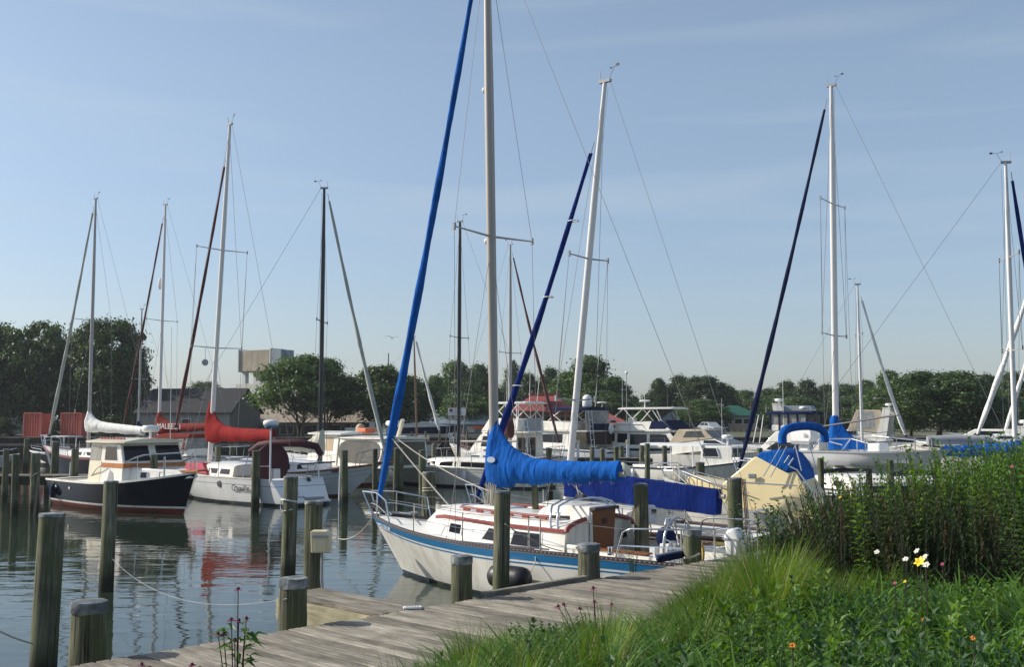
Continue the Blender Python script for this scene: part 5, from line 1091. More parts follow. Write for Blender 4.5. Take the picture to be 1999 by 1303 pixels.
# transom: side wings, inner well, swim step, hatch lines
MB().poly([(-.62, .82, .12), (-.62, -.82, .12), (.15, -1.0, .95), (.15, 1.0, .95)], (-.04, 0, -.03)).build('transom_panel', M['gelcool'], CA.e)
MB().box((-.72, 0, .16), (.4, 1.9, .1)).build('swim_step', M['plastic'], CA.e, bevel=.03); MB().box((-.62, -.35, .27), (.24, .8, .08)).build('step_pad', M['grey'], CA.e)
MB().poly([(-.4, -.05, .42), (-.4, -.62, .42), (-.08, -.62, .76), (-.08, -.05, .76)], (-.03, 0, -.02)).build('transom_hatch', M['grey'], CA.e)
MB().lathe([(.01, 0), (.1, 0), (.1, .03), (.01, .03)], (-.04, -.5, .95), 14, 0, Matrix.Rotation(R(-60), 3, 'Y')).build('round_port', M['ink'], CA.e)
text('ES', .14, M['ink'], CA.e, (-.42, .32, .46), (0, -1, 0), (.7, 0, .7), 'lettering'); text('CK NJ', .12, M['ink'], CA.e, (-.52, .2, .32), (0, -1, 0), (.7, 0, .7), 'lettering')
q = CA.lat(400, 708, 1.2); MB().ellip((q.x, 1.2, q.z), .06, .16, .14).build('ball_signal', M['grey'], CA.e, smooth=60); MB().cyl((q.x, 1.2, q.z), (q.x, 1.2, q.z + .65), .008, .008, 4).build('flag_halyard', M['wire'], CA.e)
rx = CA.ax(535, 1.2); MB().cyl((rx, 1.3, .9), (rx, 1.3, at(0, 832, 41.5).z), .035, .035, 8).build('radar_pole', M['plastic'], CA.e)
MB().lathe([(.25, 0), (.3, .05), (.3, .16), (.24, .22), (.02, .24)], (rx, 1.3, at(0, 832, 41.5).z), 16).build('radar_dome', M['plastic'], CA.e, smooth=50); MB().lathe([(.2, 0), (.26, .05), (.26, .08)], (rx, 1.3, at(0, 832, 41.5).z - .08), 16).build('dome_base', M['stripe'], CA.e)
bt_, bz_ = CA.ax(560), at(0, 868, 42).z
for k, xx in enumerate((.5, .95, 1.4, 1.85, 2.3)): pass
arc = [(1.15, 1.35 * math.cos(a), bz_ - .5 + .55 * max(0, math.sin(a)) ** .4) for a in [math.pi * i / 16 for i in range(17)]]
MB().tube([(2.9, .2, bz_ - .35), (2.4, .1, bz_ - .08), (1.6, 0, bz_ + .03), (.6, -.6, bz_ + .02), (.2, -1.05, bz_ - .12), (.15, -1.25, bz_ - .45)], [.12, .15, .16, .16, .15, .12], 10).build('rolled_bimini', M['maroon'], CA.e, smooth=60)
tubes(CA, 'bimini_leg', [[(.15, -1.25, bz_ - .45), (.5, -1.3, 1.0)], [(.2, -1.2, bz_ - .45), (.8, -1.3, 1.0)], [(2.9, .25, bz_ - .35), (1.8, 1.3, 1.0)]], .02, M['chrome'])
for sg in (1, -1):
    MB().tube([(1.2, sg * 1.35, .95), (1.1, sg * 1.35, 1.5), (.15, sg * 1.15, 1.52), (.12, sg * 1.12, .95)], .02, 6).build('pushpit_rail', M['chrome'], CA.e)
MB().tube([(.3, -.3, 1.55), (-.3, -1.6, 1.62)], .03, 6).build('boathook', M['ink'], CA.e)
# grey sided ketch, bow to the right
KE = sloop('grey white ketch with a black mast and folded cream sail, bow pointing right', 748, 46.8, 93, 10.2, 3.2, (1.42, 1.0, 1.1), ['gelcool', 'redbot', 'redbot', 'grey', 'teak'], [(.05, 4), (.2, 0), (.22, 3), (.42, 0), (.435, 3)], 627, (633, 368), 'blackmast', .1, (629,), 1.0, (752, 884, .98, 'greyc', .095), ('creamc', 560, 1.95, 2.1, .75, .3, .24, .6), rub='teak', cab='gelcool', bo=1.5)
MB().box((KE.L + .15, 0, 1.46), (.9, .3, .07)).build('bowsprit', M['teak'], KE.e, bevel=.02)
KE.cabin([(4.2, 1.0, .95, 1.0, 1.55), (6.5, .95, .88, 1.02, 1.5), (7.9, .6, .5, 1.15, 1.4)], M['gelcool'], name='coachroof', camber=.08)
for a in (4.6, 5.7, 6.7): KE.cwin([(a, .35), (a + .7, .35), (a + .7, .8), (a, .8)])
MB().box((8.35, -1.02, 1.12), (.28, .05, .1)).build('hawse_plate', M['ink'], KE.e)
# black masted white sloop
S6 = sloop('low white sloop with a black mast and wrap round dark windows', 752, 57, -60, 10, 3.1, (1.2, .92, .9), ['gel', 'darkbot', 'darkbot', 'wallw'], [(.16, 0), (.18, 3), (.21, 0)], 896, (898, 433), 'blackmast', .1, (660,), .85, None, None, wins=False, rub='gel', zd=1.3)
S6.cwin([(3.2, .25), (4.6, .3), (4.6, .8), (3.2, .8)]); S6.cwin([(4.9, .3), (6.1, .3), (5.9, .8), (4.9, .8)]); S6.cwin([(6.3, .3), (6.9, .35), (6.6, .75), (6.3, .8)])
S6.boom_cover(M['nblue'], S6.ax(896), S6.ax(896) - 3.2, 2.2, 2.25, cover=False)
# masts behind the near cover
S7 = sloop('sailboat hidden behind the bright blue cover with a dark red furled foresail', 1098, 61, 132, 9.5, 3.0, (1.2, .9, .9), ['gel', 'darkbot', 'darkbot'], [], 996, (996, 478), 'silver', .1, (690,), .95, (1090, 862, .96, 'dred', .09), ('dred', 955, 2.4, 2.4, .9, .4, .28, .7))
S14 = sloop('far brown masted sailboat with a white furled foresail behind the blue furled sail', 864, 96, 84, 9, 2.8, (1.3, 1.0, 1.0), ['gel', 'redwood', 'redbot', 'teak'], [(.1, 3)], 815, (808, 658), 'brownmast', .1, (), .9, (858, 842, .98, 'white', .14), None, rails=False)
S10 = sloop('white masted sailboat with a white furled foresail sloping down right, behind the bushes', 1772, 60, 96, 8.6, 2.8, (1.2, .95, .9), ['gel', 'darkbot', 'darkbot'], [], 1680, (1674, 556), 'whitemast', .095, (655,), .9, (1768, 852, .93, 'white', .1), None)
S9 = sloop('sailboat with a tall white mast, bright blue sail cover and navy furled foresail', 1434, 39, -52, 10, 3.2, (1.25, 1.0, .95), ['gel', 'darkbot', 'darkbot', 'stripe'], [(.1, 0), (.15, 3)], 1628, (1623, 168), 'whitemast', .11, (398, 656), 1.1, (1440, 925, .97, 'nblue', .085), ('blue', 1800, 1.95, 1.9, 1.3, .42, .3, .95))
S11 = sloop('sailboat on the right with a thick white mast and long blue boom cover', 2065, 34, 96, 9.5, 3.0, (1.2, .95, .9), ['gel', 'darkbot', 'darkbot'], [], 1977, (1963, 318), 'whitemast', .1, (503, 685), .9, (2070, 930, .97, 'dblue', .09), ('blue', 1832, 2.25, 2.25, .12, .3, .24, .7), rails=False)
MB().tube([(S11.ax(1815), .5, 2.62), (S11.ax(1870), .5, 2.66), (S11.ax(1938), .5, 2.62)], .16, 9).build('rolled_awning', M['grey'], S11.e, smooth=60)
S12 = sloop('sailboat at the right edge with a thick white furled foresail, mast outside the photo', 1900, 52, -72, 11, 3.3, (1.4, 1.1, 1.05), ['gel', 'darkbot', 'darkbot'], [], 2090, (2095, 300), 'whitemast', .11, (), 1.1, (1908, 850, .95, 'white', .13), None)
sloop('far sailboat at the right edge with a thin white furled foresail', 1955, 62, -70, 9, 3.0, (1.3, 1.0, 1.0), ['gel', 'darkbot', 'darkbot'], [], 2080, (2082, 420), 'whitemast', .1, (), 1.0, (1960, 850, .95, 'white', .11), None)

# ================================================================== navy lobster boat
LB = mot('lobster_boat', 'navy hulled lobster boat with a cream wheelhouse and orange trim band', 'motorboat', 386, 37.6, 132, 8.5, 3.1, (1.48, 1.02, 1.02), ['navy', 'redbot', 'redbot', 'gel'], [(.05, 3)], sw=.86, rub='gel', line=(.07, 3), boot=.26, well=(.4, 2.1, .8, .45), bo=.7)
xa, xf = LB.ax(181, -1.2), LB.ax(241, -1.2); hw = lambda x, z: 1.28 - (z - 1) * .08
H = [(xa, 1.0), (xf + .25, 1.0), (xf + .2, 1.72), (xf - .12, 2.46), (xa, 2.46)]
sw_ = (xf - xa)
house(LB, H, hw, M['gel'], wins=[[(xf - .22, 1.84), (xf - sw_ * .5, 1.84), (xf - sw_ * .5, 2.32), (xf - .38, 2.32)]], front=[((xf + .2, 1.72), (xf - .12, 2.46), ((-.93, -.12), (.12, .93)), (.12, .86))], frame=M['plastic'], name='wheelhouse')
MB().side([(xa + .04, 1.8), (xa + sw_ * .36, 1.8), (xa + sw_ * .36, 2.36), (xa + .04, 2.36)], hw, -1, .012).build('side_curtain', M['vinyl'], LB.e)
MB().side([(xa + .02, 1.0), (xa + sw_ * .4, 1.0), (xa + sw_ * .4, 1.8), (xa + .02, 1.8)], hw, -1, .01).build('side_panel', M['cream'], LB.e)
MB().prof([(xa + sw_ * .4, 1.58), (xf + .24, 1.58), (xf + .23, 1.74), (xa + sw_ * .4, 1.74)], lambda x, z: hw(x, z) + .018).build('orange_band', M['orange'], LB.e)
slab(LB, 'roof', xa - .35, xf + .25, 1.38, 2.46, .07, M['cream'], .1)
b = MB(); 
for i in range(8): MB().box((xa + .2 + i * .24, -.9, 2.62), (.14, .05, .06)).build('roof_grab', M['redwood'], LB.e)
xg = LB.ax(330, -1.0); tr_ = lambda x, z: max(.15, min(1.15, LB.half(x) - .32)) - (z - 1) * .15
house(LB, [(xf + .2, 1.0), (xf + 2.9, 1.28), (xf + 2.5, 1.52), (xf + .2, 1.6)], tr_, M['gel'], wins=[[(xf + .75, 1.24), (xf + 1.0, 1.24), (xf + 1.0, 1.44), (xf + .75, 1.44)], [(xf + 1.5, 1.27), (xf + 1.9, 1.28), (xf + 1.9, 1.45), (xf + 1.5, 1.45)]], frame=M['chrome'], name='trunk_cabin')
MB().side([(xa + sw_ * .62, 1.04), (xa + sw_ * .86, 1.04), (xa + sw_ * .8, 1.4), (xa + sw_ * .7, 1.5)], hw, -1, .012).build('shell_light_board', M['grey'], LB.e)
radome(LB, (xf - .5, .2, 2.6), .32, .24, .24); antenna(LB, (xf - .3, .9, 2.6), 4.2, -.1)
for sg in (1, -1):
    MB().tube([(xf + .15, sg * 1.18, 1.75), (xf + .9, sg * 1.2, 1.95), (LB.L - 1.8, sg * (LB.half(LB.L - 1.8) - .1), 2.05), (LB.L - .5, sg * .25, 2.15)], .025, 6).build('bow_rail', M['chrome'], LB.e)
    for xx in (xf + .9, xf + 1.9, LB.L - 1.0): MB().cyl((xx, sg * (LB.half(xx) - .1), LB.sheer(xx)), (xx, sg * (min(1.2, LB.half(xx) - .1)), 2.02), .018, .018, 6).build('rail_post', M['chrome'], LB.e)
MB().prof([(LB.L - .9, 1.44), (LB.L + .45, 1.52), (LB.L + .45, 1.58), (LB.L - .9, 1.52)], lambda x, z: .2).build('bow_plank', M['orange'], LB.e)
MB().tube([(xa - .1, -1.2, 1.05), (xa + .8, -1.36, 1.5), (xa + 1.3, -1.36, 1.7)], .02, 5).build('spring_line', M['rope'], LB.e)
for xx in (1.0, 2.3, 5.2): MB().lathe([(.01, 0), (.06, 0), (.06, .03), (.01, .03)], (xx, -LB.side_y(xx, .75, .6) - .005, .75), 10, 0, Matrix.Rotation(R(90), 3, 'X')).build('hull_fitting', M['chrome'], LB.e)

# ================================================================== white pilothouse trawler behind the ketch
TR = mot('trawler_yacht', 'white pilothouse motor yacht with tan window covers and a smoked oval canvas', 'motorboat', 545, 62, -38, 9.8, 3.4, (1.5, 1.1, 1.0), ['gel', 'redbot', 'redbot', 'redwood'], [(.1, 0), (.14, 3)], sw=.9)
t0, t1, t2 = TR.ax(742, 1.4), TR.ax(658, 1.4), TR.ax(598, 1.4); th = lambda x, z: 1.4 - (z - 1) * .1
house(TR, [(t1, 1.0), (t2, 1.0), (t2 - .5, 2.55), (t1, 2.55)], th, M['gel'], wins=[[(t1 + .5, 1.75), (t1 + 1.3, 1.75), (t1 + 1.3, 2.4), (t1 + .5, 2.4)], [(t1 + 1.5, 1.75), (t2 - .4, 1.75), (t2 - .6, 2.4), (t1 + 1.5, 2.4)]], glass=M['tanwin'], name='pilothouse')
house(TR, [(t0, 1.0), (t1, 1.0), (t1, 2.4), (t0, 2.35)], lambda x, z: th(x, z) - .06, M['gel'], name='aft_enclosure')
ov = [(t0 + .15 + (t1 - t0 - .2) * (.5 + .5 * math.copysign(abs(math.cos(a)) ** .5, math.cos(a))), 1.75 + .55 * math.copysign(abs(math.sin(a)) ** .6, math.sin(a))) for a in [2 * math.pi * i / 20 for i in range(20)]]
for sg in (1, -1): MB().side(ov, lambda x, z: th(x, z) - .06, sg, .02).build('smoked_curtain', M['smoke'], TR.e)
MB().poly([(t0 - .02, 1.2, 1.15), (t0 - .02, -1.2, 1.15), (t0 - .02, -1.1, 2.25), (t0 - .02, 1.1, 2.25)], (-.02, 0, 0)).build('aft_curtain', M['smoke'], TR.e)
slab(TR, 'roof', t1 - .3, t2 - .1, 1.5, 2.55, .09, M['gel'], .08); slab(TR, 'aft_roof', t0 - .2, t1, 1.42, 2.38, .07, M['gel'], .06)
MB().tube([(t0 + .6, 0, 2.5), (t0 + .2, 0, 3.3)], .1, 8).build('radar_arch', M['cream'], TR.e); radome(TR, (t0 + 1.0, 0, 2.5), .4, .25, .5)
MB().lathe([(.2, 0), (.24, .1), (.22, .3), (.12, .42), (.02, .44)], (t1 + .6, -.3, 2.66), 10).build('buoy_bag', M['tan'], TR.e, smooth=50); MB().box((t1 - .2, -.2, 2.76), (.8, .6, .22)).build('life_raft', M['orangep'], TR.e, bevel=.04)
TR.guard(8.6, 4.5, 4, .6, M['chrome'], .018)

# ================================================================== sport fishing boats
SF = mot('sportfisher', 'white flybridge sportfisher with a white hardtop and crossed tube frames', 'motorboat', 823, 72.7, -50, 12, 4.0, (1.75, 1.15, .95), ['gel', 'darkbot', 'darkbot'], [], sw=.9, rub='gel', well=(.3, 3.4, .85, .5))
SF.e.scale = (.78, .8, 1)
fh = lambda x, z: 1.72 - (z - 1) * .1
a0 = SF.ax(1037, 1.6)
house(SF, [(3.3, .6), (8.4, 1.2), (7.2, 2.3), (6.8, 2.5), (3.3, 2.5)], fh, M['gel'], wins=[[(3.9, 1.6), (5.2, 1.62), (4.9, 2.3), (3.9, 2.3)], [(5.5, 1.62), (7.0, 1.65), (6.8, 2.28), (5.4, 2.3)]], front=[((8.4, 1.2), (7.2, 2.3), ((-.9, -.35), (-.3, .3), (.35, .9)), (.4, .95))])
MB().poly([(3.27, .2, .62), (3.27, -.62, .62), (3.27, -.62, 2.2), (3.27, .2, 2.2)], (-.03, 0, 0)).build('door', M['win'], SF.e); MB().poly([(3.27, 1.45, 1.2), (3.27, .45, 1.2), (3.27, .45, 2.2), (3.27, 1.45, 2.2)], (-.03, 0, 0)).build('aft_window', M['win'], SF.e)
slab(SF, 'bridge_deck', 2.2, 7.0, 1.75, 2.5, .1, M['gel'], .02)
house(SF, [(3.2, 2.6), (7.0, 2.6), (6.2, 3.4), (3.2, 3.3)], lambda x, z: 1.62 - (z - 2.6) * .12, M['gel'], name='flybridge')
MB().box((3.1, -.2, 2.98), (.06, 1.9, .85)).build('bridge_curtain', M['grey'], SF.e)
slab(SF, 'hardtop', 2.6, 6.3, 1.6, 4.28, .1, M['gel'], .05)
for sg in (1, -1):
    tubes(SF, 'hardtop_leg', [[(3.2, sg * 1.5, 3.3), (3.2, sg * 1.5, 4.3)], [(5.9, sg * 1.45, 3.4), (5.9, sg * 1.45, 4.3)], [(4.5, sg * 1.5, 3.35), (4.5, sg * 1.5, 4.3)], [(3.2, sg * 1.5, 3.35), (4.5, sg * 1.5, 4.28)], [(4.5, sg * 1.5, 3.35), (3.2, sg * 1.5, 4.28)], [(4.5, sg * 1.5, 3.35), (5.9, sg * 1.45, 4.28)], [(5.9, sg * 1.45, 3.4), (4.5, sg * 1.5, 4.28)]], .035, M['plastic'])
tubes(SF, 'ladder', [[(2.4, .9, .6), (2.7, .9, 2.6), (2.9, .9, 3.3)], [(2.4, 1.3, .6), (2.7, 1.3, 2.6), (2.9, 1.3, 3.3)]] + [[(2.4 + .075 * k, .9, .85 + .5 * k), (2.4 + .075 * k, 1.3, .85 + .5 * k)] for k in range(5)], .025, M['chrome'])
for yy, hh in ((1.4, 5.2), (-1.4, 5.6)): antenna(SF, (4.5, yy, 4.3), hh, -.15, .02)
MB().tube([(4.2, 1.6, 2.6), (3.6, 2.2, 9.2)], .02, 5).build('outrigger', M['plastic'], SF.e); MB().tube([(4.2, -1.6, 2.6), (3.6, -2.2, 9.2)], .02, 5).build('outrigger', M['plastic'], SF.e)
SF.guard(11, 6, 5, .65, M['chrome'], .02, two=False); SF.pulpit(M['chrome'], .65, 1.2, .022)
MB().tube([(8.9, 1.1, 1.52), (10.6, .5, 1.72)], .12, 8).build('rolled_cover', M['maroon'], SF.e); MB().tube([(5.2, 1.72, 1.3), (8.9, 1.35, 1.55)], .12, 8).build('rolled_cover', M['maroon'], SF.e)
MB().ellip((2.9, .9, 1.75), .13, .05, .2).build('cap', M['plastic'], SF.e)
SN = mot('sportfisher', 'sportfisher with a navy bridge canopy, dark aft curtains and a white satellite dome', 'motorboat', 975, 88, -50, 11.5, 4.0, (1.6, 1.15, 1.0), ['gelcool', 'darkbot', 'darkbot', 'nblue'], [(.1, 0), (.2, 3)], sw=.92, well=(.3, 3.2, .85, .5))
house(SN, [(3.2, .6), (8, 1.2), (6.8, 2.4), (3.2, 2.4)], fh, M['gel'], wins=[[(3.8, 1.55), (6.6, 1.6), (6.3, 2.2), (3.8, 2.2)]], front=[((8, 1.2), (6.8, 2.4), ((-.9, -.35), (-.3, .3), (.35, .9)), (.4, .95))])
slab(SN, 'bridge_deck', 1.6, 6.8, 1.75, 2.4, .1, M['gel'], .02); house(SN, [(2.9, 2.5), (6.5, 2.5), (5.8, 3.2), (2.9, 3.1)], lambda x, z: 1.6 - (z - 2.5) * .1, M['gel'], name='flybridge')
slab(SN, 'bimini_top', 1.7, 5.6, 1.65, 4.0, .22, M['nblue'], .06)
for sg in (1, -1):
    tubes(SN, 'canopy_leg', [[(5.3, sg * 1.5, 3.2), (4.0, sg * 1.5, 4.05)], [(4.0, sg * 1.5, 3.15), (5.3, sg * 1.5, 4.05)], [(2.9, sg * 1.5, 3.1), (2.4, sg * 1.5, 4.05)]], .035, M['plastic'])
    for k in range(3): MB().box((1.8, sg * (.5 + .45 * k), 3.3), (.05, .08, 1.5)).build('canopy_post', M['ink'], SN.e)
MB().poly([(1.65, 1.5, 2.5), (1.65, -1.5, 2.5), (1.72, -1.5, 4.0), (1.72, 1.5, 4.0)], (.03, 0, 0)).build('bridge_curtain', M['vinyl'], SN.e)
MB().box((1.6, -.2, 2.75), (.08, 2.2, .5)).build('bridge_rail_canvas', M['nblue'], SN.e)
MB().poly([(1.5, 1.6, 1.5), (1.5, -1.6, 1.5), (1.6, -1.6, 2.4), (1.6, 1.6, 2.4)], (.04, 0, 0)).build('cockpit_curtain', mat('dark_brown_mesh', (.03, .012, .01), .7), SN.e)
for sg in (1, -1): MB().poly([(1.55, sg * 1.62, 1.4), (3.2, sg * 1.62, 1.4), (3.2, sg * 1.62, 2.4), (1.6, sg * 1.62, 2.4)], (0, -sg * .03, 0)).build('side_curtain', M['smoke'], SN.e)
tubes(SN, 'ladder', [[(1.3, .9, .9), (1.62, .9, 4.0)], [(1.3, 1.3, .9), (1.62, 1.3, 4.0)]] + [[(1.35 + .06 * k, .9, 1.3 + .5 * k), (1.35 + .06 * k, 1.3, 1.3 + .5 * k)] for k in range(5)], .025, M['plastic'])
MB().lathe([(.3, 0), (.36, .1), (.37, .5), (.33, .75), (.2, .92), (.02, .97)], (2.6, .1, 4.25), 18).build('satellite_dome', M['plastic'], SN.e, smooth=60)
radome(SN, (2.2, -1.3, 4.2), .4, .12, .35); antenna(SN, (3.0, -1.5, 4.2), 6.5, -.6, .022); MB().ellip((1.3, -1.2, 2.6), .1, .34, .4).build('life_ring', M['plastic'], SN.e)
for sg in (1, -1): MB().box((.05, sg * .9, .8), (.04, .6, .4)).build('transom_panel', M['grey'], SN.e)
# flybridge motor yacht, bow to the right
MY = mot('motor_yacht', 'white flybridge motor yacht with navy windscreen canvas and white hardtop', 'motorboat', 1432, 79, 126, 11.6, 3.9, (1.7, 1.25, 1.15), ['gel', 'darkbot', 'darkbot', 'nblue'], [(.12, 0), (.3, 3)], sw=.92)
mh = lambda x, z: 1.65 - (z - 1) * .08
m0, m1 = 1.2, 7.0
house(MY, [(m0 - .6, 1.2), (m1 + 1.2, 1.25), (m1 + .1, 2.35), (m0 + .8, 2.4)], mh, M['gel'], wins=[[(m0 + .2, 1.65), (m0 + 1.2, 1.65), (m0 + 1.2, 2.28), (m0 + 1.0, 2.28)], [(m0 + 1.45, 1.55), (m0 + 2.3, 1.55), (m0 + 2.3, 2.25), (m0 + 1.45, 2.25)], [(m0 + 2.55, 1.4), (m0 + 4.0, 1.4), (m0 + 4.0, 2.2), (m0 + 2.55, 2.2)], [(m0 + 4.25, 1.45), (m1 + .3, 1.5), (m1 - .2, 2.2), (m0 + 4.25, 2.2)]], front=[((m1 + 1.2, 1.25), (m1 + .1, 2.35), ((-.95, -.34), (-.3, .3), (.34, .95)), (.3, .95))])
slab(MY, 'bridge_deck', m0 - .3, m1 + .5, 1.72, 2.4, .09, M['gel'], .02)
house(MY, [(m0, 2.48), (m1 + .3, 2.48), (m1 - .5, 3.2), (m0 + 1.4, 3.1)], lambda x, z: 1.62 - (z - 2.5) * .15, M['gel'], name='flybridge')
MB().poly([(m1 + .34, 1.5, 2.56), (m1 + .34, -1.5, 2.56), (m1 - .4, -1.42, 3.24), (m1 - .4, 1.42, 3.24)], (.05, 0, .03)).build('bridge_canvas', M['nblue'], MY.e)
for sg in (1, -1): MB().poly([(m1 + .2, sg * 1.58, 2.6), (m1 - 1.6, sg * 1.6, 2.6), (m1 - 1.4, sg * 1.53, 3.2), (m1 - .5, sg * 1.51, 3.2)], (0, sg * .02, 0)).build('side_canvas', M['nblue'], MY.e)
slab(MY, 'hardtop', m0 + 1.4, m1 + .2, 1.6, 4.1, .1, M['gel'], .06)
for sg in (1, -1): tubes(MY, 'hardtop_leg', [[(m0 + .3, sg * 1.55, 2.8), (m0 + 1.9, sg * 1.5, 4.12)], [(m0 + 2.0, sg * 1.5, 4.12), (m0 + 3.0, sg * 1.52, 3.1)], [(m0 + 3.4, sg * 1.52, 3.1), (m0 + 4.4, sg * 1.5, 4.12)], [(m0 + 4.4, sg * 1.5, 4.12), (m0 + 5.1, sg * 1.5, 3.15)], [(m1 - 1, sg * 1.5, 4.12), (m1 - .6, sg * 1.45, 3.2)]], .035, M['plastic'])
MB().poly([(m1 - .9, 1.3, 3.2), (m1 - .9, -1.3, 3.2), (m1 - 1.2, -1.3, 4.1), (m1 - 1.2, 1.3, 4.1)], (.02, 0, 0)).build('bridge_windscreen', M['smoke'], MY.e)
MB().box((m1 - 1.5, .4, 3.4), (.3, 1.0, .5)).build('helm_seat', M['plastic'], MY.e, bevel=.05); MB().box((m0 + 2.4, -.9, 3.25), (.5, .6, .4)).build('dinghy_seat', M['plastic'], MY.e, bevel=.05)
for sg in (1, -1): MB().tube([(m0 + .2, sg * 1.6, 2.5), (m0 + .5, sg * 1.6, 2.95), (m0 + 3.6, sg * 1.6, 2.95), (m0 + 4.0, sg * 1.6, 2.5)], .025, 6).build('bridge_rail', M['chrome'], MY.e)
MB().box((m0 + .9, -1.66, 2.78), (.8, .04, .12)).build('name_board', M['teak'], MY.e)
radome(MY, (m0 + 3.2, -.4, 4.2), .42, .12, .5); antenna(MY, (m0 + 1.8, -1.4, 4.2), 3.4, 0, .02); antenna(MY, (m0 + 3.2, -.4, 4.7), 1.3, 0, .025)
MY.guard(10.8, 5.5, 5, .65, M['chrome'], .02, two=False)
# white work boat with flat canopy
WB = mot('work_boat', 'white low work boat with a small cabin and a long flat white canopy frame', 'motorboat', 1478, 53.5, 138, 9.6, 2.9, (1.35, .78, .72), ['gel', 'darkbot', 'darkbot', 'nblue', 'stripe'], [(.03, 3), (.06, 3)], sw=.88, boot=.16, line=(.1, 4), rub='nblue', well=(.4, 5.0, .84, .3))
wx = lambda px: WB.ax(px, -1.0); wh = lambda x, z: max(.2, min(1.0, WB.half(x) - .2)) - (z - .9) * .1
c0, c1, c2 = wx(1364), wx(1398), wx(1420)
house(WB, [(c0, .7), (c2 + .1, .85), (c2 - .2, 1.4), (c1 + .5, 1.95), (c0, 1.98)], wh, M['gel'], wins=[[(c0 + .15, 1.45), (c1 - .15, 1.45), (c1 - .3, 1.86), (c0 + .15, 1.86)]], front=[((c2 - .2, 1.4), (c1 + .5, 1.95), ((-.92, -.1), (.1, .92)), (.08, .85))], frame=M['plastic'])
house(WB, [(c2 - .2, .8), (c2 + 1.6, 1.15), (c2 + .9, 1.38), (c2 - .2, 1.42)], lambda x, z: max(.12, min(.9, WB.half(x) - .25)), M['gel'], name='trunk_cabin')
k0, k1 = wx(1248), c0 + .1
slab(WB, 'canopy', k0, k1, 1.02, 1.95, .1, M['plastic'], .02, taper=.02)
for xx in (k0 + .5, k1 - .6):
    for sg in (1, -1): MB().cyl((xx, sg * .95, .6), (xx, sg * .95, 1.98), .035, .035, 8).build('canopy_post', M['plastic'], WB.e)
radome(WB, (c1 - .1, 0, 1.98), .3, .2, .35); antenna(WB, (c0 + .2, .6, 2.0), 2.4, 0, .018)
MB().box((2.2, 0, .62), (1.1, .8, .5)).build('engine_box', M['gel'], WB.e, bevel=.04); MB().tube([(.6, -1.1, 1.02), (4.8, -1.15, 1.04)], .02, 6).build('side_rail', M['chrome'], WB.e)
WB.guard(c2, 9.0, 3, .45, M['chrome'], .016, two=False)
# express cruiser with tan canvas behind it
def express(name, label, bpx, bY, az, L, B, fb, canvas, vinyl, ztop, hm=('gel', 'darkbot', 'darkbot'), arch=True, bands=(), group=None, enc=(.22, .55)):
    b = mot(name, label, 'motorboat', bpx, bY, az, L, B, fb, list(hm), bands, sw=.9, group=group); w = lambda x, z: min(B * .44, max(.2, b.half(x) - .12)) - (z - fb[1]) * .16
    house(b, [(L * .5, fb[1] - .1), (L * .88, fb[1] + .3), (L * .72, fb[1] + .62), (L * .5, fb[1] + .62)], lambda x, z: max(.15, w(x, z) - .1), M['gel'], wins=[[(L * .58, fb[1] + .3), (L * .72, fb[1] + .38), (L * .7, fb[1] + .5), (L * .58, fb[1] + .5)]], name='foredeck_cabin')
    z0 = fb[1]; A, C = (L * .66, z0 + .5), (L * .52, z0 + 1.0)
    house(b, [(L * enc[0], z0), (L * .66, z0 + .45), A, C, (L * enc[0], z0 + .95)], lambda x, z: w(x, z) - .04, M['gel'], wins=[[(L * .6, z0 + .62), (L * .45, z0 + .55), (L * .45, z0 + .88), (L * .53, z0 + .9)]], front=[(A, C, ((-.95, -.05), (.05, .95)), (.1, .95))], name='windshield_base')
    house(b, [(L * enc[0] - .3, z0 + .6), (L * .52, z0 + 1.0), (L * .45, ztop), (L * enc[0] + .4, ztop)], lambda x, z: w(x, z), M[canvas], wins=[[(L * .3, z0 + 1.05), (L * .46, z0 + 1.08), (L * .43, ztop - .1), (L * .32, ztop - .12)]], glass=M[vinyl], name='canvas_enclosure', front=[((L * .52, z0 + 1.0), (L * .45, ztop), ((-.9, -.1), (.1, .9)), (.1, .85))])
    if arch:
        for sg in (1, -1): MB().poly([(L * .22, sg * (B * .44), z0), (L * .3, sg * (B * .44), z0), (L * .24, sg * (B * .38), ztop + .12), (L * .18, sg * (B * .38), ztop + .12)], (0, -sg * .1, 0)).build('radar_arch_leg', M['gel'], b.e)
        MB().box((L * .21, 0, ztop + .14), (L * .06, B * .77, .1)).build('radar_arch_top', M['gel'], b.e); radome(b, (L * .21, 0, ztop + .18), .3, .2, .15)
    for sg in (1, -1):
        MB().tube([(x_, sg * (b.half(x_) - .08), b.sheer(x_) + .6) for x_ in (L * .6, L * .75, L * .88, L * .97)], .02, 6).build('bow_rail', M['chrome'], b.e)
        for x_ in (L * .62, L * .75, L * .88): MB().cyl((x_, sg * (b.half(x_) - .08), b.sheer(x_)), (x_, sg * (b.half(x_) - .08), b.sheer(x_) + .6), .016, .016, 5).build('rail_post', M['chrome'], b.e)
    return b
express('cabin_cruiser', 'express cruiser with a rounded tan canvas enclosure behind the work boat', 1545, 64, 128, 9.5, 3.2, (1.5, 1.15, 1.05), 'tan', 'smoke', 2.7, arch=False)
express('cabin_cruiser', 'white cruiser with a blue and clear peaked enclosure below the white masts on the right', 1742, 76, 112, 10, 3.4, (1.9, 1.5, 1.4), 'steel', 'vinyl', 4.3)
express('cabin_cruiser', 'white cruiser with a tan box enclosure behind the navy canopied boat', 1545, 92, -62, 10, 3.4, (1.9, 1.5, 1.4), 'tan', 'vinyl', 4.1)
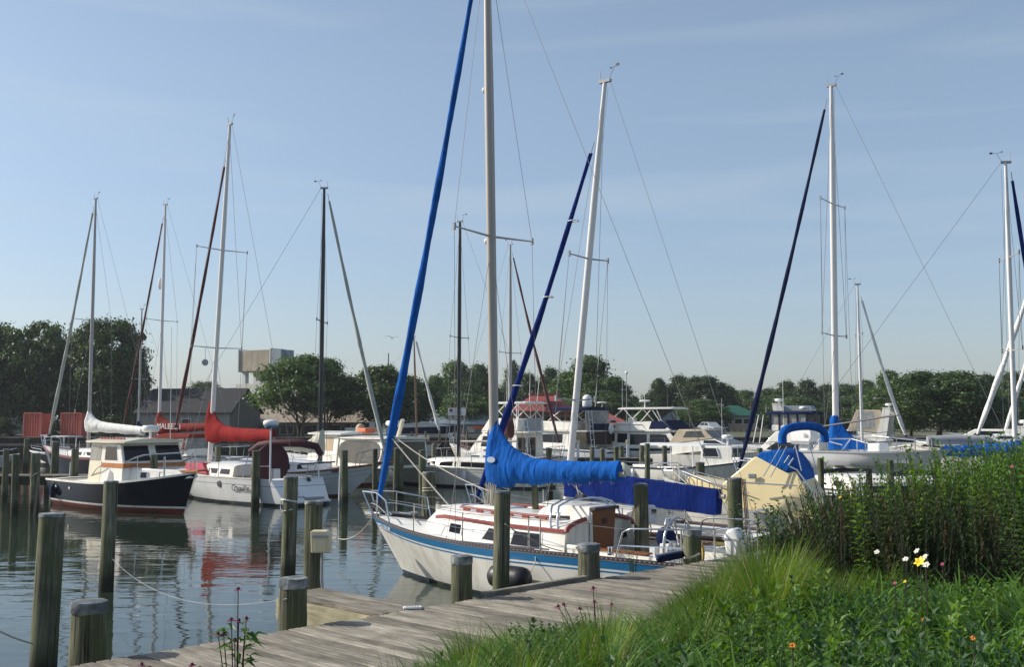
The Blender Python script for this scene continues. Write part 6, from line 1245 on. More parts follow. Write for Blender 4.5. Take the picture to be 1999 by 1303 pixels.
express('cabin_cruiser', 'big white cruiser with swept side windows in front of the broad dark tree', 1690, 66, -66, 11, 3.6, (1.8, 1.35, 1.3), 'gel', 'win', 2.75)
express('cabin_cruiser', 'white cruiser with a dark windscreen at the right behind the rolled awning', 1838, 70, -75, 11, 3.6, (1.9, 1.4, 1.3), 'gel', 'win', 3.2)
express('cabin_cruiser', 'small white cruiser between the two bigger ones in front of the broad dark tree', 1775, 62, -70, 8, 3.0, (1.5, 1.2, 1.1), 'gelcool', 'win', 2.5, arch=False)
# flybridge boat with navy enclosure
FB_ = mot('flybridge_cruiser', 'white flybridge cruiser with a navy topped clear enclosure and dark side windows', 'motorboat', 1405, 68, -58, 10.5, 3.6, (1.6, 1.2, 1.1), ['gel', 'darkbot', 'darkbot'], [], sw=.92)
f0, f1 = FB_.ax(1596, 1.6), FB_.ax(1482, 1.6); hf = lambda x, z: 1.6 - (z - 1) * .1
house(FB_, [(f0, 1.0), (f1 + .4, 1.2), (f1 - .5, 2.2), (f1 - .9, 2.6), (f0, 2.6)], hf, M['gel'], wins=[[(f0 + .4, 1.4), (f1 - .2, 1.45), (f1 - .9, 1.95), (f0 + .4, 1.95)]], front=[((f1 + .4, 1.2), (f1 - .5, 2.2), ((-.9, -.3), (-.26, .26), (.3, .9)), (.3, .95))])
g0, g1 = FB_.ax(1572, 1.5), FB_.ax(1492, 1.5)
slab(FB_, 'bimini_top', g0 - .2, g1, 1.55, 3.62, .14, M['nblue'], .08)
MB().prof([(g0, 2.62), (g1 - .2, 2.62), (g1 - .4, 3.0), (g0, 2.9)], lambda x, z: 1.45).build('flybridge', M['gel'], FB_.e, bevel=.05)
for i in range(5):
    xx = g0 + (g1 - g0 - .3) * i / 4
    for sg in (1, -1): MB().box((xx, sg * 1.44, 3.15), (.09, .07, 1.0)).build('canopy_post', M['nblue'], FB_.e)
for sg in (1, -1): MB().box(((g0 + g1) / 2 - .15, sg * 1.4, 3.25), (g1 - g0 - .3, .02, .75)).build('clear_curtain', M['vinyl'], FB_.e)
tubes(FB_, 'ladder', [[(f1 + .3, .9, 1.9), (g1 + .3, .9, 3.6)], [(f1 + .7, .9, 1.9), (g1 + .6, .9, 3.6)]], .03, M['plastic']); antenna(FB_, (g1, 1.3, 3.7), .5); radome(FB_, (g0 + .6, 0, 3.72), .25, .18, .2); antenna(FB_, (g0 + 1.4, 1.4, 2.6), 4.5, 0, .022)
FB_.guard(10, 5, 5, .6, M['chrome'], .018, two=False)
# small boats at the left and along the bulkhead
def skiff(label, bpx, bY, az, L, hm, ttop=True, z=0, console=True, rail=True, cover=None):
    b = mot('skiff', label, 'skiff', bpx, bY, az, L, 2.1, (1.05, .78, .72), hm, [], sw=.86, well=None if cover else (.3, L * .68, .8, .2)); b.e.location.z = z
    if console: MB().box((L * .42, 0, .85), (.6, .7, 1.0)).build('console', M['plastic'], b.e, bevel=.05)
    if ttop:
        slab(b, 't_top', L * .25, L * .6, .9, 2.05, .06, M['gelcool'], .03)
        for xx in (L * .32, L * .52):
            for sg in (1, -1): MB().cyl((xx, sg * .5, .5), (xx, sg * .6, 2.08), .03, .03, 6).build('t_top_leg', M['chrome'], b.e)
    if rail: MB().tube([(L * .6, .9, .8), (L * .62, .9, 1.15), (L * .85, .55, 1.25), (L * .97, 0, 1.4), (L * .85, -.55, 1.25), (L * .62, -.9, 1.15), (L * .6, -.9, .8)], .02, 6).build('bow_rail', M['chrome'], b.e)
    if cover: MB().prof([(.2, .7), (L * .8, .9), (L * .5, 1.35), (.4, 1.1)], lambda x, z: max(.2, b.half(x) * .9)).build('boat_cover', M[cover], b.e, bevel=.1)
    om = MB().prof([(-.45, .75), (.05, .75), (.08, 1.1), (-.4, 1.2)], lambda x, z: .2).build('outboard_motor', M['ink'], b.e, bevel=.05)
    return b
skiff('grey open skiff with a small hard top at the left edge of the photo', 45, 72, 80, 6.5, ['gelcool', 'darkbot', 'darkbot']); skiff('small skiff with a flat white top behind the bow of the dark hulled sailboat', 62, 80, -65, 6, ['navy', 'darkbot', 'darkbot'])
skiff('navy sided runabout stored ashore behind the pier litter', 905, 109, 95, 7, ['nblue', 'gel', 'gel'], False, 1.75, cover='white'); skiff('white runabout with a windscreen stored ashore beside the navy sided one', 800, 110, 80, 6.5, ['gel', 'darkbot', 'darkbot'], False, 1.75)
skiff('white skiff with a flat canopy behind the thick grey mast', 925, 95, -95, 7, ['gel', 'darkbot', 'darkbot'], True, .3)
# ------------------------------------------------------------------ power boxes on piles
mb_ = empty('meter_box', 'ivory meter box with a conduit fixed to the finger pier pile', 'power box', at(624, 1060, 13.65))
MB().prof([(-.09, -.12), (.13, -.12), (.14, .1), (.1, .15), (-.1, .15)], lambda x, z: .1).build('box', M['ivory'], mb_, bevel=.012); MB().box((.02, -.105, .085), (.2, .02, .03)).build('flap', M['grey'], mb_)
MB().box((.025, -.102, -.03), (.15, .012, .15)).build('cover_plate', M['ivory'], mb_, bevel=.004); MB().tube([(.03, 0, -.12), (.03, -.01, -.45), (.06, -.01, -.7)], .018, 7).build('conduit', M['grey'], mb_)
pb = empty('power_box', 'white and ivory power box with a yellow hose on a pile behind the cockpit', 'power box', at(1265, 1004, 21.6))
MB().box((0, 0, 0), (.26, .2, .34)).build('box', M['ivory'], pb, bevel=.015); MB().prof([(-.02, -.17), (.16, -.17), (.16, .12), (.12, .17), (-.02, .17)], lambda x, z: .13).build('hood', M['plastic'], pb, bevel=.01); MB().box((.1, -.135, .06), (.1, .02, .08)).build('flap', M['ink'], pb)
MB().tube([(-.13, -.1, .05), (-.26, -.12, .18), (-.36, -.12, -.1), (-.33, -.12, -.4), (-.2, -.12, -.56), (-.03, -.12, -.5), (.05, -.12, -.3), (.02, -.1, -.17)], .014, 6).build('yellow_hose', M['yrope'], pb)
# ------------------------------------------------------------------ ropes
rope('mooring_line', 'rope sagging from the slim left pile to the dock pile by the finger pier', at(219, 1092, 20.9), at(560, 1170, 11.2), .35, .0045, 'grey')
rope('mooring_line', 'pale rope running off the left edge to the thickest near pile', at(-60, 1196, 13.2), at(66, 1258, 13.6), .05, .012)
rope('mooring_line', 'pink white line slanting from the bright blue furled sail to the cream cabin top', at(760, 850, 23.9), at(884, 996, 22.6), .02, .016); rope('mooring_line', 'second pale line from the blue furled sail to the mast of the cream sloop', at(764, 848, 23.9), at(962, 962, 22.0), .12, .013)
rope('mooring_line', 'slack pale line crossing from the tall pale pile to the cockpit rail', at(986, 1024, 16.9), at(1098, 1077, 18.6), .06, .009); rope('mooring_line', 'white rope tied from the dock pile by the wheel toward the stern', at(1336, 1090, 15.8), at(1366, 1082, 15.9), .02, .016)
rope('mooring_line', 'grey line from the bow of the cream sloop toward the pile with the rope bridle', at(731, 1006, 24.2), at(660, 1052, 26.5), .2, .011)
def wrap(px, py, Y, r, turns, label, mt='rope'):
    p = at(px, py, Y); b = MB(); b.tube([(p.x + r * math.cos(a), p.y + r * math.sin(a), p.z - .012 * a) for a in [i * .4 for i in range(int(turns * 15.7))]], .014, 5); tag(b.build('rope_wrap', M[mt]), label, 'rope', 'ropes tied round piles')
q = p565.location; zt = at(565, 978, q.y).z; b = MB(); b.tube([(q.x + .158 * math.cos(a), q.y + .158 * math.sin(a), zt - .03 * math.sin(a + 1)) for a in [i * .35 for i in range(19)]], .016, 6); b.tube([(q.x - .15, q.y - .06, zt), (q.x - .16, q.y - .08, zt - .14), (q.x - .12, q.y - .12, zt - .22), (q.x + .1, q.y - .14, zt - .17)], .012, 5); tag(b.build('rope_wrap', M['white']), 'white rope looped round the mossy pile in front of the open transom', 'rope')
q = p838.location; zt = at(838, 962, q.y).z; b = MB(); b.tube([(q.x + .15 * math.cos(a), q.y + .15 * math.sin(a), zt + .01 * a) for a in [i * .4 for i in range(34)]], .012, 5); b.tube([(q.x - .14, q.y - .05, zt), (q.x - .17, q.y - .1, zt - .5), (q.x - .2, q.y - .1, zt - .85)], .012, 5); tag(b.build('rope_wrap', M['rope']), 'rope bridle tied round the pile behind the bow of the cream sloop', 'rope')
q = p1437.location
for k in range(3): tag(MB().tube([(q.x + .12 + .03 * k, q.y - .12, 2.1), (q.x + .17 + .03 * k, q.y - .16, 1.2), (q.x + .2 + .05 * k, q.y - .18, .5)], .012, 5).build('hanging_rope', M['redwood' if k < 2 else 'rope']), 'thin rope hanging down the pile beside the leafy shrub', 'rope', 'ropes hanging on the pile by the leafy shrub')
q = at(70, 900, 37.6); e = empty('lashed_plank', 'old grey plank lashed to the pile on the left', 'plank', (q.x + .12, q.y - .3, 0)); MB().bar((0, 0, -.3), (.14, 0, 1.55), .1, .06).build('board', M['pier'], e); MB().tube([(-.2, .05, 1.3), (0, -.06, 1.42), (.25, 0, 1.55)], .02, 5).build('lashing', M['rope'], e)
# dock clutter
df = empty('dock_fender', 'navy padded fender bar lying on the dock edge by the wheel', 'fender', tu(8.5, .03, DOCK_Z + .06), -DAZ + R(90))
df.location = onz(1316, 1096, DOCK_Z) + Vector((0, 0, .05)); MB().tube([(-.42, 0, 0), (-.38, 0, .01), (.38, 0, .03), (.42, 0, .03)], [.02, .055, .055, .02], 8).build('pad', M['nblue'], df, smooth=50); MB().tube([(-.4, .07, .05), (.1, .06, .07), (.5, .05, .06)], .02, 6).build('rope', M['white'], df)
ms_ = empty('paper_sign', 'small white plate lying on the dock beside the finger pier', 'sign', onz(805, 1190, DOCK_Z) + Vector((0, 0, .016)), R(12)); MB().box((0, 0, 0), (.2, .1, .02)).build('plate', M['plastic'], ms_); b = MB(); [b.box((-.06 + .03 * k, 0, .012), (.015, .05, .004)) for k in range(5)]; b.build('lettering', M['grey'], ms_)
cf = empty('cream_fender', 'cream fender hung on the pile at the end of the bright blue boom cover', 'fender', at(1216, 927, onz(1216, 902, 2.1).y - .25)); MB().lathe([(.02, -.3), (.2, -.22), (.26, 0), (.2, .22), (.05, .32), (.02, .34)], (0, 0, 0), 14).build('body', M['cream'], cf, smooth=60); MB().box((-.2, -.18, .05), (.08, .05, .2)).build('strap', M['orangep'], cf)
# gulls in the sky
for px, py in ((765, 660),):
    p = at(px, py, 90); e = empty('gull', 'small gull flying above the low spreading tree', 'bird', p, R(40)); MB().ellip((0, 0, 0), .07, .25, .07).build('body', M['plastic'], e, smooth=60)
    for s in (1, -1): MB().poly([(0, .08, .03), (s * .35, .1, .14), (s * .75, 0, .06), (s * .35, -.06, .12), (0, -.1, .03)], (0, 0, .015)).build('wing', M['grey'], e)

# conduits strapped to piles, fenders on the boats, pedestals and clutter on the piers
for px, top in ((147, 877), (673, 880)):
    q = onz(px, top, 2.1); tag(MB().tube([(q.x - .2, q.y - .05, -.4), (q.x - .17, q.y - .05, 1.0), (q.x - .15, q.y - .04, 1.55)], .035, 8).build('conduit_pipe', M['plastic']), 'white pipe strapped to the pile in front of the %s' % ('lobster boat stern' if px < 200 else 'grey hulled ketch'), 'pipe')
def fender(bt, x, sg, z, label, mt='plastic', r=.11, h=.5):
    y = sg * (bt.side_y(x, max(.1, z)) + r + .01); e = empty('fender', label, 'fender', bt.world((x, y, z)))
    MB().lathe([(.02, -h / 2), (r * .7, -h / 2 + .04), (r, -h / 2 + .12), (r, h / 2 - .12), (r * .7, h / 2 - .04), (.03, h / 2), (.02, h / 2 + .06)], (0, 0, 0), 12).build('body', M[mt], e, smooth=50); MB().cyl((0, 0, h / 2), (0, 0, max(.1, bt.sheer(x) - z + .1)), .012, .012, 5).build('lanyard', M['rope'], e)
fender(S6, 4.0, 1, .55, 'white fender hanging on the side of the black masted sloop'); fender(LB, .8, -1, .55, 'dark fender hanging near the stern of the navy lobster boat', 'nblue')
fender(WB, 2.6, -1, .4, 'white fender hanging on the side of the canopied work boat'); fender(KE, 7.4, -1, .6, 'dark blue fender hanging on the grey hulled ketch', 'nblue')
fender(SF, 2.0, 1, .6, 'white fender hanging at the stern of the white sportfisher'); fender(MY, 3.0, -1, .7, 'white fender hanging on the flybridge motor yacht')
def pedestal(x, y, z, label):
    e = empty('power_pedestal', label, 'power pedestal', (x, y, z), 0, 'power pedestals on the far piers'); MB().box((0, 0, .45), (.16, .16, .9)).build('post', M['plastic'], e, bevel=.01); MB().box((0, 0, .98), (.24, .2, .22)).build('head', M['ivory'], e, bevel=.02)
pedestal(4.1, 67.2, .95, 'white power pedestal on the pier left of the green piles'); pedestal(7.2, 67.2, .95, 'white power pedestal on the pier behind the work boat bow'); pedestal(-11.5, 97.8, 1.35, 'white power pedestal at the left end of the littered pier'); pedestal(12, 73.8, .95, 'white power pedestal on the pier below the motor yacht')
def dockbox(x, y, z, label, mt='plastic', w=1.0):
    e = empty('dock_box', label, 'dock box', (x, y, z)); MB().box((0, 0, .2), (w, .5, .4)).build('box', M[mt], e, bevel=.03); MB().prof([(-w / 2 - .03, .41), (w / 2 + .03, .41), (w / 2 + .03, .5), (-w / 2 - .03, .5)], lambda x_, z_: .28 - (z_ - .41)).build('lid', M[mt], e, bevel=.02)
dockbox(5.4, 67.4, .95, 'white dock box on the pier in front of the sportfishing boats'); dockbox(-8, 98, 1.35, 'tan dock box on the littered pier by the bulkhead', 'tan'); dockbox(-4.6, 98, 1.35, 'brown crate on the littered pier by the bulkhead', 'teak', .7); dockbox(-10, 98, 1.35, 'white dock box on the littered pier', 'plastic', .8)
for i in range(9):
    x = -12.8 + i * 1.25; e = empty('pier_post', 'short brown post standing along the littered pier', 'post', (x, 97.5, 1.35), 0, 'posts along the littered pier'); MB().cyl((0, 0, 0), (0, 0, random.uniform(.7, 1.1)), .1, .09, 9).build('post', M['pile'], e)
e = empty('kayak', 'red kayak lying on the canopy of the white skiff behind the thick mast', 'kayak', (xat(945, 95) , 95.2, 2.47)); MB().prof([(-1.3, .15), (-.8, 0), (.8, 0), (1.3, .15), (.8, .26), (-.8, .26)], lambda x_, z_: max(.03, .3 - abs(x_) * .2)).build('hull', M['orangep'], e, bevel=.05, smooth=50); MB().box((0, 0, .27), (.7, .3, .04)).build('seat_well', M['ink'], e)
# ================================================================== PLANTS ON THE BANK
M['grass'] = leaf_mat('grass_blades', (.065, .14, .016), (.165, .245, .04), .45)
M['lily'] = leaf_mat('lily_leaves', (.055, .135, .016), (.115, .22, .034), .4, .4)
M['leafy3'] = leaf_mat('yellow_green_leaves', (.07, .14, .018), (.14, .24, .035), .42, .5)
M['leafy4'] = leaf_mat('blue_green_leaves', (.03, .075, .03), (.065, .13, .05), .35, .5)
M['leafy'] = leaf_mat('lance_leaves', (.045, .12, .018), (.1, .215, .034), .42, .45)
M['leafy2'] = leaf_mat('deep_green_leaves', (.028, .078, .016), (.07, .155, .028), .38, .45)
M['needle'] = leaf_mat('dark_needles', (.02, .048, .018), (.055, .088, .03), .25, .6)
M['brownseed'] = leaf_mat('brown_seed_spikes', (.07, .05, .025), (.12, .085, .04), .2, .8)
M['greyleaf'] = leaf_mat('grey_green_leaves', (.035, .075, .03), (.09, .15, .07), .35, .4)
M['straw'] = leaf_mat('dry_straw', (.2, .16, .07), (.34, .27, .13), .3, .7)
M['stem'] = mat('green_stem', (.05, .08, .02), .7); M['stemd'] = mat('dark_stem', (.03, .022, .016), .7)
M['pink'] = mat('pink_petal', (.4, .06, .16), .6); M['cone'] = mat('dark_flower_cone', (.045, .02, .022), .8)
M['petalw'] = mat('white_petal', (.78, .78, .72), .6); M['petaly'] = mat('yellow_petal', (.75, .55, .02), .55); M['petalo'] = mat('orange_petal', (.65, .22, .02), .55)
class Foliage:
    def __init__(s, seed): s.r = np.random.default_rng(seed); s.v, s.f, s.m = [], [], []
    def blade(s, p, az, L, w, lean, droop, mi=0, seg=4):
        p = np.array(p, float); d = np.array([math.cos(az), math.sin(az), 0]); side = np.array([-d[1], d[0], 0]); o = len(s.v); a = lean; q = p.copy()
        for i in range(seg + 1):
            f = i / seg; ww = w * (1 - f ** 2.2) * .5 + .0006
            s.v += [tuple(q - side * ww), tuple(q + side * ww)]
            q = q + (d * math.sin(a) + np.array([0, 0, math.cos(a)])) * (L / seg); a += droop / seg
        for i in range(seg): s.f.append((o + 2 * i, o + 2 * i + 1, o + 2 * i + 3, o + 2 * i + 2)); s.m.append(mi)
    def leaf(s, p, d, L, w, mi=0, fold=.25, droop=.15):
        p = np.array(p, float); d = np.array(d, float); d /= np.linalg.norm(d); up = np.array([0, 0, 1.]) - d * d[2]; n = np.linalg.norm(up); up = up / n if n > .05 else np.array([1., 0, 0]); sd = np.cross(d, up)
        sd = sd + up * s.r.normal(0, .35); sd /= np.linalg.norm(sd); nn = np.cross(sd, d); o = len(s.v)
        m = p + d * L * .45; t = p + d * L - np.array([0, 0, droop * L]); l = m + sd * w / 2 + nn * w * fold; r_ = m - sd * w / 2 + nn * w * fold
        s.v += [tuple(p), tuple(m), tuple(t), tuple(l), tuple(r_)]; s.f += [(o, o + 4, o + 1), (o + 4, o + 2, o + 1), (o, o + 1, o + 3), (o + 1, o + 2, o + 3)]; s.m += [mi] * 4
    def mesh(s, name, mats):
        me = bpy.data.meshes.new(name); me.from_pydata(s.v, [], s.f)
        for m in mats: me.materials.append(m)
        me.polygons.foreach_set("material_index", s.m); me.update(); return me
U = lambda g, a, b: float(g.uniform(a, b))
def m_grass(seed, n=240, h=(.45, .85), w=.007, spread=.13):
    F = Foliage(seed); g = F.r
    for i in range(n):
        a = U(g, 0, 6.283); r = spread * math.sqrt(U(g, 0, 1)); F.blade((r * math.cos(a), r * math.sin(a), -.02), a + U(g, -.8, .8), U(g, *h), w * U(g, .7, 1.4), U(g, .02, .35), U(g, .3, 1.5), int(U(g, 0, 1) < .09), 5)
    return [('blades', F.mesh('grass_blades', [M['grass'], M['straw']]))]
def m_lily(seed, n=70):
    F = Foliage(seed); g = F.r
    for i in range(n):
        a = U(g, 0, 6.283); r = .1 * math.sqrt(U(g, 0, 1)); F.blade((r * math.cos(a), r * math.sin(a), -.02), a + U(g, -.5, .5), U(g, .4, .75), U(g, .014, .024), U(g, .1, .5), U(g, .9, 2.2), 0, 6)
    return [('blades', F.mesh('lily_blades', [M['lily']]))]
def m_leafy(seed, stems=8, h=(.5, .8), gap=.045, L=(.07, .115), w=.026, mt='leafy', spread=.16, lean=.22, stem='stem'):
    F = Foliage(seed); g = F.r; sb = MB()
    for k in range(stems):
        a = U(g, 0, 6.283); r = spread * math.sqrt(U(g, 0, 1)); H = U(g, *h); ln = U(g, .02, lean); b0 = Vector((r * math.cos(a), r * math.sin(a), -.03))
        P = lambda f: b0 + Vector((math.cos(a) * ln * H * f * f, math.sin(a) * ln * H * f * f, H * f))
        sb.tube([P(0), P(.35), P(.7), P(1)], [.0045, .004, .003, .0015], 4, caps=False); n = int(H / gap); ph = U(g, 0, 3)
        for i in range(1, n + 1):
            f = i / n; p = P(f); aa = ph + (math.pi / 2) * (i % 2) + U(g, -.3, .3); el = .25 + .75 * f ** 3 + U(g, -.2, .25)
            for sg in (0, math.pi):
                d = (math.cos(aa + sg) * math.cos(el), math.sin(aa + sg) * math.cos(el), math.sin(el)); F.leaf(p, d, U(g, *L) * (1 - .35 * f ** 4) * (.7 + .3 * min(1, f * 3)), w * U(g, .8, 1.25), 0, .2, U(g, 0, .35))
    return [('stems', sb.mesh('stems', M[stem])), ('leaves', F.mesh('leaves', [M[mt]]))]
def m_needle(seed, stems=42, h=(.85, 1.35)):
    F = Foliage(seed); g = F.r; sb = MB()
    for k in range(stems):
        a = U(g, 0, 6.283); r = .33 * math.sqrt(U(g, 0, 1)); H = U(g, *h) * (1 - .35 * r / .33 * U(g, .3, 1)); ln = U(g, .03, .3); b0 = Vector((r * math.cos(a), r * math.sin(a), -.05)); tip = U(g, 0, 1) < .2
        P = lambda f: b0 + Vector((math.cos(a) * ln * H * f * f, math.sin(a) * ln * H * f * f, H * f))
        sb.tube([P(0), P(.5), P(1)], [.006, .004, .0015], 4, caps=False)
        for i in range(95):
            f = .02 + .98 * i / 95; p = P(f); aa = U(g, 0, 6.283); el = U(g, .5, 1.25); l = U(g, .035, .06) * (1.1 - .5 * f)
            F.blade(p, aa, l * 1.15, .0115, math.pi / 2 - el, -.2, 1 if (tip and f > .72) else 0, 1)
    return [('stems', sb.mesh('stems', M['stemd'])), ('needles', F.mesh('needles', [M['needle'], M['brownseed']]))]
def m_shrub(seed, n=16, H=1.3, L=(.07, .11), w=.045, mt='greyleaf'):
    F = Foliage(seed); g = F.r; sb = MB()
    for k in range(n):
        a = U(g, 0, 6.283); ln = U(g, .05, .45); h = H * U(g, .6, 1); b0 = Vector((.05 * math.cos(a), .05 * math.sin(a), -.05))
        P = lambda f: b0 + Vector((math.cos(a) * ln * h * f ** 1.3, math.sin(a) * ln * h * f ** 1.3, h * f))
        sb.tube([P(0), P(.3), P(.6), P(1)], [.009, .007, .004, .002], 5, caps=False)
        for i in range(26):
            f = .3 + .7 * i / 26; p = P(f); aa = i * 2.4 + U(g, -.4, .4); el = U(g, .1, .9); F.leaf(p, (math.cos(aa) * math.cos(el), math.sin(aa) * math.cos(el), math.sin(el)), U(g, *L), w * U(g, .8, 1.2), 0, .15, .1)
    return [('stems', sb.mesh('stems', M['stemd'])), ('leaves', F.mesh('leaves', [M[mt]]))]
def flower_head(b, p, r, kind, g):
    p = Vector(p); nn = Vector((-.55 + g.uniform(-.3, .3), -.5 + g.uniform(-.3, .3), .75)).normalized() if kind != 'cone' else Vector((g.uniform(-.2, .2), g.uniform(-.2, .2), 1)).normalized()
    X = nn.orthogonal().normalized(); Y = nn.cross(X); W = lambda x, y, z: X * x + Y * y + nn * z
    if kind == 'cone':
        b.ellip(p + Vector((0, 0, .006)), r * .62, r * .62, r * .62, 8, 5, 0)
        for i in range(9): a = i * .7 + g.uniform(-.2, .2); d = W(math.cos(a), math.sin(a), g.uniform(-.45, .15)); b.bar(p + d * r * .4, p + d * r * 1.35, r * .34, .003, 1)
    elif kind == 'daisy':
        b.ellip(p, r * .32, r * .32, r * .25, 8, 4, 0)
        for i in range(13):
            a = i * .483; d = W(math.cos(a), math.sin(a), .1 + .18 * math.sin(i * 2.1)); t = W(-math.sin(a), math.cos(a), 0); L = r * g.uniform(.8, 1.1)
            b.poly([p + d * r * .2, p + d * L * .65 + t * r * .15, p + d * L, p + d * L * .65 - t * r * .15], nn * .003, 1)
    else:
        for i in range(6): a = i * 1.047; d = W(math.cos(a), math.sin(a), .55); t = W(-math.sin(a), math.cos(a), 0); b.poly([p, p + d * r * .55 + t * r * .3, p + d * r - nn * .2 * r, p + d * r * .55 - t * r * .3], nn * .004, 1)
def bank_Y(px, py, h):
    """distance at which the line of sight through this column meets the plants h above the bank"""
    for i in range(400):
        Y = 4 + i * .03; p = at(px, py, Y); d = p - DO; t, u = d.x * DD.x + d.y * DD.y, d.x * DN.x + d.y * DN.y
        if p.z < bank_z(t, u) + h: return Y, bank_z(t, u)
    return 9, 1.4
def flowers(name, label, cat, loc, stems, kind, petal, leafs=True, group=None, seed=0, hr=.03, conemat='cone', lean=.2, bend=.0):
    """stems: (dx, dy, height) of every flower head"""
    g = random.Random(seed); e = empty(name, label, cat, loc, 0, group); F = Foliage(seed)
    for dx, dy, h in stems:
        b0 = Vector((dx * .25, dy * .25, -.05)); t = Vector((dx, dy, h)); MB().tube([b0, b0.lerp(t, .4) + Vector((0, 0, .03)), b0.lerp(t, .75) + Vector((0, 0, .03)), t], [.006, .005, .004, .0035], 5).build('stem', M['stemd'], e)
        b = MB(); flower_head(b, t, hr * g.uniform(.8, 1.15), kind, g); b.build('flower_head', [M[conemat], M[petal]], e)
    if leafs:
        hm = max(s[2] for s in stems)
        for k in range(70):
            a = g.uniform(0, 6.28); z = hm * g.uniform(.3, .74); r = .03 + .11 * g.random(); F.leaf((r * math.cos(a) * .6, r * math.sin(a) * .6, z), (math.cos(a), math.sin(a), g.uniform(-.1, .8)), g.uniform(.09, .16), g.uniform(.025, .04), 0, .2, .4)
        o = link('leaves', F.mesh('leaves', [M['leafy']]), e); o['kind'] = 'stuff'
    return e
PV = {'grass': [m_grass(1), m_grass(2), m_grass(3, 200, (.55, 1.0))], 'lily': [m_lily(4), m_lily(5), m_lily(6, 55)],
      'leafy': [m_leafy(7), m_leafy(8), m_leafy(9, 6, (.45, .7), .05, (.09, .14), .034), m_leafy(20, 7, (.5, .75), .05, (.1, .15), .05, 'leafy3'), m_leafy(21, 7, (.5, .8), .06, (.09, .13), .04, 'leafy4')], 'herb': [m_leafy(10, 20, (.22, .42), .035, (.05, .085), .024, 'leafy2', .24, .4), m_leafy(11, 20, (.22, .42), .035, (.05, .09), .022, 'leafy', .24, .4), m_leafy(14, 16, (.2, .4), .04, (.07, .11), .036, 'leafy2', .24, .5), m_leafy(18, 14, (.2, .38), .04, (.08, .12), .03, 'leafy3', .22, .5), m_leafy(19, 12, (.22, .4), .05, (.09, .14), .05, 'leafy4', .22, .5)],
      'needle': [m_needle(12), m_needle(13), m_needle(15, 50, (.8, 1.2))], 'tall': [m_leafy(16, 24, (.9, 1.5), .05, (.055, .09), .022, 'leafy', .34, .3, 'stemd'), m_leafy(17, 24, (.9, 1.5), .045, (.055, .095), .024, 'leafy2', .34, .3, 'stemd'), m_leafy(22, 22, (.9, 1.45), .05, (.06, .1), .026, 'leafy3', .34, .3, 'stemd')]}
PH = {'grass': .62, 'lily': .45, 'leafy': .72, 'herb': .38, 'needle': 1.2, 'tall': 1.4}
def ceil_low(px): return float(np.interp(px, [780, 830, 900, 980, 1150, 1280, 1340, 1400, 1470, 1560, 1700, 2100], [1310, 1285, 1232, 1205, 1205, 1192, 1155, 1110, 1066, 1080, 1110, 1110]))
def ceil_high(px): return float(np.interp(px, [1440, 1490, 1560, 1605, 1640, 1700, 1800, 2100], [1070, 1050, 1000, 915, 893, 876, 868, 855]))
def px_of(p): return 999.5 + FOC * p.x / (p.y * _cp + (p.z - CAM_Z) * _sp), p.y
def top_z(y, Y): return CAM_Z - (y - 820) / FOC * Y
PINFO = {'grass': ('grass_tuft', 'arching tuft of fine green grass beside the dock', 'grass tufts beside the dock', 'grass'), 'lily': ('lily_clump', 'clump of broad arching strap leaves on the bank', 'strap leaved clumps on the bank', 'plant'),
         'leafy': ('leafy_plant', 'upright plant with paired lance shaped leaves on the bank', 'upright leafy plants on the bank', 'plant'), 'herb': ('low_plant', 'low bushy green plant covering the bank', 'low bushy plants on the bank', 'plant'),
         'needle': ('needle_bush', 'dark upright needle leaved bush behind the flowers', 'dark needle leaved bushes on the bank', 'bush'), 'tall': ('tall_leafy_plant', 'tall leafy green plant among the dark bushes on the right', 'tall leafy plants on the right', 'plant')}
LOOK = {'grass': ['arching fine grass tuft', 'dense fine grass tuft', 'long sparse grass tuft'], 'lily': ['clump of strap leaves', 'dense clump of strap leaves', 'thin clump of strap leaves'],
        'leafy': ['upright lance leaved plant', 'slim lance leaved plant', 'few stemmed broad lance leaved plant', 'yellow green broad leaved plant', 'blue green broad leaved plant'],
        'herb': ['low deep green bushy plant', 'low mid green bushy plant', 'low broad leaved bushy plant', 'low yellow green bushy plant', 'low blue green bushy plant'],
        'needle': ['dark needle leaved bush', 'dark bush with brown tips', 'dense dark needle leaved bush'], 'tall': ['tall bright leafy plant', 'tall deep green leafy plant', 'tall yellow green leafy plant']}
def put(kind, t, u, hmax, g, hmin=.16, label=None, exact=None):
    z = bank_z(t, u); p = tu(t, u, z); h = min(hmax, PH[kind] * 1.25)
    if exact: h = exact
    if h < hmin: return None
    nm, lab, grp, cat = PINFO[kind]; vi = g.randrange(len(PV[kind])); px_, Y_ = px_of(p)
    lab = (LOOK[kind][vi % len(LOOK[kind])] + ' ' + ('close to the camera' if Y_ < 6.5 else 'halfway up the bank' if Y_ < 9.5 else 'at the far end of the bank') + (', left of the flowers' if px_ < 1650 else ', by the flowers' if px_ < 1850 else ', near the right edge'))
    e = empty(nm, label or lab, cat, p, g.uniform(0, 6.28), None if label else grp); s = h / PH[kind] * g.uniform(.9, 1.05); sw = max(.75, min(1.25, s * 1.1))
    for n, me in PV[kind][vi]:
        o = link(n, me, e, sc=(sw, sw, s)); o['kind'] = 'stuff'
    return e
g = random.Random(5); cnt = {k: 0 for k in PH}
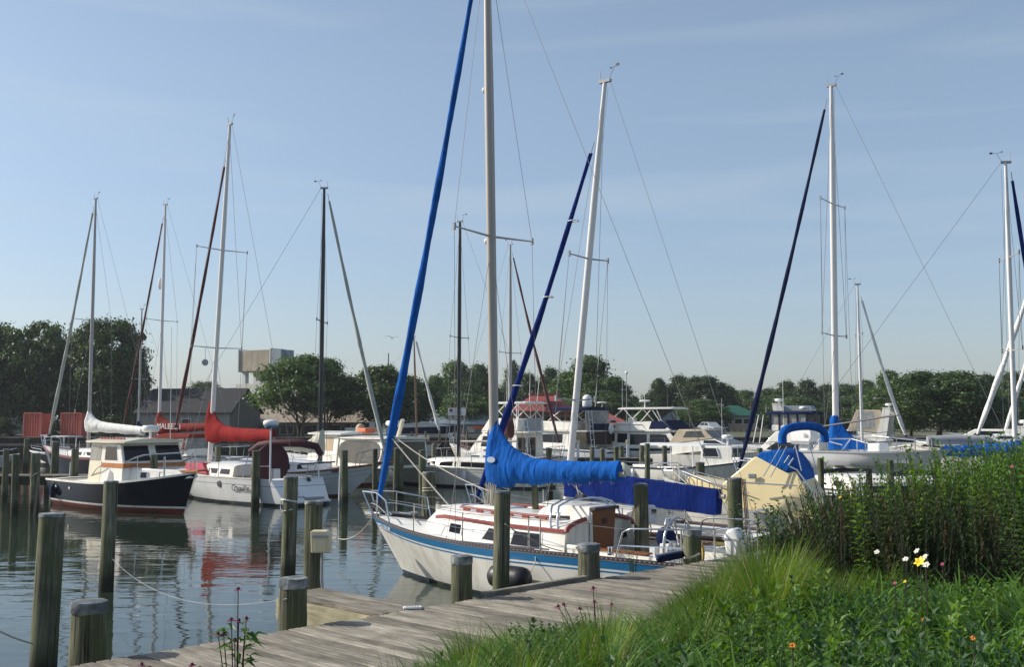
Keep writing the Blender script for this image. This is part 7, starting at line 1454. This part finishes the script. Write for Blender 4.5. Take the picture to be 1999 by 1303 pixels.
def low_zone(n, tries=6000):
    pts = []
    for _ in range(tries):
        t, u = g.uniform(-6, 9.5), DOCK_W - .12 + g.random() ** 1.2 * 7.5; p = tu(t, u, bank_z(t, u))
        if p.y < 4.0: continue
        px, Y = px_of(p)
        if not 760 < px < 2120: continue
        if p.y < 6.2 and 820 + (CAM_Z - p.z - .5) * FOC / p.y > 1420: continue
        if t > 7.6 - .2 * (u - 2.2): continue
        md = .15 if Y < 7 else .2
        if any((p.x - q[0]) ** 2 + (p.y - q[1]) ** 2 < md * md for q in pts): continue
        hm = top_z(ceil_low(px), Y) - p.z
        if hm < .16: continue
        pts.append((p.x, p.y)); edge = u < DOCK_W + .9
        r = g.random()
        if t > 4.6 and u < 4.2: k = 'grass' if r < .85 else 'herb'
        elif edge and t < 4.2: k = 'grass' if r < .55 else ('lily' if r < .7 else 'herb')
        elif px < 1450: k = 'lily' if r < .5 else ('herb' if r < .68 else ('grass' if r < .78 else 'leafy'))
        elif px < 1700: k = 'leafy' if r < .42 else ('herb' if r < .7 else 'lily')
        else: k = 'herb' if r < .38 else ('leafy' if r < .85 else 'lily')
        hmx = hm * g.uniform(.75, 1.0); cap = {'grass': .75, 'lily': .5, 'herb': .42, 'leafy': .62}[k] * g.uniform(.55, 1.2)
        if put(k, t, u, min(hmx, cap), g): cnt[k] += 1
        if len(pts) >= n: break
low_zone(330)
def high_zone(n, tries=3000):
    pts = []
    for _ in range(tries):
        t, u = g.uniform(7.2, 16), DOCK_W + .25 + g.random() * 6; p = tu(t, u, bank_z(t, u)); px, Y = px_of(p)
        if not 1500 < px < 2100 or Y < 8: continue
        if any((p.x - q[0]) ** 2 + (p.y - q[1]) ** 2 < .1 for q in pts): continue
        hm = top_z(ceil_high(px), Y) - p.z
        if hm < .3: continue
        pts.append((p.x, p.y)); r = g.random(); front = Y < 11.5
        k = 'needle' if r < (.9 if px < 1850 else .6) * (1 if front else .55) else 'tall'
        if put(k, t, u, hm * g.uniform(.82, 1.08) * ((1.02 if px < 1850 else .86) if k == 'needle' else (.86 if px < 1780 else 1.06)), g): cnt[k] += 1
        if len(pts) >= n: break
high_zone(120)
def foot_zone(n):
    k_ = 0
    for _ in range(3000):
        t, u = g.uniform(6.9, 12), DOCK_W + .2 + g.random() * 4.5; p = tu(t, u, bank_z(t, u)); px, Y = px_of(p)
        if not 1530 < px < 2060 or Y < 8.5: continue
        hm = top_z(float(np.interp(px, [1530, 1600, 1700, 2060], [1050, 1000, 1000, 1010])), Y) - p.z
        if hm < .25: continue
        if put('herb' if g.random() < .55 else ('needle' if g.random() < .6 else 'leafy'), t, u, min(hm, .62) * g.uniform(.7, 1), g): k_ += 1
        if k_ >= n: break
foot_zone(70)
for i, px in enumerate((1535, 1552, 1570, 1588, 1606, 1624, 1642, 1660, 1680)):
    Y = 13.0 + .25 * (i % 3); p = Vector((xat(px, Y), Y, 0)); d = p - DO; t, u = d.x * DD.x + d.y * DD.y, d.x * DN.x + d.y * DN.y
    put('needle', t, u, 2, g, exact=max(.35, top_z(ceil_high(px) + g.uniform(0, 14), Y) - bank_z(t, u)) * .95)
# loose leaf litter and seedlings between the plants
F = Foliage(77)
for _ in range(9000):
    t, u = g.uniform(-5, 15), DOCK_W - .1 + g.random() ** 1.2 * 7.5; z = bank_z(t, u); p = tu(t, u, z + g.uniform(0, .12))
    if not 700 < px_of(p)[0] < 2150 or p.y < 4: continue
    a = g.uniform(0, 6.28); F.leaf(p, (math.cos(a), math.sin(a), g.uniform(-.1, 1)), g.uniform(.05, .11), g.uniform(.015, .035), 0)
tag(link('ground_cover', F.mesh('ground_cover', [M['leafy2']])), 'low green leaves covering the soil of the bank', kind='stuff')
# individual plants
def from_parts(parts, name, label, cat, loc, h, href, rz=0, sw=1):
    e = empty(name, label, cat, loc, rz)
    for n, me in parts: o = link(n, me, e, sc=(sw, sw, h / href)); o['kind'] = 'stuff'
    return e
from_parts(m_shrub(31), 'leafy_shrub', 'grey green oval leaved shrub in front of the yellow cruiser', 'shrub', tu(7.1, 2.45, 1.15), 1.36, 1.3, 0, .9)
from_parts(m_shrub(32, 12, .9), 'leafy_shrub', 'smaller oval leaved shrub just right of the stern rail of the cream sloop', 'shrub', tu(7.5, 2.7, 1.2), .85, .9)
q = onz(1237, 1116, DOCK_Z); from_parts(m_leafy(33, 9, (.2, .3), .03, (.04, .06), .013, 'greyleaf', .07, .35), 'seaside_plant', 'small grey green plant growing through the outer edge of the dock', 'plant', q, .27, .27)
def fl_at(px, py, Y): return at(px, py, Y)
b0 = Vector((xat(475, 7.35), 7.35, 1.18)); hd = [(465, 1152), (450, 1213), (478, 1211), (478, 1231), (424, 1240), (433, 1243), (466, 1214), (457, 1253)]
flowers('coneflower', 'dark headed coneflower plant standing alone in front of the dock', 'flower', b0, [(at(px, py, 7.35).x - b0.x, 0.02 * (i % 3), at(px, py, 7.35).z - b0.z) for i, (px, py) in enumerate(hd)], 'cone', 'pink', True, None, 41, .021)
b0 = Vector((xat(1165, 9.0), 9.0, 1.3))
flowers('coneflower', 'pink coneflowers in front of the plank dock below the blue striped hull', 'flower', b0, [(at(px, py, 9.0).x - b0.x, .03 * (i % 3), at(px, py, 9).z - b0.z) for i, (px, py) in enumerate([(1158, 1150), (1161, 1178), (1195, 1184), (1100, 1182), (1132, 1191), (1090, 1188)])], 'cone', 'pink', False, None, 42, .022)
for i, (px, py, Y, lab) in enumerate(((388, 1300, 7.0, 'dark flower head at the bottom edge left of the coneflower plant'), (292, 1299, 7.1, 'dark bud at the bottom edge on the dock boards'),)):
    b0 = Vector((xat(px, Y), Y, 1.15)); flowers('coneflower', lab, 'flower', b0, [(0, 0, at(px, py, Y).z - 1.15), (.05, 0, at(px, py + 8, Y).z - 1.15)], 'cone', 'pink', True, None, 50 + i, .02)
for i, (px, py) in enumerate(((1712, 1079), (1768, 1093), (1790, 1077), (1806, 1088), (1808, 1104))):
    Y, z = bank_Y(px, py, .66); p = at(px, py, Y); flowers('daisy', ['white daisy standing apart left of the other daisies', 'white daisy just left of the yellow lily', 'white daisy topmost above the yellow lily', 'white daisy up and right of the yellow lily', 'white daisy tucked under the right side of the yellow lily'][i], 'flower', (p.x, p.y, z), [(0, 0, p.z - z)], 'daisy', 'petalw', False, 'daisies on the bank', 60 + i, .034, 'petaly')
Y, z = bank_Y(1797, 1100, .64); p = at(1797, 1100, Y); flowers('yellow_lily', 'bright yellow lily between the white daisies', 'flower', (p.x, p.y, z), [(0, 0, p.z - z)], 'lily', 'petaly', False, None, 70, .05)
for i, (px, py, Y, pm, lab) in enumerate(((1640, 972, 11.2, 'petaly', 'yellow flower high on the dark bush beside the yellow cruiser'), (1840, 1103, 8.6, 'pink', 'pink flower right of the yellow lily'), (1747, 1140, 7.9, 'pink', 'pink flower below the white daisies'), (1547, 1262, 6.2, 'petalo', 'orange flower low in the middle of the bank'), (1804, 1212, 6.6, 'petalo', 'orange flower among the leaves below the pink flower'), (1900, 1247, 6.0, 'petalo', 'orange flower near the right bottom corner'), (1976, 912, 10.5, 'pink', 'dark pink flower near the top right of the bushes'), (1767, 1137, 7.8, 'petaly', 'small yellow flower beside the pink one below the daisies'))):
    Y, z = bank_Y(px, py, .6) if py > 1050 else (Y, at(px, py, Y).z - .6); p = at(px, py, Y); flowers('wild_flower', lab, 'flower', (p.x, p.y, z), [(0, 0, p.z - z)], 'daisy', pm, False, 'bright flowers on the bank', 80 + i, .019, 'cone')
print('plants', cnt)

# ------------------------------------------------------------------ humid summer air
hb = MB().box((0, 2000, 9.6), (6400, 4200, 22)).build('haze', bpy.data.materials.new('humid_air'))
hm_ = hb.data.materials[0]; hm_.use_nodes = True; ht = hm_.node_tree; ht.nodes.remove(ht.nodes['Principled BSDF'])
pv_ = ht.nodes.new("ShaderNodeVolumePrincipled"); pv_.inputs['Color'].default_value = (.86, .92, 1, 1); pv_.inputs['Density'].default_value = .00026; pv_.inputs['Anisotropy'].default_value = .3
ht.links.new(pv_.outputs[0], ht.nodes['Material Output'].inputs['Volume']); tag(hb, 'thin humid haze over the harbour', kind='stuff')
